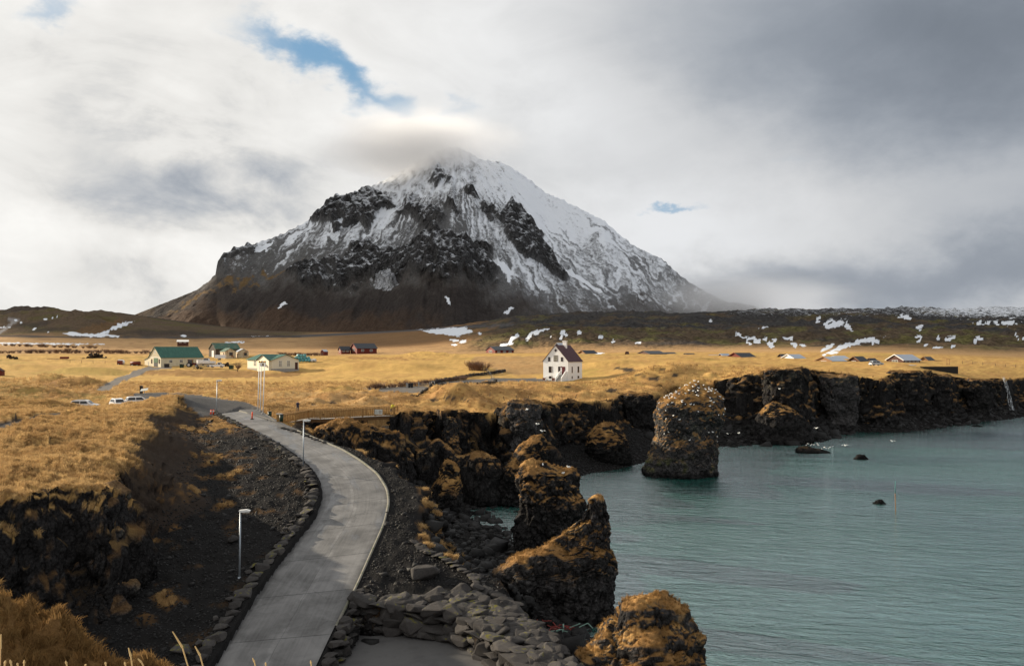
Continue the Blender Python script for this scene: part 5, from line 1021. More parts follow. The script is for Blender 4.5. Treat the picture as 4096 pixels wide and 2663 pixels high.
plain('dark_roof', (.018, .022, .030), .5, .25, .8); plain('grey_roof', (.40, .44, .50), .45, .15, .6); plain('brown_wood', (.065, .026, .018), .75, .35, 1.5, streak=(1, 1, 5)); plain('red_wood', (.13, .022, .014), .75, .3, 1.5, streak=(1, 1, 5)); plain('tan_wood', (.22, .12, .055), .75, .3, 1.5)
plain('trim_brown', (.06, .022, .016), .6, .2, 4); plain('white_paint', (.74, .74, .72), .5, .1, 3); plain('black_plastic', (.012, .012, .014), .5, .2, 4); plain('dark_green', (.012, .035, .022), .5, .25, 3); plain('door_green', (.012, .085, .022), .5, .25, 1.5); plain('old_wood', (.06, .045, .035), .85, .45, 1.2, streak=(2, 2, .5), col2=(.10, .08, .06)); plain('rusty_board', (.52, .44, .30), .8, .3, .9, col2=(.24, .11, .05))
plain('galvanised', (.32, .36, .40), .45, .15, 6, metal=.6); plain('lamp_white', (.72, .72, .70), .4, .08, 5); plain('gold', (.55, .32, .08), .35, .1, 5, metal=.7); plain('orange_plastic', (.85, .09, .02), .5, .1, 6); plain('rubber', (.02, .02, .02), .8, .2, 6)
plain('timber', (.30, .17, .06), .75, .35, 1.5, streak=(3, 3, .6), col2=(.36, .22, .09)); plain('timber_dark', (.10, .050, .018), .8, .35, 1.5); plain('deck_grey', (.38, .35, .31), .8, .2, 3); plain('teal_wrap', (.15, .42, .45), .35, .2, 2.5, bump=.03, bscale=6); plain('white_wrap', (.66, .68, .68), .35, .15, 2.5, bump=.03, bscale=6)
plain('car_white', (.74, .75, .76), .25, .05, 2, spec=.5); plain('car_silver', (.42, .45, .48), .3, .05, 2, metal=.4); plain('tyre', (.015, .015, .015), .85, .2, 6); plain('rim', (.45, .46, .48), .35, .1, 6, metal=.8); plain('red_metal', (.16, .025, .016), .6, .35, 2, col2=(.10, .035, .02)); plain('tractor_red', (.10, .018, .014), .55, .3, 3); plain('twig', (.15, .085, .055), .9, .35, 3); plain('manure', (.035, .024, .016), .95, .5, 1.5, bump=.2, bscale=2)
plain('grey_concrete', (.30, .29, .27), .85, .25, 1.5, bump=.01); plain('dark_concrete', (.022, .020, .018), .9, .3, 1.0); plain('blue_jacket', (.012, .018, .05), .8, .2, 5); plain('yellow_jacket', (.55, .50, .02), .7, .1, 5); plain('jeans', (.03, .04, .06), .85, .2, 5); plain('skin', (.45, .24, .16), .6, .1, 5); plain('hair', (.03, .015, .01), .7, .2, 5); plain('bird_white', (.80, .80, .78), .7, .08, 6); plain('bird_grey', (.33, .35, .37), .7, .1, 6); plain('sign_white', (.62, .62, .56), .5, .1, 3, col2=(.48, .50, .46)); plain('terracotta', (.16, .05, .03), .8, .2, 4); plain('stalk', (.52, .35, .15), .8, .2, 8); plain('net_red', (.16, .03, .025), .85, .3, 8); plain('rope', (.16, .26, .22), .8, .3, 8); plain('marker', (.06, .22, .20), .6, .2, 4)
m, t, p = newmat('glass_dark'); p.inputs['Base Color'].default_value = (.02, .022, .025, 1); p.inputs['Roughness'].default_value = .08
m, t, p = newmat('glass_pale'); p.inputs['Base Color'].default_value = (.30, .29, .24, 1); p.inputs['Roughness'].default_value = .15
for nm_ in ('green_roof', 'old_green_roof', 'grey_roof', 'dark_roof', 'maroon_roof'):        # ribs of corrugated sheet
    t = NT(MATS[nm_].node_tree); p = [n_ for n_ in t.n if n_.type == 'BSDF_PRINCIPLED'][0]; P = t.node('ShaderNodeTexCoord').outputs['Object']
    t.put(p.inputs['Normal'], t.bump(t.m('SINE', t.m('MULTIPLY', t.xyz(P)[1], 20.0)), .5, .03))
def place(face, W, L, u, z):
    """point on a house face and its outward direction"""
    return {'f': ((u, -L / 2, z), 0.0), 'b': ((-u, L / 2, z), math.pi), 'r': ((W / 2, u, z), math.pi / 2), 'l': ((-W / 2, -u, z), -math.pi / 2)}[face]
def window(par, face, W, L, u, z, w_, h_, frame='trim_brown', pane='glass_dark', nx=1, nz=1, rot=0, name='window', fw=.08):
    (x_, y_, z_), a = place(face, W, L, u, z); mb = MB()
    mb.box(-w_ / 2 - fw, -w_ / 2, -.05, .03, -h_ / 2 - fw, h_ / 2 + fw).box(w_ / 2, w_ / 2 + fw, -.05, .03, -h_ / 2 - fw, h_ / 2 + fw).box(-w_ / 2, w_ / 2, -.05, .03, h_ / 2, h_ / 2 + fw).box(-w_ / 2, w_ / 2, -.06, .03, -h_ / 2 - fw, -h_ / 2)
    for i in range(1, nx + 1): xx = -w_ / 2 + w_ * i / (nx + 1); mb.box(xx - .03, xx + .03, -.04, .0, -h_ / 2, h_ / 2)
    for i in range(1, nz + 1): zz = -h_ / 2 + h_ * i / (nz + 1) + .1 * h_; mb.box(-w_ / 2, w_ / 2, -.038, .0, zz - .03, zz + .03)
    o = mb.build(name, frame, par); o.location = (x_, y_, z_); o.rotation_euler = (0, rot, a)
    MB().box(-w_ / 2, w_ / 2, -.022, .02, -h_ / 2, h_ / 2).build('pane', pane, o); return o
def door(par, face, W, L, u, w_, h_, mat='maroon_paint', z=0.0, name='door'):
    (x_, y_, z_), a = place(face, W, L, u, z); o = MB().box(-w_ / 2, w_ / 2, -.05, .03, 0, h_).build(name, mat, par); o.location = (x_, y_, z_); o.rotation_euler = (0, 0, a)
    MB().box(w_ * .3, w_ * .38, -.10, -.05, h_ * .48, h_ * .54).build('handle', 'galvanised', o); return o
def house(name, label, loc, rz, W, L, eave, ridge, wall, roof, over=.3, cat='house', group=None, base=-1.5, gable=None, thick=.12, rail=True):
    t_ = thing(name, label, cat, loc, rz, group)
    MB().prism([(-W / 2, base), (W / 2, base), (W / 2, eave), (0, ridge), (-W / 2, eave)], -L / 2, L / 2).build('wall', wall, t_)
    s = (ridge - eave) / (W / 2); xo = W / 2 + over; e = .02; ze = eave - s * over
    MB().prism([(-xo, ze + e), (0, ridge + e), (xo, ze + e), (xo, ze + e + thick), (0, ridge + e + thick * 1.15), (-xo, ze + e + thick)], -L / 2 - over, L / 2 + over).build('roof', roof, t_)
    return t_
# white house ------------------------------------------------------
hx, hy, hz = at(2262, 1519, 226); Wh, Lh = 8.0, 8.6
wh = house('house', 'white two-storey house with steep maroon roof on the golden field', (hx - .6, hy + 2.5, hz), math.radians(-32), Wh, Lh, 5.35, 9.75, 'white_render', 'maroon_roof', .22)
MB().box(-.55, .55, -.35, .35, 8.0, 10.9).box(-.65, .65, -.45, .45, 10.9, 11.1).build('chimney', 'white_render', wh).location = (.35, .6, 0)
for u, z_, w_, h_, a, b2 in [(0.05, 6.1, 1.15, 1.6, 1, 1), (-2.05, 5.85, .55, 1.05, 0, 1), (2.05, 5.85, .55, 1.05, 0, 1), (-1.6, 2.95, 1.05, 1.6, 1, 1), (1.15, 2.95, .5, 1.6, 0, 1), (-1.6, .75, .95, .45, 1, 0)]: window(wh, 'f', Wh, Lh, u, z_, w_, h_, nx=a, nz=b2, pane='glass_pale' if z_ > 5.9 else 'glass_dark')
window(wh, 'f', Wh, Lh, .05, 8.35, .5, .5, rot=math.radians(45))
for u, z_, w_, h_ in [(-1.9, 2.9, .38, 1.6), (1.9, 2.9, .75, 1.6), (-1.9, .75, .38, .5), (1.9, .75, .8, .5)]: window(wh, 'r', Wh, Lh, u, z_, w_, h_, nz=0 if h_ < 1 else 1)
door(wh, 'f', Wh, Lh, 2.55, 1.0, 2.25, z=1.55)
st = MB()
for i in range(9): st.box(1.75, 3.35, -Lh / 2 - .6 - .27 * (9 - i), -Lh / 2 - .6 - .27 * (8 - i), -.5, .17 * (i + 1))
st.box(1.75, 3.35, -Lh / 2 - .6, -Lh / 2 - .003, -.5, 1.5); st.build('steps', 'grey_concrete', wh)
for x0 in (1.5, 3.36): MB().prism([(-Lh / 2 - 3.1, -.5), (-Lh / 2 - .003, -.5), (-Lh / 2 - .003, 2.5), (-Lh / 2 - .7, 2.5), (-Lh / 2 - 3.1, .75)], x0, x0 + .24, 'x').build('stair_wall', 'white_render', wh)
pq = MB().ball((0, 0, 0), .28, .03, .16, 14, 6).build('house_plaque', 'maroon_paint', wh); pq.location = (1.82, -Lh / 2 - .02, 3.75)
MB().box(-Wh / 2 - .26, Wh / 2 + .26, -Lh / 2 - .30, -Lh / 2 - .224, 5.0, 5.1).v
fx, fy, fz = at(2207, 1521, 219); fp = thing('flagpole', 'white flagpole standing in front of the white house', 'flagpole', (fx, fy, gz(fx, fy)))
MB().cyl((0, 0, -.3), (.1, 0, 6.6), .075, .045, 10).build('pole', 'white_paint', fp, True); MB().ball((.1, 0, 6.66), .09, .09, .09, 8, 6).build('finial', 'white_paint', fp, True)
tb = thing('garden_table', 'small white pedestal table against the white house wall', 'table', (0, 0, 0)); 
Mh = Matrix.Translation(wh.location) @ Matrix.Rotation(math.radians(-32), 4, 'Z')
tb.location = Mh @ Vector((-2.7, -Lh / 2 - .7, .05)); MB().cyl((0, 0, -.1), (0, 0, .72), .16, .07, 10).build('pedestal', 'white_paint', tb); MB().cyl((0, 0, .72), (0, 0, .80), .42, .42, 14).build('table_top', 'white_paint', tb)
for i, xo_ in enumerate((-3.6, -3.15, -.6, -.05)):
    pt = thing('flower_pot', 'terracotta flower pot at the foot of the white house gable', 'flower pot', Mh @ Vector((xo_, -Lh / 2 - .55, .0)), 0, 'pots along the white house wall')
    MB().cyl((0, 0, -.15), (0, 0, .5), .2, .28, 12).build('pot', 'terracotta', pt); MB().cyl((0, 0, .5), (0, 0, .57), .31, .31, 12).build('rim', 'terracotta', pt)
# farm ---------------------------------------------------------------
bx, by, bz = at(690, 1468, 298); Wb, Lb = 9.4, 16.5
barn = house('barn', 'cream barn with big green sheet roof and open green door', (bx - .5, by + 4.5, bz), math.radians(-40), Wb, Lb, 3.7, 7.5, 'cream_board', 'green_roof', .3, 'barn')
for i in range(int(Wb / .42)):
    u = -Wb / 2 + .3 + i * .42; MB().box(u - .025, u + .025, -Lb / 2 - .03, -Lb / 2 + .01, 3.7, 3.7 + (1 - abs(u) / (Wb / 2)) * 3.7).build('batten', 'cream_board', barn)
MB().box(-Wb / 2, Wb / 2, -Lb / 2 - .06, -Lb / 2 - .003, 3.60, 3.76).build('trim_board', 'white_paint', barn)
window(barn, 'f', Wb, Lb, 0, 5.6, .9, .9, 'white_paint', 'glass_pale'); 
MB().box(-.7, 2.3, -Lb / 2 - .045, -Lb / 2 + .02, 0, 3.3).build('dark_door_panel', 'black_plastic', barn); MB().box(-.8, 2.4, -Lb / 2 - .09, -Lb / 2 - .05, 1.75, 3.4).build('roller_door', 'door_green', barn)  # black panel stands in for the shade inside the open doorway
for u in (-2.4, 3.5): window(barn, 'f', Wb, Lb, u, 2.2, .75, 1.5, 'trim_brown')
for u in (-4.5, -.5, 3.5): window(barn, 'r', Wb, Lb, u, 2.2, 1.1, .9, 'white_paint')
MB().prism([(-Wb / 2 - 4.0, -1.5), (-Wb / 2 + .005, -1.5), (-Wb / 2 + .005, 3.55), (-Wb / 2 - 4.0, 2.6)], -Lb / 2 + .3, Lb / 2 - 2).build('lean_to', 'cream_board', barn); MB().prism([(-Wb / 2 - 4.25, 2.60), (-Wb / 2 + .003, 3.62), (-Wb / 2 + .003, 3.75), (-Wb / 2 - 4.25, 2.72)], -Lb / 2 + .1, Lb / 2 - 1.8).build('lean_to_roof', 'green_roof', barn)
dd = door(barn, 'f', Wb, Lb, -5.4, .9, 2.0, 'grey_concrete'); dd.location.y += .26
sx_, sy_, sz_ = at(862, 1430, 350)
sh = house('shed', 'weathered timber shed with faded green roof and white door', (sx_ + 2.5, sy_ + 4, sz_), math.radians(-42), 6.0, 11.5, 3.9, 6.3, 'old_wood', 'old_green_roof', .25, 'shed'); door(sh, 'f', 6.0, 11.5, .6, 1.9, 3.1, 'white_paint'); window(sh, 'l', 6, 11.5, 1, 2.4, .8, .8)
x_, y_, z_ = at(912, 1430, 338); an = house('shed', 'small rusty cream shed with a black window beside the timber shed', (x_, y_, z_), math.radians(38), 4.6, 6.2, 2.6, 3.9, 'rusty_board', 'old_green_roof', .2, 'shed'); window(an, 'f', 4.6, 6.2, .2, 1.6, 1.3, 1.2); window(an, 'l', 4.6, 6.2, 1.5, 1.7, .8, .7)
x_, y_, z_ = at(968, 1429, 342); an2 = house('shed', 'small rusty cream shed with pale blue roof at the end of the sheds', (x_, y_, z_), math.radians(30), 4.4, 5.0, 2.4, 3.6, 'rusty_board', 'grey_roof', .2, 'shed'); window(an2, 'f', 4.4, 5, .9, 1.4, 1.0, 1.0)
x_, y_, z_ = at(1082, 1478, 268); cf = math.radians(43)
fh = house('farmhouse', 'cream bungalow with green roof and two gables behind the flagpoles', (x_ - 1.5, y_ + 7.5, z_), cf, 9.6, 19, 3.3, 5.0, 'cream_paint', 'green_roof', .45, 'house')
# front wing, its gable facing the other way
wgm = MB().prism([(-4.2 - 4.3, -1.5), (-4.2 + 4.3, -1.5), (-4.2 + 4.3, 3.28), (-4.2, 4.95), (-4.2 - 4.3, 3.28)], -5.6, 0, 'x').build('wing_wall', 'cream_paint', fh)
MB().prism([(-4.2 - 4.7, 3.15), (-4.2, 5.0), (-4.2 + 4.7, 3.15), (-4.2 + 4.7, 3.30), (-4.2, 5.16), (-4.2 - 4.7, 3.30)], -6.05, 0, 'x').build('wing_roof', 'green_roof', fh)
for u in (-2.0, 1.0): window(fh, 'f', 9.6, 19, u, 2.0, 1.0, 1.9, 'white_paint', 'glass_pale')
door(fh, 'f', 9.6, 19, 3.9, 1.0, 2.4, 'trim_brown'); MB().box(-4.82, 4.82, -9.53, 9.53, -1.5, .35).build('plinth', 'grey_concrete', fh)
ww = window(fh, 'l', 9.6 + 1.6, 19, 4.2, 2.0, 4.2, 1.8, 'white_paint', 'glass_dark', nx=3); window(fh, 'l', 9.6, 19, -3.5, 2.0, 1.8, 1.7, 'white_paint', 'glass_pale', nx=1)
MB().ball((0, 0, 0), .45, .06, .45, 14, 8).build('satellite_dish', 'white_wrap', fh, True).location = (-5.9, -6.5, 1.4)
# far cabins -----------------------------------------------------------
def cabin(pl, pr, pyr, pyb, Y_, lab, wall, roof, rot=-62, name='cabin', wins=2, gfrac=.35, porch=False, trim=None):
    k = F / Y_; wpx = (pr - pl) / k; hgt = (pyb - pyr) / k; a = math.radians(rot); ca, sa = abs(math.cos(a)), abs(math.sin(a)); W_ = wpx * gfrac / ca; L_ = wpx * (1 - gfrac) / max(sa, .2)
    x_, y_, z_ = at((pl + pr) / 2, pyb, Y_); o = house(name, lab, (x_, y_ + 3, z_), a, W_, L_, hgt * .52, hgt, wall, roof, .4, 'cabin', 'holiday cabins below the lava slope')
    s_ = 'r' if rot < 0 else 'l'
    for i in range(wins): window(o, s_, W_, L_, (i - (wins - 1) / 2) * L_ / (wins + .3), hgt * .30, min(1.2, L_ / wins * .5), hgt * .18, 'white_paint')
    if W_ > 2.5: window(o, 'f', W_, L_, 0, hgt * .36, W_ * .32, hgt * .26, 'white_paint', 'glass_dark', nx=1)
    if trim:
        q_ = hgt * .52; MB().prism([(-W_ / 2 - .4, q_ - .4 * (hgt - q_) / (W_ / 2)), (0, hgt), (W_ / 2 + .4, q_ - .4 * (hgt - q_) / (W_ / 2)), (W_ / 2 + .4, q_ - .4 * (hgt - q_) / (W_ / 2) + .22), (0, hgt + .24), (-W_ / 2 - .4, q_ - .4 * (hgt - q_) / (W_ / 2) + .22)], -L_ / 2 - .5, -L_ / 2 - .403).build('bargeboard', trim, o)
    return o
CB = [(695, 752, 1360, 1374, 480, 'small dark cabin with white hipped roof alone on the far plain', 'brown_wood', 'white_paint', -70, 2), (1347, 1398, 1386, 1413, 385, 'small red cabin with dark roof and veranda left of the larger one', 'red_wood', 'dark_roof', -62, 2), (1395, 1505, 1374, 1413, 385, 'larger red cabin with long dark roof on the brown field', 'red_wood', 'dark_roof', -60, 2),
      (1942, 2055, 1386, 1416, 380, 'long red cabin with black roof below the snow patches', 'red_wood', 'dark_roof', -66, 3), (2222, 2265, 1372, 1392, 400, 'dark blue cabin peeping over the ridge of the white house', 'dark_roof', 'grey_roof', -45, 1), (2315, 2392, 1402, 1428, 350, 'tan timber cabin with dark roof just beyond the white house', 'tan_wood', 'dark_roof', -55, 1),
      (2505, 2520, 1407, 1425, 340, 'reddish cabin gable barely showing over the grass crest', 'red_wood', 'brown_wood', -40, 1), (2560, 2660, 1404, 1428, 345, 'long black cabin roof behind the grass crest', 'brown_wood', 'dark_roof', -72, 1), (2655, 2710, 1410, 1428, 348, 'low black roof adjoining the long cabin roof', 'brown_wood', 'dark_roof', -75, 1), (2735, 2790, 1414, 1430, 340, 'small dark cabin roof alone behind the grass crest', 'tan_wood', 'dark_roof', -60, 1),
      (2838, 2880, 1420, 1438, 335, 'low cabin with pale roof left of the red gabled cabin', 'brown_wood', 'grey_roof', -76, 1), (2878, 2930, 1415, 1442, 330, 'red cabin with pale sheet roof', 'red_wood', 'grey_roof', -62, 1), (2920, 3030, 1412, 1446, 325, 'red gabled cabin with black roof among pale roofed ones', 'red_wood', 'dark_roof', -58, 2),
      (3118, 3170, 1417, 1446, 325, 'dark cabin half hidden by the pale grey roofed cabin', 'brown_wood', 'dark_roof', -58, 1), (3140, 3228, 1418, 1448, 318, 'cabin with shiny pale grey roof and white bargeboards', 'white_paint', 'grey_roof', -60, 1), (3330, 3405, 1424, 1456, 315, 'grey roofed cabin standing behind another pale roof', 'red_wood', 'grey_roof', -70, 1), (3280, 3390, 1428, 1460, 300, 'wide pale roofed cabin with tan bargeboards near the cliff', 'tan_wood', 'grey_roof', -62, 1),
      (3408, 3485, 1427, 1460, 300, 'dark brown cabin with slate coloured roof near the parked car', 'brown_wood', 'dark_roof', -56, 2), (3482, 3520, 1434, 1458, 302, 'small flat lodge next to the dark brown cabin', 'brown_wood', 'dark_roof', -70, 1), (3688, 3760, 1428, 1460, 312, 'tan timber cabin with black roof beside the large lodge', 'tan_wood', 'dark_roof', -50, 2)]
for i, (a, b2, c, d, Y_, lab, wl, rf, rt, wn) in enumerate(CB):
    cabin(a, b2, c, d, Y_, lab, wl, rf, rt, wins=wn, trim={2: 'red_wood', 5: 'tan_wood', 12: 'red_wood', 14: 'white_paint', 16: 'tan_wood', 17: 'tan_wood', 19: 'tan_wood'}.get(i))
lg = cabin(3568, 3690, 1419, 1462, 298, 'large two-storey lodge with broad pale grey roof and white framed gable window', 'brown_wood', 'grey_roof', -64, 'lodge', 4, .28, trim='white_paint')
x_, y_, z_ = at(1297, 1422, 372); ts = house('shed', 'tiny red shed with pale roof at the edge of the field', (x_, y_, z_), math.radians(-30), 2.2, 2.6, 1.9, 2.7, 'red_wood', 'grey_roof', .12, 'shed'); door(ts, 'f', 2.2, 2.6, 0, .7, 1.6, 'brown_wood')
x_, y_, z_ = at(-12, 1512, 225); rs = house('shed', 'red timber shed at the edge of the near field', (x_, y_, z_), math.radians(20), 3.0, 3.5, 2.0, 3.0, 'red_wood', 'brown_wood', .12, 'shed'); door(rs, 'f', 3, 3.5, .4, .9, 1.8, 'brown_wood')
x_, y_, z_ = at(3580, 1466, 268); lr = thing('low_annex', 'long low annex with white flat roof half sunk behind the cliff turf', 'building', (x_, y_, z_ - 1.0)); MB().box(-5.5, 5.5, -2, 2, -1, 1.2).build('wall', 'brown_wood', lr); MB().prism([(-6, 1.2), (6, 1.45), (6, 1.6), (-6, 1.35)], -2.4, 2.4).build('roof', 'grey_roof', lr)
x_, y_, z_ = at(3770, 1497, 250); rw = thing('retaining_wall', 'dark windowless concrete wall near the cliff edge by the lodge', 'wall', (x_, y_ + 2, z_ - .3), math.radians(4))
for i in range(4): MB().box(-6.2 + i * 3.1, -3.13 + i * 3.1, -.2 - .015 * (i % 2), .2, -2, 2.7 + .02 * (i % 2)).build('panel', 'dark_concrete', rw)
x_, y_, z_ = at(3793, 1468, 290); wf = thing('wooden_frame', 'empty wooden sign frame on the turf beyond the dark wall', 'frame', (x_, y_, gz(x_, y_)))
for q_ in (-.5, .5): MB().box(q_ - .06, q_ + .06, -.06, .06, -.3, 2.0).build('post', 'tan_wood', wf)
MB().box(-.7, .7, -.05, .05, 2.003, 2.15).build('top_bar', 'tan_wood', wf)
# ---------------------------------------------------------------- vehicles and farm gear
def wheel(par, x_, y_, r, w_, ax='y'):
    d = Vector((0, w_ / 2, 0)) if ax == 'y' else Vector((w_ / 2, 0, 0)); c = Vector((0, 0, 0))
    o = MB().cyl(c - d, c + d, r, r, 16).build('wheel', 'tyre', par); o.location = (x_, y_, r); MB().cyl(c - d * 1.06, c + d * 1.06, r * .58, r * .58, 12).build('rim', 'rim', o); return o
def car(label, loc, rz, body='car_white', group='white cars parked behind the grass bank', L=4.5, W=1.8, H=1.62, rails=True):
    t_ = thing('parked_car', label, 'car', loc, rz, group)
    prof = [(-L / 2, .35), (-L / 2 + .05, .85), (-L / 2 + .25, 1.0), (L / 2 - .95, .98), (L / 2 - .12, .82), (L / 2, .6), (L / 2 - .02, .35)]
    b = MB(); n = len(prof); ys = (-W / 2, -W / 2 + .08, W / 2 - .08, W / 2)
    MB().prism(prof, -W / 2, W / 2, 'y').build('body', body, t_, bevel=.05)
    cab = [(-L / 2 + .18, .95), (-L / 2 + .55, H - .06), (-L / 2 + 1.0, H), (.35, H), (.72, H - .10), (1.35, .97)]
    v = []; 
    for yy, s in ((-1, 1), (1, 1)): v += [(x_, yy * (W / 2 - .06 - .16 * (z_ - .95) / (H - .95)), z_) for x_, z_ in cab]
    k = len(cab); MB().add(v, [tuple(range(k))[::-1], tuple(range(k, 2 * k))] + [(i, (i + 1) % k, k + (i + 1) % k, k + i) for i in range(k)]).build('cabin', body, t_, bevel=.03)
    for sg in (-1, 1):
        yy = lambda z_: sg * (W / 2 - .045 - .16 * (z_ - .95) / (H - .95))
        for a, b2 in (((-L / 2 + .45, -L / 2 + .62), (-.55, -.55)), ((-.45, -.45), (.95, .5))):
            MB().add([(a[0], yy(1.02), 1.02), (b2[0], yy(1.02), 1.02), (b2[1], yy(H - .14), H - .14), (a[1], yy(H - .14), H - .14)], [(0, 1, 2, 3)]).build('side_window', 'glass_dark', t_)
        MB().box(L / 2 - .16, L / 2 - .03, sg * W * .36 - .16, sg * W * .36 + .16, .62, .78).build('headlight', 'glass_pale', t_); MB().box(-L / 2 - .01, -L / 2 + .1, sg * W * .40 - .1, sg * W * .40 + .1, .75, 1.0).build('tail_light', 'maroon_paint', t_)
        MB().box(.75, .95, sg * (W / 2 + .02), sg * (W / 2 + .2), .98, 1.12).build('mirror', body, t_)
        if rails: MB().box(-L / 2 + .8, .3, sg * (W / 2 - .3) - .025, sg * (W / 2 - .3) + .025, H + .03, H + .07).build('roof_rail', 'galvanised', t_)
        for wx_ in (-L / 2 + .85, L / 2 - .85): wheel(t_, wx_, sg * (W / 2 - .1), .34, .22)
    h = W / 2 - .26; MB().add([(1.30, -h - .06, 1.03), (1.30, h + .06, 1.03), (.80, h - .08, H - .10), (.80, -h + .08, H - .10)], [(0, 1, 2, 3)]).build('windscreen', 'glass_dark', t_)
    MB().add([(-L / 2 + .20, h, 1.05), (-L / 2 + .20, -h, 1.05), (-L / 2 + .50, -h + .08, H - .14), (-L / 2 + .50, h - .08, H - .14)], [(0, 1, 2, 3)]).build('rear_window', 'glass_dark', t_)
    return t_
for px, py, Y_, rz, lab, kw in [(472, 1628, 140, 2.3 + math.pi, 'white estate car facing the viewer, between two other parked white cars', {}), (552, 1627, 142, .6, 'white car with dark roof rails beside the grassy knoll', {}), (338, 1632, 138, .15, 'white car with only its roof above the grass bank', dict(L=4.7))]:
    x_, y_, z_ = at(px, py, Y_); car(lab, (x_, y_, gz(x_, y_) if px != 338 else gz(x_, y_) - .2), rz, **kw)
x_, y_, z_ = at(3505, 1470, 262); car('silver car parked on the turf by the cabins', (x_, y_, gz(x_, y_)), .2, 'car_silver', None, rails=False)
# van and boat
x_, y_, z_ = at(868, 1470, 278); van = thing('van', 'white pickup van parked under the white boat in the farmyard', 'van', (x_, y_, z_), .12)
MB().prism([(-2.4, .35), (-2.4, .95), (.1, 1.0), (.35, 1.85), (1.15, 1.85), (1.75, 1.1), (2.4, .95), (2.45, .35)], -.9, .9).build('body', 'car_white', van, bevel=.05)
MB().box(-2.35, -.1, -.82, .82, 1.0, 1.03).build('load_bed', 'galvanised', van)
for sg in (-1, 1):
    MB().add([(.42, sg * .906, 1.12), (1.45, sg * .906, 1.12), (1.12, sg * .906, 1.72), (.50, sg * .906, 1.72)], [(0, 1, 2, 3)]).build('side_window', 'glass_dark', van); MB().box(2.36, 2.47, sg * .65 - .15, sg * .65 + .15, .68, .86).build('headlight', 'glass_pale', van)
    for wx_ in (-1.5, 1.6): wheel(van, wx_, sg * .8, .34, .22)
MB().add([(1.70, -.72, 1.17), (1.70, .72, 1.17), (1.20, .66, 1.80), (1.20, -.66, 1.80)], [(0, 1, 2, 3)]).build('windscreen', 'glass_dark', van)
x_, y_, z_ = at(826, 1468, 281); bt = thing('motor_boat', 'white motor boat with small wheelhouse standing on its trailer', 'boat', (x_, y_, z_ + .75), math.pi + .1)
st_ = np.linspace(0, 1, 12); V_ = []; 
for s in st_:
    hw = 1.15 * (1 - max(0, s - .45) ** 2 / .34) ** .5 if s < 1 else .02; hw = max(hw, .03); zk = .15 + .6 * max(0, s - .6) ** 1.6; zd = 1.35 + .45 * s ** 2
    V_ += [(-3 + 6.4 * s, y2 * hw, z2) for y2, z2 in ((-1, zd), (-.92, zk + .45), (0, zk), (.92, zk + .45), (1, zd))]
V_ = np.array(V_); Fq_ = [tuple(q_) for q_ in grid_faces(12, 5)] + [tuple(range(5))] + [(i * 5, i * 5 + 4, (i + 1) * 5 + 4, (i + 1) * 5) for i in range(11)]
MB().add(V_, Fq_).build('hull', 'car_white', bt, False); MB().prism([(-1.0, 1.4), (1.2, 1.5), (.8, 2.4), (-.9, 2.4)], -.75, .75).build('wheelhouse', 'car_white', bt, bevel=.04); MB().box(-1.05, .95, -.82, .82, 2.41, 2.5).build('wheelhouse_roof', 'red_metal', bt)
for sg in (-1, 1): MB().add([(-.85, sg * .756, 1.7), (.95, sg * .756, 1.75), (.75, sg * .756, 2.25), (-.8, sg * .756, 2.25)], [(0, 1, 2, 3)]).build('side_window', 'glass_dark', bt)
MB().cyl((-.8, 0, 2.5), (-.8, 0, 3.3), .03).build('mast', 'galvanised', bt); MB().tube([(3.2, 0, 1.85), (2.9, 0, 2.35), (1.6, -.6, 2.2)], .03).build('bow_rail', 'galvanised', bt)
tl = thing('boat_trailer', 'low steel trailer carrying the white motor boat', 'trailer', (x_, y_, z_), math.pi + .1); MB().box(-2.6, 3.6, -.6, .6, .55, .68).build('frame', 'galvanised', tl)
for sg in (-1, 1): wheel(tl, -.6, sg * .85, .33, .2)
for q_ in (-1.6, 1.2): MB().box(q_ - .08, q_ + .08, -.7, .7, .683, .95).build('cradle', 'rubber', tl)
x_, y_, z_ = at(882, 1440, 305); cv_ = thing('box_trailer', 'white covered trailer on the bank behind the boat', 'trailer', (x_, y_, z_), .1); MB().box(-1.9, 1.9, -1, 1, .7, 2.0).build('box_body', 'car_white', cv_, bevel=.08)
for sg in (-1, 1): wheel(cv_, -.4, sg * .9, .35, .2)
MB().box(1.9, 3.0, -.06, .06, .55, .68).build('drawbar', 'galvanised', cv_)
x_, y_, z_ = at(768, 1468, 284); tr_ = thing('tractor', 'old dark red tractor with cab parked along the barn wall', 'tractor', (x_, y_, z_), .15)
MB().box(.2, 1.9, -.4, .4, .8, 1.5).build('bonnet', 'tractor_red', tr_, bevel=.06); MB().box(-1.4, .3, -.5, .5, .6, 1.15).build('chassis', 'black_plastic', tr_); cabm = MB()
for sx2 in (-1.3, .2):
    for sy2 in (-.7, .64): cabm.box(sx2, sx2 + .08, sy2, sy2 + .06, 1.1, 2.6)
cabm.box(-1.45, .4, -.8, .8, 2.6, 2.75).build('cab_roof', 'tractor_red', tr_); MB().box(-1.2, .2, -.66, .66, 1.2, 2.55).build('cab_glass', 'glass_dark', tr_); MB().cyl((1.3, .2, 1.5), (1.3, .2, 2.5), .05).build('exhaust', 'black_plastic', tr_)
for sg in (-1, 1): wheel(tr_, -.9, sg * .85, .8, .42); wheel(tr_, 1.5, sg * .7, .45, .25)
x_, y_, z_ = at(542, 1466, 300); ms = thing('muck_spreader', 'rusty red tank trailer on the gravel beside the barn', 'farm trailer', (x_, y_, z_), .05); MB().cyl((-1.7, 0, 1.25), (1.7, 0, 1.25), .75, .75, 16).build('tank', 'red_metal', ms, True); MB().box(-1.9, 2.6, -.35, .35, .55, .72).build('chassis', 'red_metal', ms)
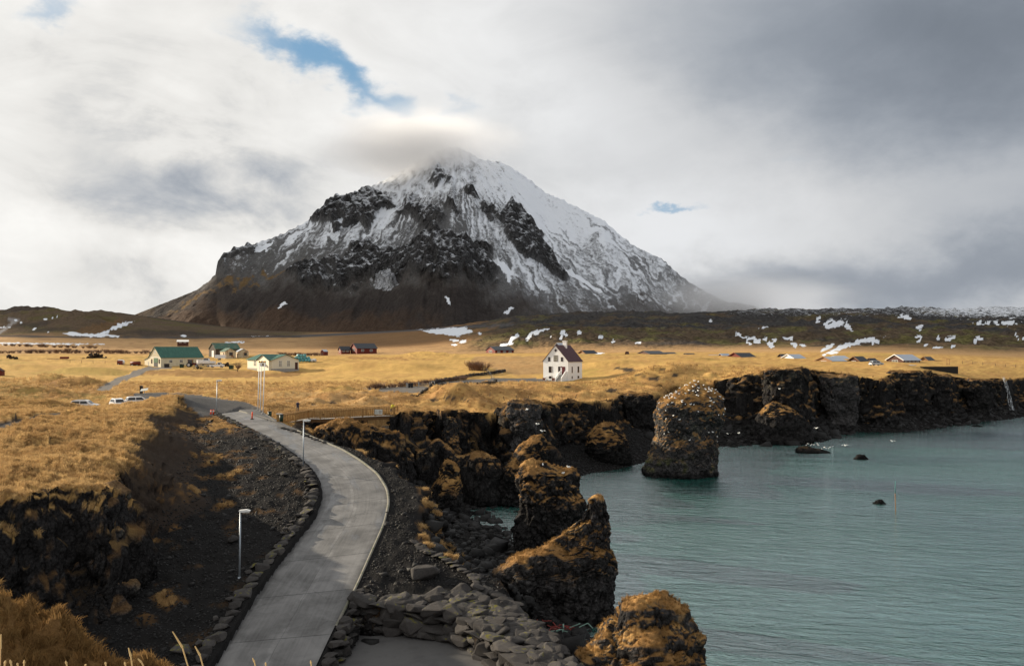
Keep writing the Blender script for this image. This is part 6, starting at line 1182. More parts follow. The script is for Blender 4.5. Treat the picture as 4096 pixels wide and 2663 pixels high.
for sg in (-1, 1): wheel(ms, -.9, sg * .7, .5, .3); wheel(ms, .9, sg * .7, .42, .28)
x_, y_, z_ = at(484, 1462, 302); bl = thing('hay_baler', 'white and red farm implement at the end of the farmyard', 'farm machine', (x_, y_, z_), -.3); MB().prism([(-1.2, .6), (1.0, .6), (1.3, 1.4), (.7, 2.2), (-.8, 2.3), (-1.4, 1.5)], -.7, .7).build('housing', 'white_paint', bl, bevel=.06); MB().box(-1.1, 1.5, -.85, -.72, .4, 1.9).build('side_panel', 'red_metal', bl); MB().box(1.2, 2.6, -.08, .08, .45, .6).build('drawbar', 'red_metal', bl)
for sg in (-1, 1): wheel(bl, -.2, sg * .95, .45, .28)
for px, py, Y_, lab, mt, sz3, wheels in [(727, 1470, 283, 'dark green lidded waste container by the barn', 'dark_green', (1.1, .6, 1.25), False), (667, 1469, 287, 'black bins standing in front of the barn door', 'black_plastic', (1.5, .5, 1.3), False), (925, 1474, 275, 'green container beside the bare tree', 'dark_green', (1.3, .7, 1.2), False)]:
    x_, y_, z_ = at(px, py, Y_); cb = thing('waste_container', lab, 'container', (x_, y_, z_ - .1)); w3 = sz3[0] / 2; MB().prism([(-w3 * .88, 0), (w3 * .88, 0), (w3, sz3[2]), (-w3, sz3[2])], -sz3[1], sz3[1]).build('body', mt, cb); MB().box(-w3 - .05, w3 + .05, -sz3[1] - .05, sz3[1] + .05, sz3[2] + .003, sz3[2] + .1).build('lid', 'black_plastic', cb)
def rubble(name, px, py, Y_, n, s, sx_, mat, lab, cat, seed, h=.5):
    r = random.Random(seed); x_, y_, z_ = at(px, py, Y_); t_ = thing(name, lab, cat, (x_, y_, z_)); old = STN[0]
    for i in range(n):
        u = r.gauss(0, .4); o = bpy.data.objects.new('clod', STNm[mat][r.randrange(6)]); COL.objects.link(o); o.parent = t_; o.location = (u * sx_, r.gauss(0, .5), max(0, h * (1 - u * u * 1.6)) * r.random()); q_ = s * r.uniform(.5, 1.2); o.scale = (q_, q_, q_); o.rotation_euler = (r.random() * 6, r.random() * 6, r.random() * 6)
    return t_
STNm = {}
for mt in ('manure', 'red_metal', 'black_plastic'):
    STNm[mt] = []
    for i in range(6): me_ = stone_mesh(400 + i, 1, .8, .6, 1); me_.materials.append(MATS[mt]); STNm[mt].append(me_)
rubble('manure_heap', 380, 1436, 332, 46, 1.0, 5.5, 'manure', 'long dark manure heap on the left field', 'heap', 1, 2.2); rubble('manure_heap', 40, 1433, 335, 18, .8, 3.0, 'manure', 'small dark earth heap on the left field', 'heap', 2, 1.4)
rubble('scrap_heap', 505, 1472, 296, 14, .5, 2.5, 'red_metal', 'rusty scrap lying beside the farm implement', 'scrap', 3, .6); rubble('scrap_heap', 790, 1474, 279, 14, .45, 3.0, 'black_plastic', 'dark clutter lying before the tractor and boat', 'scrap', 4, .5); rubble('scrap_heap', 905, 1466, 290, 16, .6, 2.0, 'manure', 'dark brush pile behind the van', 'heap', 5, 1.2)
for px, py, Y_, lab in [(272, 1404, 400, 'dark slatted crate on the far plain')]:
    x_, y_, z_ = at(px, py, Y_); cr = thing('crate', lab, 'crate', (x_, y_, z_))
    for i in range(4): MB().box(-1.4, 1.4, -.8, .8, .05 + i * .32, .30 + i * .32).build('slat', 'old_wood', cr)
x_, y_, z_ = at(305, 1406, 400); rubble('heap', 305, 1404, 400, 8, .7, .8, 'manure', 'small dark mound beside the slatted crate', 'heap', 7, .7)
x_, y_, z_ = at(232, 1438, 325); lgp = thing('farm_trailer', 'old rusty flatbed trailer lying in the left field', 'trailer', (x_, y_, z_), .1); MB().box(1.0, 4.0, -.7, .7, .4, 1.2).build('box_body', 'red_metal', lgp); MB().box(-4.2, 3.9, -.25, .25, .2, .37).build('beam', 'old_wood', lgp)
# wrapped bales
BL = MB().cyl((-.55, 0, 0), (.55, 0, 0), .56, .56, 16).build('hay_bale', 'teal_wrap', None, True, .16); BLw = BL.data.copy(); BLw.materials.clear(); BLw.materials.append(MATS['white_wrap'])
x0, y0, z0 = at(1206, 1460, 300); z0 = gz(x0, y0) + .35; k = 0; r = random.Random(9)
spots = [(i * 1.15 - 2.9, j * 1.1, .5, 0) for i in range(6) for j in range(2)] + [(i * 1.15 - 2.2, .4, 1.4, 0) for i in range(5)] + [(i * 1.15 - 1.3, .5, 2.3, 0) for i in range(3)] + [(3.9, .2, .5, 1), (4.3, 1.3, .5, 1), (-4.0, 1.4, .5, 1), (4.9, .6, .5, 1)]
for i, (a, b2, c, wv) in enumerate(spots):
    o = BL if i == 0 else BL.copy()
    if i: COL.objects.link(o)
    if wv: o.data = BLw
    o.location = (x0 + a + r.gauss(0, .06), y0 + b2, z0 + c); o.rotation_euler = (r.gauss(0, .1), r.gauss(0, .12), 1.2 + r.gauss(0, .35))
    tag(o, 'white plastic wrapped hay bale at the edge of the teal bale stack' if wv else 'teal plastic wrapped hay bale in the ' + ('bottom', 'middle', 'top')[int(c / .9)] + ' layer of the stack beside the bungalow', 'hay bale', 'white wrapped hay bales' if wv else 'stack of teal wrapped hay bales')
# ---------------------------------------------------------------- by the road
LAMPG = 'street lamps along the harbour road'
for px, py, top, dx_, lab in [(957, 2335, 2043, 1, 'grey street lamp rising from the kerb stones in the shaded bend'), (1212, 1882, 1682, 1, 'grey street lamp in the middle of the road bend below the footbridge'), (866, 1668, 1522, 1, 'grey street lamp with a small cabinet at the top of the concrete road')]:
    x_, y_, z_ = on_road(px, py); hgt = (py - top) / F * y_; zb = z_
    lp = thing('street_lamp', lab, 'street lamp', (x_, y_, zb), 0, LAMPG); MB().cyl((0, 0, -.5), (.08, 0, hgt), .075, .05, 12).build('pole', 'galvanised', lp, True); MB().cyl((0, 0, -.1), (0, 0, .5), .10, .10, 12).build('pole_base', 'galvanised', lp, True)
    MB().prism([(.0, hgt - .05), (.25, hgt - .09), (.75, hgt - .03), (.78, hgt + .05), (.5, hgt + .12), (.0, hgt + .07)], -.13, .13).build('lamp_head', 'lamp_white', lp, bevel=.02); MB().box(.3, .7, -.1, .1, hgt - .12, hgt - .08).build('lens', 'glass_pale', lp)
x_, y_, z_ = on_road(858, 1664); cb = thing('utility_cabinet', 'small grey utility cabinet at the foot of the top street lamp', 'cabinet', (x_ - .15, y_ + .1, z_)); MB().box(-.2, .2, -.15, .15, -.2, .75).build('cabinet_box', 'grey_concrete', cb, bevel=.02); MB().box(-.16, .16, -.165, -.153, .0, .68).build('cabinet_door', 'galvanised', cb)
for px, py, hh, lab, g_ in [(1008, 1676, 1.0, 'orange traffic post with black base standing on the concrete road', None), (843, 1668, .75, 'short orange traffic post beside the top street lamp', 'pair of orange posts by the lamp'), (853, 1668, .75, 'short orange traffic post beside the top street lamp', 'pair of orange posts by the lamp')]:
    x_, y_, z_ = on_road(px, py); bo = thing('traffic_post', lab, 'traffic post', (x_, y_, z_ + (.0 if px > 900 else .3)), 0, g_); MB().cyl((0, 0, .08), (.04, 0, hh), .10, .075, 12).build('post', 'orange_plastic', bo, True); MB().cyl((0, 0, -.02), (0, 0, .09), .26, .22, 10).build('base', 'rubber', bo)
    MB().cyl((.02, 0, hh * .62), (.03, 0, hh * .8), .094, .088, 12).build('reflective_band', 'white_paint' if px < 900 else 'orange_plastic', bo)
for px, py, tx in [(1031, 1643, 1037), (1041, 1649, 1045), (1051, 1657, 1059)]:
    x_, y_, z_ = on_road(px, py); H_ = (py - 1452) / F * y_; fp = thing('flagpole', 'tall white flagpole with golden ball in the row of three beside the footbridge', 'flagpole', (x_, y_, z_ + .1), 0, 'three flagpoles by the footbridge'); lx = (tx - px) / F * y_
    MB().cyl((0, 0, -.4), (lx, 0, H_), .085, .05, 12).build('pole', 'white_paint', fp, True); MB().ball((lx, 0, H_ + .1), .14, .14, .14, 10, 8).build('finial', 'gold', fp, True); MB().cyl((0, 0, -.3), (0, 0, .12), .2, .17, 10).build('base', 'grey_concrete', fp)
# footbridge --------------------------------------------------------
br = thing('footbridge', 'wooden footbridge with picket railings over the rocky gully', 'bridge', (0, 0, 0))
fr = [at(1128, 1693, 107), at(1235, 1674, 110), at(1281, 1675, 109.6), at(1400, 1669, 111.2), at(1500, 1664, 112.4), at(1578, 1661, 113.2)]; fr = [Vector(q_) for q_ in fr]; off = Vector((.1, 2.6, .02)); bk_ = [q_ + off for q_ in fr]; bk_[0] += Vector((-.6, -.2, .0))
zd = [q_.z + .05 for q_ in fr]
for i in range(len(fr) - 1):            # deck planks, section by section
    n_ = max(2, int((fr[i + 1] - fr[i]).length / .5))
    for j in range(n_):
        a0, a1 = j / n_, (j + .94) / n_; q0, q1 = fr[i].lerp(fr[i + 1], a0), fr[i].lerp(fr[i + 1], a1); s0, s1 = bk_[i].lerp(bk_[i + 1], a0), bk_[i].lerp(bk_[i + 1], a1)
        e_ = Vector((0, -.12, 0)); MB().add([q0 + e_, q1 + e_, s1 - e_, s0 - e_] + [v_ - Vector((0, 0, .06)) for v_ in (q0 + e_, q1 + e_, s1 - e_, s0 - e_)], [(0, 1, 2, 3), (7, 6, 5, 4), (0, 4, 5, 1), (1, 5, 6, 2), (2, 6, 7, 3), (3, 7, 4, 0)]).build('plank', 'deck_grey', br)
def bar(a, b_, w_, h_):
    d = (b_ - a).normalized(); sd = d.cross(Vector((0, 0, 1))).normalized() * w_ / 2; up = Vector((0, 0, h_ / 2)); v = [p_ + s1 * sd + s2 * up for p_ in (a, b_) for s1, s2 in ((-1, -1), (1, -1), (1, 1), (-1, 1))]
    return v, [(0, 1, 2, 3), (7, 6, 5, 4), (0, 4, 5, 1), (1, 5, 6, 2), (2, 6, 7, 3), (3, 7, 4, 0)]
for line, tg in ((fr, 1), (bk_, 0)):
    bal = MB()
    for i in range(len(line) - 1):
        a, b_ = line[i], line[i + 1]; up = lambda h_: Vector((0, 0, h_))
        MB().add(*bar(a + up(1.15), b_ + up(1.15), .16, .06)).build('top_rail', 'timber', br); MB().add(*bar(a + up(.98), b_ + up(.98), .06, .1)).build('upper_rail', 'timber', br); MB().add(*bar(a + up(.16), b_ + up(.16), .06, .1)).build('lower_rail', 'timber', br)
        if tg: MB().add(*bar(a - up(.26), b_ - up(.26), .14, .42)).build('side_beam', 'timber_dark', br)
        n_ = int((b_ - a).length / .24)
        for j in range(n_): q_ = a.lerp(b_, (j + .5) / n_); bal.box(q_.x - .055, q_.x + .055, q_.y - .055 - .03, q_.y - .033, q_.z + .08, q_.z + 1.1)
        np_ = max(1, round((b_ - a).length / 2.0))
        for j in range(np_ + (i == len(line) - 2)): q_ = a.lerp(b_, j / np_); MB().box(q_.x - .065, q_.x + .065, q_.y - .03, q_.y + .10, q_.z - .5, q_.z + 1.115).build('post', 'timber', br)
    ob = bal.build('balusters', 'timber', br); ob['kind'] = 'stuff'
for j in range(6): a, b_ = fr[4].lerp(fr[5], -.35), fr[5]; MB().add(*bar(a + Vector((0, .03, -.55 - j * .16)), b_ + Vector((0, .03, -.55 - j * .16)), .06, .12)).build('cladding_board', 'timber', br)
for q_ in (fr[2], fr[3], fr[4]): MB().box(q_.x - .15, q_.x + .15, q_.y + .5, q_.y + .8, q_.z - 5, q_.z - .48).build('pier', 'timber_dark', br)
x_, y_, z_ = at(1117, 1694, 106.6); pl = thing('gate_pillar', 'square pillar with white cap at the start of the footbridge', 'pillar', (x_, y_, z_)); MB().box(-.28, .28, -.28, .28, -.6, 1.25).build('shaft', 'timber', pl); MB().box(-.36, .36, -.36, .36, 1.253, 1.36).build('cap', 'deck_grey', pl)
for px, py, Y_, lab in [(1079, 1668, 112, 'dark green litter bin at the back rail of the footbridge'), (1121, 1682, 105.9, 'dark green litter bin fixed below the white pillar cap')]:
    x_, y_, z_ = at(px, py, Y_); lb = thing('litter_bin', lab, 'bin', (x_ + (.15 if px > 1100 else 0), y_, z_ - .1)); MB().cyl((0, 0, 0), (0, 0, .85), .24, .27, 14).build('drum', 'dark_green', lb, True); MB().cyl((0, 0, .85), (0, 0, .93), .29, .27, 14).build('rim', 'black_plastic', lb)
q_ = fr[4].lerp(fr[5], .16) + Vector((0, -.16, .58)); sg = thing('information_board', 'pale information board hung on the footbridge railing', 'sign', q_); MB().box(-.62, .62, -.03, .03, -.32, .36).build('panel', 'sign_white', sg)
sgp = MB()
for z2, w2 in ((.22, .5), (.12, .42), (.02, .5), (-.08, .35), (-.18, .46)): sgp.box(-.5, -.5 + w2, -.036, -.032, z2 - .018, z2 + .018)
lt = sgp.build('lettering', 'grey_concrete', sg); lt['kind'] = 'stuff'; MB().box(.1, .5, -.036, -.032, -.2, .26).build('map_print', 'deck_grey', sg)
# information post across the gravel lot
x_, y_, z_ = at(565, 1576, 171); zg_ = gz(x_, y_); ip = thing('wayfinding_post', 'dark capped wayfinding post at the driveway entrance', 'post', (x_, y_, zg_)); MB().box(-.25, .25, -.22, .22, -.3, 1.5).build('shaft', 'old_wood', ip); MB().prism([(-.36, 1.503), (.36, 1.503), (0, 1.75)], -.33, .33).build('cap', 'black_plastic', ip)
x_, y_, z_ = at(577, 1577, 168); ib = thing('information_sign', 'tilted white information panel on one leg beside the dark post', 'sign', (x_, y_, gz(x_, y_))); MB().box(-.05, .05, -.05, .05, -.3, 1.0).build('leg', 'galvanised', ib); o = MB().box(-.75, .75, -.45, .45, -.025, .025).build('panel', 'sign_white', ib); o.location = (0, 0, 1.12); o.rotation_euler = (.55, -.12, 0)
# ---------------------------------------------------------------- people
def person(label, loc, rz, top, legs, lean=0.0, arm=.5, h=1.75):
    t_ = thing('person', label, 'person', loc, rz); me = bpy.data.meshes.new('body'); k = h / 1.75
    J = [(0, 0, .95, .15, .11), (0, 0, 1.2, .15, .11), (0, -.02 - lean * .3, 1.42, .17, .11), (0, -.03 - lean * .45, 1.52, .06, .06), (0, -.05 - lean * .6, 1.66, .095, .105),
         (.19, -.02 - lean * .3, 1.42, .055, .055), (.25, -.12 - lean * .3, 1.16, .045, .045), (.16, -.36 - lean * .3, 1.12 + arm * .1, .035, .035), (-.19, -.02 - lean * .3, 1.42, .055, .055), (-.25, -.12 - lean * .3, 1.16, .045, .045), (-.16, -.36 - lean * .3, 1.12 + arm * .1, .035, .035),
         (.1, 0, .88, .095, .095), (.11, -.02, .48, .065, .065), (.11, .02, .08, .05, .05), (.11, -.14, .04, .045, .035), (-.1, 0, .88, .095, .095), (-.12, .03, .48, .065, .065), (-.12, .06, .08, .05, .05), (-.12, -.10, .04, .045, .035)]
    E = [(0, 1), (1, 2), (2, 3), (3, 4), (2, 5), (5, 6), (6, 7), (2, 8), (8, 9), (9, 10), (0, 11), (11, 12), (12, 13), (13, 14), (0, 15), (15, 16), (16, 17), (17, 18)]
    me.from_pydata([(a * k, b_ * k, c * k) for a, b_, c, _, _ in J], E, []); o = link('body', me, None, t_)
    sm_ = o.modifiers.new('skin', 'SKIN'); me.skin_vertices[0] if me.skin_vertices else None
    if not me.skin_vertices:
        bm = bmesh.new(); bm.from_mesh(me); bm.verts.layers.skin.verify(); bm.to_mesh(me); bm.free()
    for v_, j in zip(me.skin_vertices[0].data, J): v_.radius = (j[3] * k, j[4] * k)
    me.skin_vertices[0].data[0].use_root = True; sm_.use_smooth_shade = True; o.modifiers.new('sub', 'SUBSURF').levels = 1; o.modifiers['sub'].render_levels = 1
    me.materials.append(clothes(top, legs))
    return t_
def clothes(top, legs):
    m, t, p = newmat('clothes_' + top); z_ = t.xyz(t.node('ShaderNodeTexCoord').outputs['Object'])[2]; y_ = t.xyz(t.node('ShaderNodeTexCoord').outputs['Object'])[1]
    base = {'blue_jacket': (.012, .018, .05), 'yellow_jacket': (.55, .50, .02), 'jeans': (.03, .04, .06)}
    c = t.mix(t.m('GREATER_THAN', z_, .92), base[legs], base[top]); c = t.mix(t.m('GREATER_THAN', z_, 1.50), c, (.42, .22, .15)); c = t.mix(t.m('GREATER_THAN', z_, 1.66), c, (.02, .013, .01)); c = t.mix(t.m('LESS_THAN', z_, .09), c, (.015, .015, .015))
    t.put(p.inputs['Base Color'], c); p.inputs['Roughness'].default_value = .8; return m
x_, y_, z_ = at(1191, 1650, 118); q_ = Vector((x_, y_, gz(x_, y_) - .02)); person('person in a dark blue jacket standing beyond the footbridge railing with raised hands', q_, .2, 'blue_jacket', 'jeans', 0, 3.2)
q_ = fr[5] + Vector((-.55, .9, .03)); person('person in a bright yellow jacket leaning at the end of the footbridge', q_, 1.2, 'yellow_jacket', 'jeans', .6, 1.0)
# ---------------------------------------------------------------- walls, bins and gate by the drive
for line, lab, s, h_ in [([(1732, 1538), (1800, 1529), (1900, 1521), (1960, 1517), (2020, 1512)], 'dark lava stone wall on the far side of the drive', .42, 3), ([(1722, 1550), (1800, 1549), (1900, 1546), (1975, 1539), (1985, 1532)], 'dark lava stone wall on the near side of the drive', .40, 3), ([(1640, 1583), (1690, 1578), (1740, 1570), (1765, 1562)], 'heap of dark lava stones edging the gravel parking', .34, 2)]:
    pl_ = [onz(a, b_, 12.2 if a < 1800 else 12.4) for a, b_ in line]; q_ = resample(pl_, 60); L_ = np.linalg.norm(np.diff(q_[:, :2], axis=0), axis=1).sum(); n_ = int(L_ / (s * 1.35)); W_ = thing('lava_stone_wall', lab, 'stone wall', (0, 0, 0)); q_ = resample(pl_, max(n_, 4))
    zgs = land(q_[:, 0].copy(), q_[:, 1].copy(), True)[0]
    for j in range(len(q_)):
        for h2 in range(h_): put_stone(W_, q_[j, 0] + RND.gauss(0, .1), q_[j, 1] + RND.gauss(0, .15), zgs[j] + .12 + h2 * s * .7, s * RND.uniform(.8, 1.15), .8, tilt=.4)
for i, (px, mt, lab) in enumerate([(1629, 'grey_concrete', 'pale grey bin shelter panel beside two black wheelie bins'), (1638, 'black_plastic', 'black wheelie bin by the gravel parking'), (1648, 'black_plastic', 'black wheelie bin by the gravel parking')]):
    x_, y_, z_ = at(px, 1545, 190); wb = thing('wheelie_bin', lab, 'bin', (x_, y_, gz(x_, y_)), 0, 'two black wheelie bins' if i else None); MB().prism([(-.22, .05), (.22, .05), (.29, 1.0), (-.29, 1.0)], -.3, .3).build('body', mt, wb); MB().box(-.31, .31, -.34, .32, 1.003, 1.1).build('lid', mt, wb)
x_, y_, z_ = at(1697, 1543, 193); zg_ = gz(x_, y_); gt = thing('gate', 'low metal gate between two dark posts at the drive entrance', 'gate', (x_, y_, zg_), .1)
for q_ in (-1.35, 1.35): MB().box(q_ - .14, q_ + .14, -.14, .14, -.3, 1.2).build('post', 'grey_concrete', gt)
for j in range(4): MB().box(-1.2, 1.2, -.02, .02, .2 + j * .22, .25 + j * .22).build('bar', 'galvanised', gt)
x_, y_, z_ = at(1732, 1546, 190); fb_ = thing('sign_frame', 'small white metal frame beside the drive gate', 'frame', (x_, y_, gz(x_, y_)), .3)
for q_ in (-.35, .35): MB().cyl((q_, 0, -.2), (q_, 0, 1.3), .03).build('leg', 'white_paint', fb_)
MB().cyl((-.35, 0, 1.3), (.35, 0, 1.3), .03).build('top_bar', 'white_paint', fb_)
x_, y_, z_ = at(1610, 1592, 158); cs_ = thing('concrete_slab', 'weathered concrete slab half buried in the turf below the parking', 'slab', (x_, y_, gz(x_, y_))); MB().box(-1.9, 1.9, -.6, .6, -.6, .28).build('slab', 'grey_concrete', cs_, bevel=.03)
# fences --------------------------------------------------------------
def fence(label, line, n, h_, jit=.06, wire=True):
    pts_ = resample([at(*q_) for q_ in line], n); zs = land(pts_[:, 0].copy(), pts_[:, 1].copy(), True)[0]; t_ = thing('fence', label, 'fence', (0, 0, 0)); r = random.Random(n)
    for q_, z_ in zip(pts_, zs): hh = h_ * r.uniform(.85, 1.1); MB().cyl((q_[0], q_[1], z_ - .3), (q_[0] + r.gauss(0, jit), q_[1], z_ + hh), .065, .055, 6).build('post', 'old_wood', t_)
    if wire:
        for f_ in (.45, .85): MB().tube([(q_[0], q_[1], z_ + h_ * f_) for q_, z_ in zip(pts_, zs)], .012, 4).build('wire', 'galvanised', t_)
fence('post and wire fence running along the hedge behind the left field', [(0, 1412, 378), (300, 1412, 380), (620, 1416, 372)], 34, 1.4); fence('post and wire fence climbing past the big bush towards the drive', [(1860, 1452, 285), (1925, 1470, 262), (1950, 1490, 240), (1965, 1508, 222), (1975, 1520, 212)], 11, 1.3)
fence('short fence posts above the cliff in front of the mounds', [(1860, 1600, 160), (2060, 1600, 158), (2300, 1590, 165)], 10, .9, .22, False); fence('fence below the bushes beside the gravel parking', [(1650, 1538, 196), (1750, 1530, 205), (1860, 1518, 215)], 10, 1.1)
fence('thin fence posts across the left meadow', [(280, 1450, 312), (420, 1455, 305)], 4, 1.3, .05); fence('distant fence along the turf by the waterfall', [(3850, 1472, 300), (4096, 1478, 300), (4200, 1478, 305)], 10, 1.2)
# shrubs --------------------------------------------------------------
def shrub_mesh(seed, n, h_, sp, w_=.02):
    r = random.Random(seed); mb = MB()
    for _ in range(n):
        a_ = r.uniform(0, 6.28); rr = sp * .35 * r.random(); p0 = Vector((rr * math.cos(a_), rr * math.sin(a_), -.1)); d = Vector((math.cos(a_) * r.uniform(.1, .55), math.sin(a_) * r.uniform(.1, .55), 1)); p1 = p0 + d * h_ * .5 * r.uniform(.7, 1.2)
        mb.cyl(p0, p1, w_, w_ * .7, 3, False)
        for _k in range(4):
            d2 = d + Vector((r.gauss(0, .4), r.gauss(0, .4), r.gauss(0, .15))); p2 = p1 + d2 * h_ * .5 * r.uniform(.4, 1.0); mb.cyl(p0.lerp(p1, r.uniform(.4, 1)), p2, w_ * .7, w_ * .35, 3, False)
    return mb
SH = [shrub_mesh(i, 34, 1.7, 1.3, .028).build('twigs', 'twig', None) for i in range(3)]
def shrub(label, px, py, Y_, s, group, i):
    x_, y_, z_ = at(px, py, Y_); r = random.Random(i * 7 + px); t_ = thing('shrub', label, 'shrub', (x_, y_, gz(x_, y_)), r.uniform(0, 6), group); t_.scale = (s * 1.9, s * 1.3, s * .9)
    o = SH[i % 3] if not SH[i % 3].parent else SH[i % 3].copy()
    if o.name not in COL.objects: COL.objects.link(o)
    o.parent = t_; return t_
r = random.Random(3)
for i in range(26): shrub('leafless brown shrub in the hedge behind the left field', int(10 + i * 24 + r.uniform(-8, 8)), 1414, 376 + r.uniform(-4, 4), r.uniform(.8, 1.5), 'hedge behind the left field', i)
for i in range(20): shrub('leafless reddish shrub in the row along the field by the gravel parking', int(1480 + i * 20 + r.uniform(-6, 6)), int(1552 - i * 1.9), 185 + i * 1.6, r.uniform(.55, 1.0), 'shrub row by the gravel parking', i)
for k_, (a, b_, c) in enumerate([(1893, 1478, 250), (1912, 1480, 248), (1930, 1482, 246), (1905, 1474, 254)]): shrub('big leafless brown bush at the corner of the golden field', a, b_, c, 1.9, 'big bushes at the field corner', k_)
for i in range(14): shrub('leafless shrub in the thin row across the far plain', int(20 + i * 28 + r.uniform(-8, 8)), 1368, 650, r.uniform(1.2, 2.2), 'shrub row on the far plain', i)
for i in range(10): shrub('low leafless shrub in the hedge behind the bungalow', int(1130 + i * 16), 1424, 368, r.uniform(.8, 1.2), 'hedge behind the bungalow', i)
# bare tree by the bungalow
x_, y_, z_ = at(950, 1482, 262); tt = thing('bare_tree', 'small bare tree in front of the cream bungalow', 'tree', (x_, y_, gz(x_, y_))); MB().cyl((0, 0, -.3), (.1, 0, 1.9), .16, .11, 8).build('trunk', 'twig', tt)
mb = MB(); r = random.Random(77)
for _ in range(26):
    a_ = r.uniform(0, 6.28); p0 = Vector((.1, 0, r.uniform(1.0, 1.9))); p1 = p0 + Vector((math.cos(a_) * r.uniform(.4, 1.4), math.sin(a_) * r.uniform(.4, 1.4), r.uniform(.6, 1.7))); mb.cyl(p0, p1, .05, .03, 4, False)
    for _k in range(6): q0 = p0.lerp(p1, r.uniform(.4, 1)); mb.cyl(q0, q0 + Vector((r.gauss(0, .5), r.gauss(0, .5), r.uniform(.2, 1.1))), .024, .012, 3, False)
mb.build('crown', 'twig', tt)
# ---------------------------------------------------------------- sea things
x_, y_, z_ = onz(3583, 2046, 0); mk = thing('sea_marker', 'thin leaning green marker pole standing in the bay', 'pole', (x_, y_, 0)); MB().cyl((.05, 0, -1.5), (-.08, 0, 2.4), .06, .05, 8).build('lower_pole', 'tan_wood', mk, True); MB().cyl((-.08, 0, 2.4), (-.05, 0, 3.95), .05, .035, 8).build('upper_pole', 'marker', mk, True)
def bird_mesh(fly=False):
    mb = MB(); mb.ball((0, 0, .16), .22, .10, .11, 10, 7).ball((.20, 0, .27), .085, .07, .075, 8, 6); 
    if fly:
        for sg in (-1, 1): mb.add([(-.10, sg * .05, .2), (.12, sg * .05, .2), (.10, sg * .42, .34), (-.06, sg * .40, .34), (-.04, sg * .85, .24)], [(0, 1, 2, 3), (3, 2, 4)])
    else: mb.add([(-.1, -.09, .2), (-.1, .09, .2), (-.36, .03, .14), (-.36, -.03, .14)], [(0, 1, 2, 3)])
    return mb
BD = bird_mesh().build('seabird', 'bird_white', None, True); BF = bird_mesh(True).build('seabird', 'bird_white', None, True); used = [0, 0]
def bird(loc, rz, lab, grp, fly=False, s=.8):
    src = BF if fly else BD; o = src if used[fly] == 0 else src.copy(); used[fly] = 1
    if o.name not in COL.objects: COL.objects.link(o)
    o.location = loc; o.rotation_euler = (0, random.Random(str(loc)).uniform(-.3, .3) if fly else 0, rz); o.scale = (s, s, s); tag(o, lab, 'seabird', grp); return o
rb = random.Random(21)
for (o_, V_, N_), n_, zmin, lab, grp in [(BIG, 92, 5.2, 'white seabird perched on the tall domed sea stack', 'seabirds on the domed stack'), (A_, 4, 7.5, 'white seabird resting on the broad lumpy stack', 'seabirds on the broad stack')]:
    ok = np.where((N_[:, 1] < .15) & (V_[:, 2] > zmin) & (N_[:, 2] > .02))[0]; w_ = sst(V_[ok, 2], zmin - 3, 12) * (1 - .8 * sst(V_[ok, 2], 14.2, 15.0)) + .2; pk = np.random.default_rng(5).choice(ok, n_, replace=False, p=w_ / w_.sum())
    for j in pk: bird(Vector(V_[j]) + Vector(N_[j]) * .10 + Vector((0, -.1, .02)), rb.uniform(0, 6.28), lab, grp)
for i in range(12): x_, y_, z_ = onz(3215 + i * 9 + rb.uniform(-4, 4), 1792 + (i > 5) * 8, 0); bird((x_, y_ - 1, .55 + rb.random() * .5 - (i > 6) * .35), rb.uniform(0, 6), 'white seabird sitting on the long low skerry', 'seabirds on the skerry')
for px, py, Y_ in [(2912, 1738, 150), (2955, 1735, 150), (2108, 1642, 118), (2150, 1700, 118), (2170, 1728, 115), (3265, 1715, 150), (3570, 1767, 150), (3380, 1784, 152), (3118, 1558, 170)]: bird(at(px, py, Y_), rb.uniform(0, 6), 'white seabird gliding in front of the cliffs', 'seabirds in flight', True, .9)
for px, py in [(3330, 1786), (3560, 1700)]: x_, y_, z_ = onz(px, py, 0); bird((x_, y_, -.08), rb.uniform(0, 6), 'white seabird floating on the bay', 'seabirds on the water')
# waterfalls
m, t, p = newmat('falling_water'); P = t.node('ShaderNodeNewGeometry').outputs['Position']; nn = t.noise(t.vmul(P, (3.0, 3.0, .25)), 1.6, 5, .65); p.inputs['Base Color'].default_value = (.48, .51, .54, 1); p.inputs['Roughness'].default_value = .5
t.put(p.inputs['Alpha'], t.ss(nn, .44, .66))
def fall(label, px, pt, pb, Y0, Y1, w_):
    n_ = 24; V = []; x0 = (px - 2048) / F
    for i in range(n_):
        s = i / (n_ - 1); Y_ = Y0 + (Y1 - Y0) * s ** .6; z_ = CH - (pt - HZ) / F * Y0 + s * ((CH - (pb - HZ) / F * Y1) - (CH - (pt - HZ) / F * Y0)); c = x0 * Y0 + s * .9
        for j in range(7): a_ = (j / 6 - .5) * 2; V.append((c + a_ * w_ * (.5 + .35 * s), Y_ - .35 * (1 - a_ * a_), z_))
    me = np_mesh('waterfall', V, grid_faces(n_, 7)); o = link('waterfall', me, 'falling_water'); tag(o, label, 'waterfall')
fall('white waterfall dropping over the far cliff into the bay', 4012, 1506, 1640, 252.5, 249.5, .95)
# fishing net behind the wall
x_, y_, z_ = onz(2230, 2530, 1.2); nt = thing('fishing_net', 'tangle of red net and pale rope washed up behind the stone wall', 'net', (x_, y_, z_)); r = random.Random(4)
for nm_, mt, n_ in (('net', 'net_red', 14), ('rope', 'rope', 6)):
    mb = MB(); 
    for _ in range(n_): c = Vector((r.gauss(0, .6), r.gauss(0, .4), r.uniform(.2, .6))); mb.tube([c, c + Vector((r.gauss(0, .3), r.gauss(0, .3), r.gauss(0, .12))), c + Vector((r.gauss(0, .5), r.gauss(0, .5), r.gauss(0, .15)))], .04, 5)
    o = mb.build(nm_, mt, nt); o['kind'] = 'stuff'
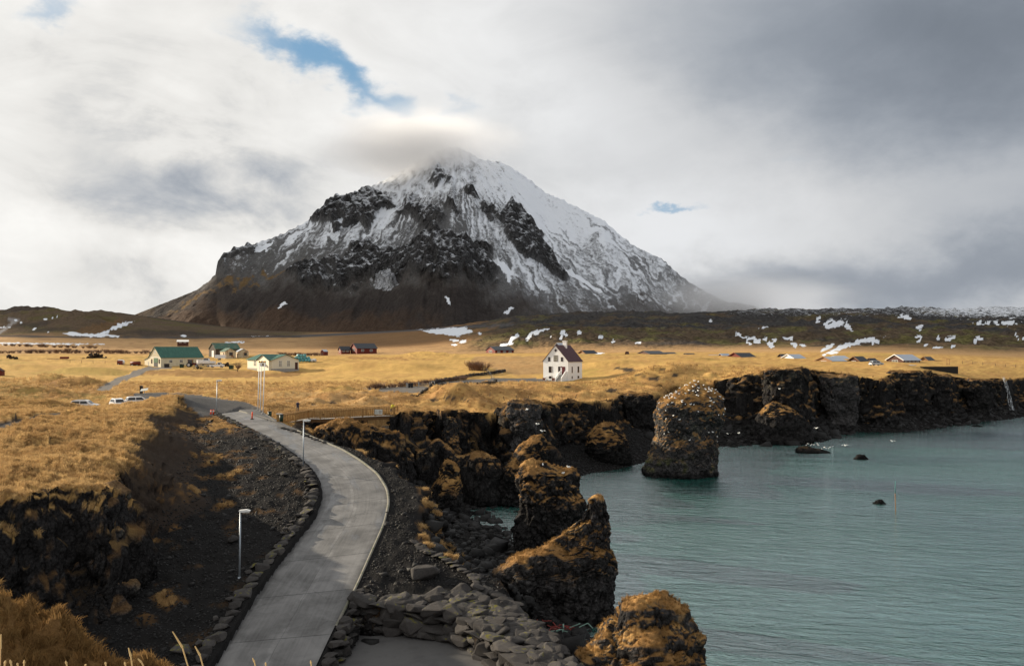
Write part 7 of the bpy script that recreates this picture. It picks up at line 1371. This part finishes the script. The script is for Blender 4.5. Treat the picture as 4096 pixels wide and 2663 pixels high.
# foreground grass stalks on the hilltop where the viewer stands
for i, (tx, ty, bx_, Y_) in enumerate([(690, 2524, 752, 1.9), (780, 2583, 812, 1.9), (514, 2590, 529, 1.8), (551, 2632, 574, 1.8), (4, 2536, 0, 1.7), (22, 2640, 18, 1.6), (40, 2638, 46, 1.6), (68, 2650, 72, 1.7), (97, 2638, 96, 1.7), (262, 2642, 268, 1.7), (345, 2655, 340, 1.8), (421, 2646, 424, 1.8), (498, 2646, 502, 1.8), (1010, 2630, 1022, 2.0), (1242, 2640, 1246, 2.0), (1062, 2648, 1064, 2.0)]):
    p1 = Vector(at(tx, ty, Y_)); p0 = Vector(at(bx_, 2663, Y_)); g0 = Vector((p0.x + (p0.x - p1.x) * .4, Y_, mound(np.array([p0.x]), np.array([Y_]))[0] - .05)); pm = p0.lerp(p1, .55) + Vector(((p0.x - p1.x) * .18, 0, 0))
    s_t = thing('grass_stalk', 'pale dry grass stalk rising at the lower edge on the viewer\'s hilltop', 'grass stalk', g0, 0, 'dry stalks on the hilltop'); g_ = g0.copy()
    MB().tube([Vector((0, 0, 0)), p0 - g_, pm - g_], .0016, 5).build('stem', 'stalk', s_t); MB().cyl(pm - g_, p1 - g_, .0026, .0012, 5).build('seed_head', 'stalk', s_t)
# ---------------------------------------------------------------- clouds and mist
def vol_mat(name, dens, scale=None, thr=.45, fall=1.0, col=(.97, .97, .98)):
    m = bpy.data.materials.new(name); m.use_nodes = True; t = NT(m.node_tree); t.n.clear(); MATS[name] = m
    o_ = t.node('ShaderNodeOutputMaterial'); pv_ = t.node('ShaderNodeVolumePrincipled'); t.l.new(pv_.outputs[0], o_.inputs['Volume'])
    pv_.inputs['Color'].default_value = (*col, 1); pv_.inputs['Anisotropy'].default_value = .25
    if scale:
        P = t.node('ShaderNodeTexCoord').outputs['Object']; ln = t.node('ShaderNodeVectorMath', operation='LENGTH'); t.l.new(P, ln.inputs[0])
        n_ = t.noise(P, scale, 4, .55, .4); f_ = t.ss(ln.outputs['Value'], 1.0, .1)
        t.put(pv_.inputs['Density'], t.m('MULTIPLY', t.ss(t.m('ADD', t.m('MULTIPLY', n_, .8), t.m('MULTIPLY', f_, fall)), thr, thr + .7), t.m('MULTIPLY', f_, dens)))
    else: pv_.inputs['Density'].default_value = dens
    return m
def puff(name, c, r, seed, mat, sub=3, lump=.35):
    bm = bmesh.new(); bmesh.ops.create_icosphere(bm, subdivisions=sub, radius=1.0); V = np.array([v_.co[:] for v_ in bm.verts]); n_ = fb3(V[:, 0] * 1.6 + seed, V[:, 1] * 1.6, V[:, 2] * 1.6, 4, 3)
    for v_, k_ in zip(bm.verts, n_): v_.co = v_.co * (1 + lump * float(k_))
    me = bpy.data.meshes.new(name); bm.to_mesh(me); bm.free(); o = link(name, me, mat); o.location = c; o.scale = r; tag(o, kind='stuff'); return o
vol_mat('cloud_volume', .012); vol_mat('cap_cloud', .024, 2.6, .55, .75); vol_mat('mist', .0075, 2.0, .45, .8)
puff('shading_cloud', (-2000, 2050, 880), (330, 720, 330), 1, 'cloud_volume')      # unseen bank added to shade the mountain and lava slope
puff('cloud_cap', at(1640, 590, 1900), (400, 230, 140), 5, 'cap_cloud', lump=0)   # cloud streaming off the summit
puff('mist_bank', at(2960, 1210, 1850), (380, 300, 110), 7, 'mist', lump=0)      # mist lying against the right foot of the mountain
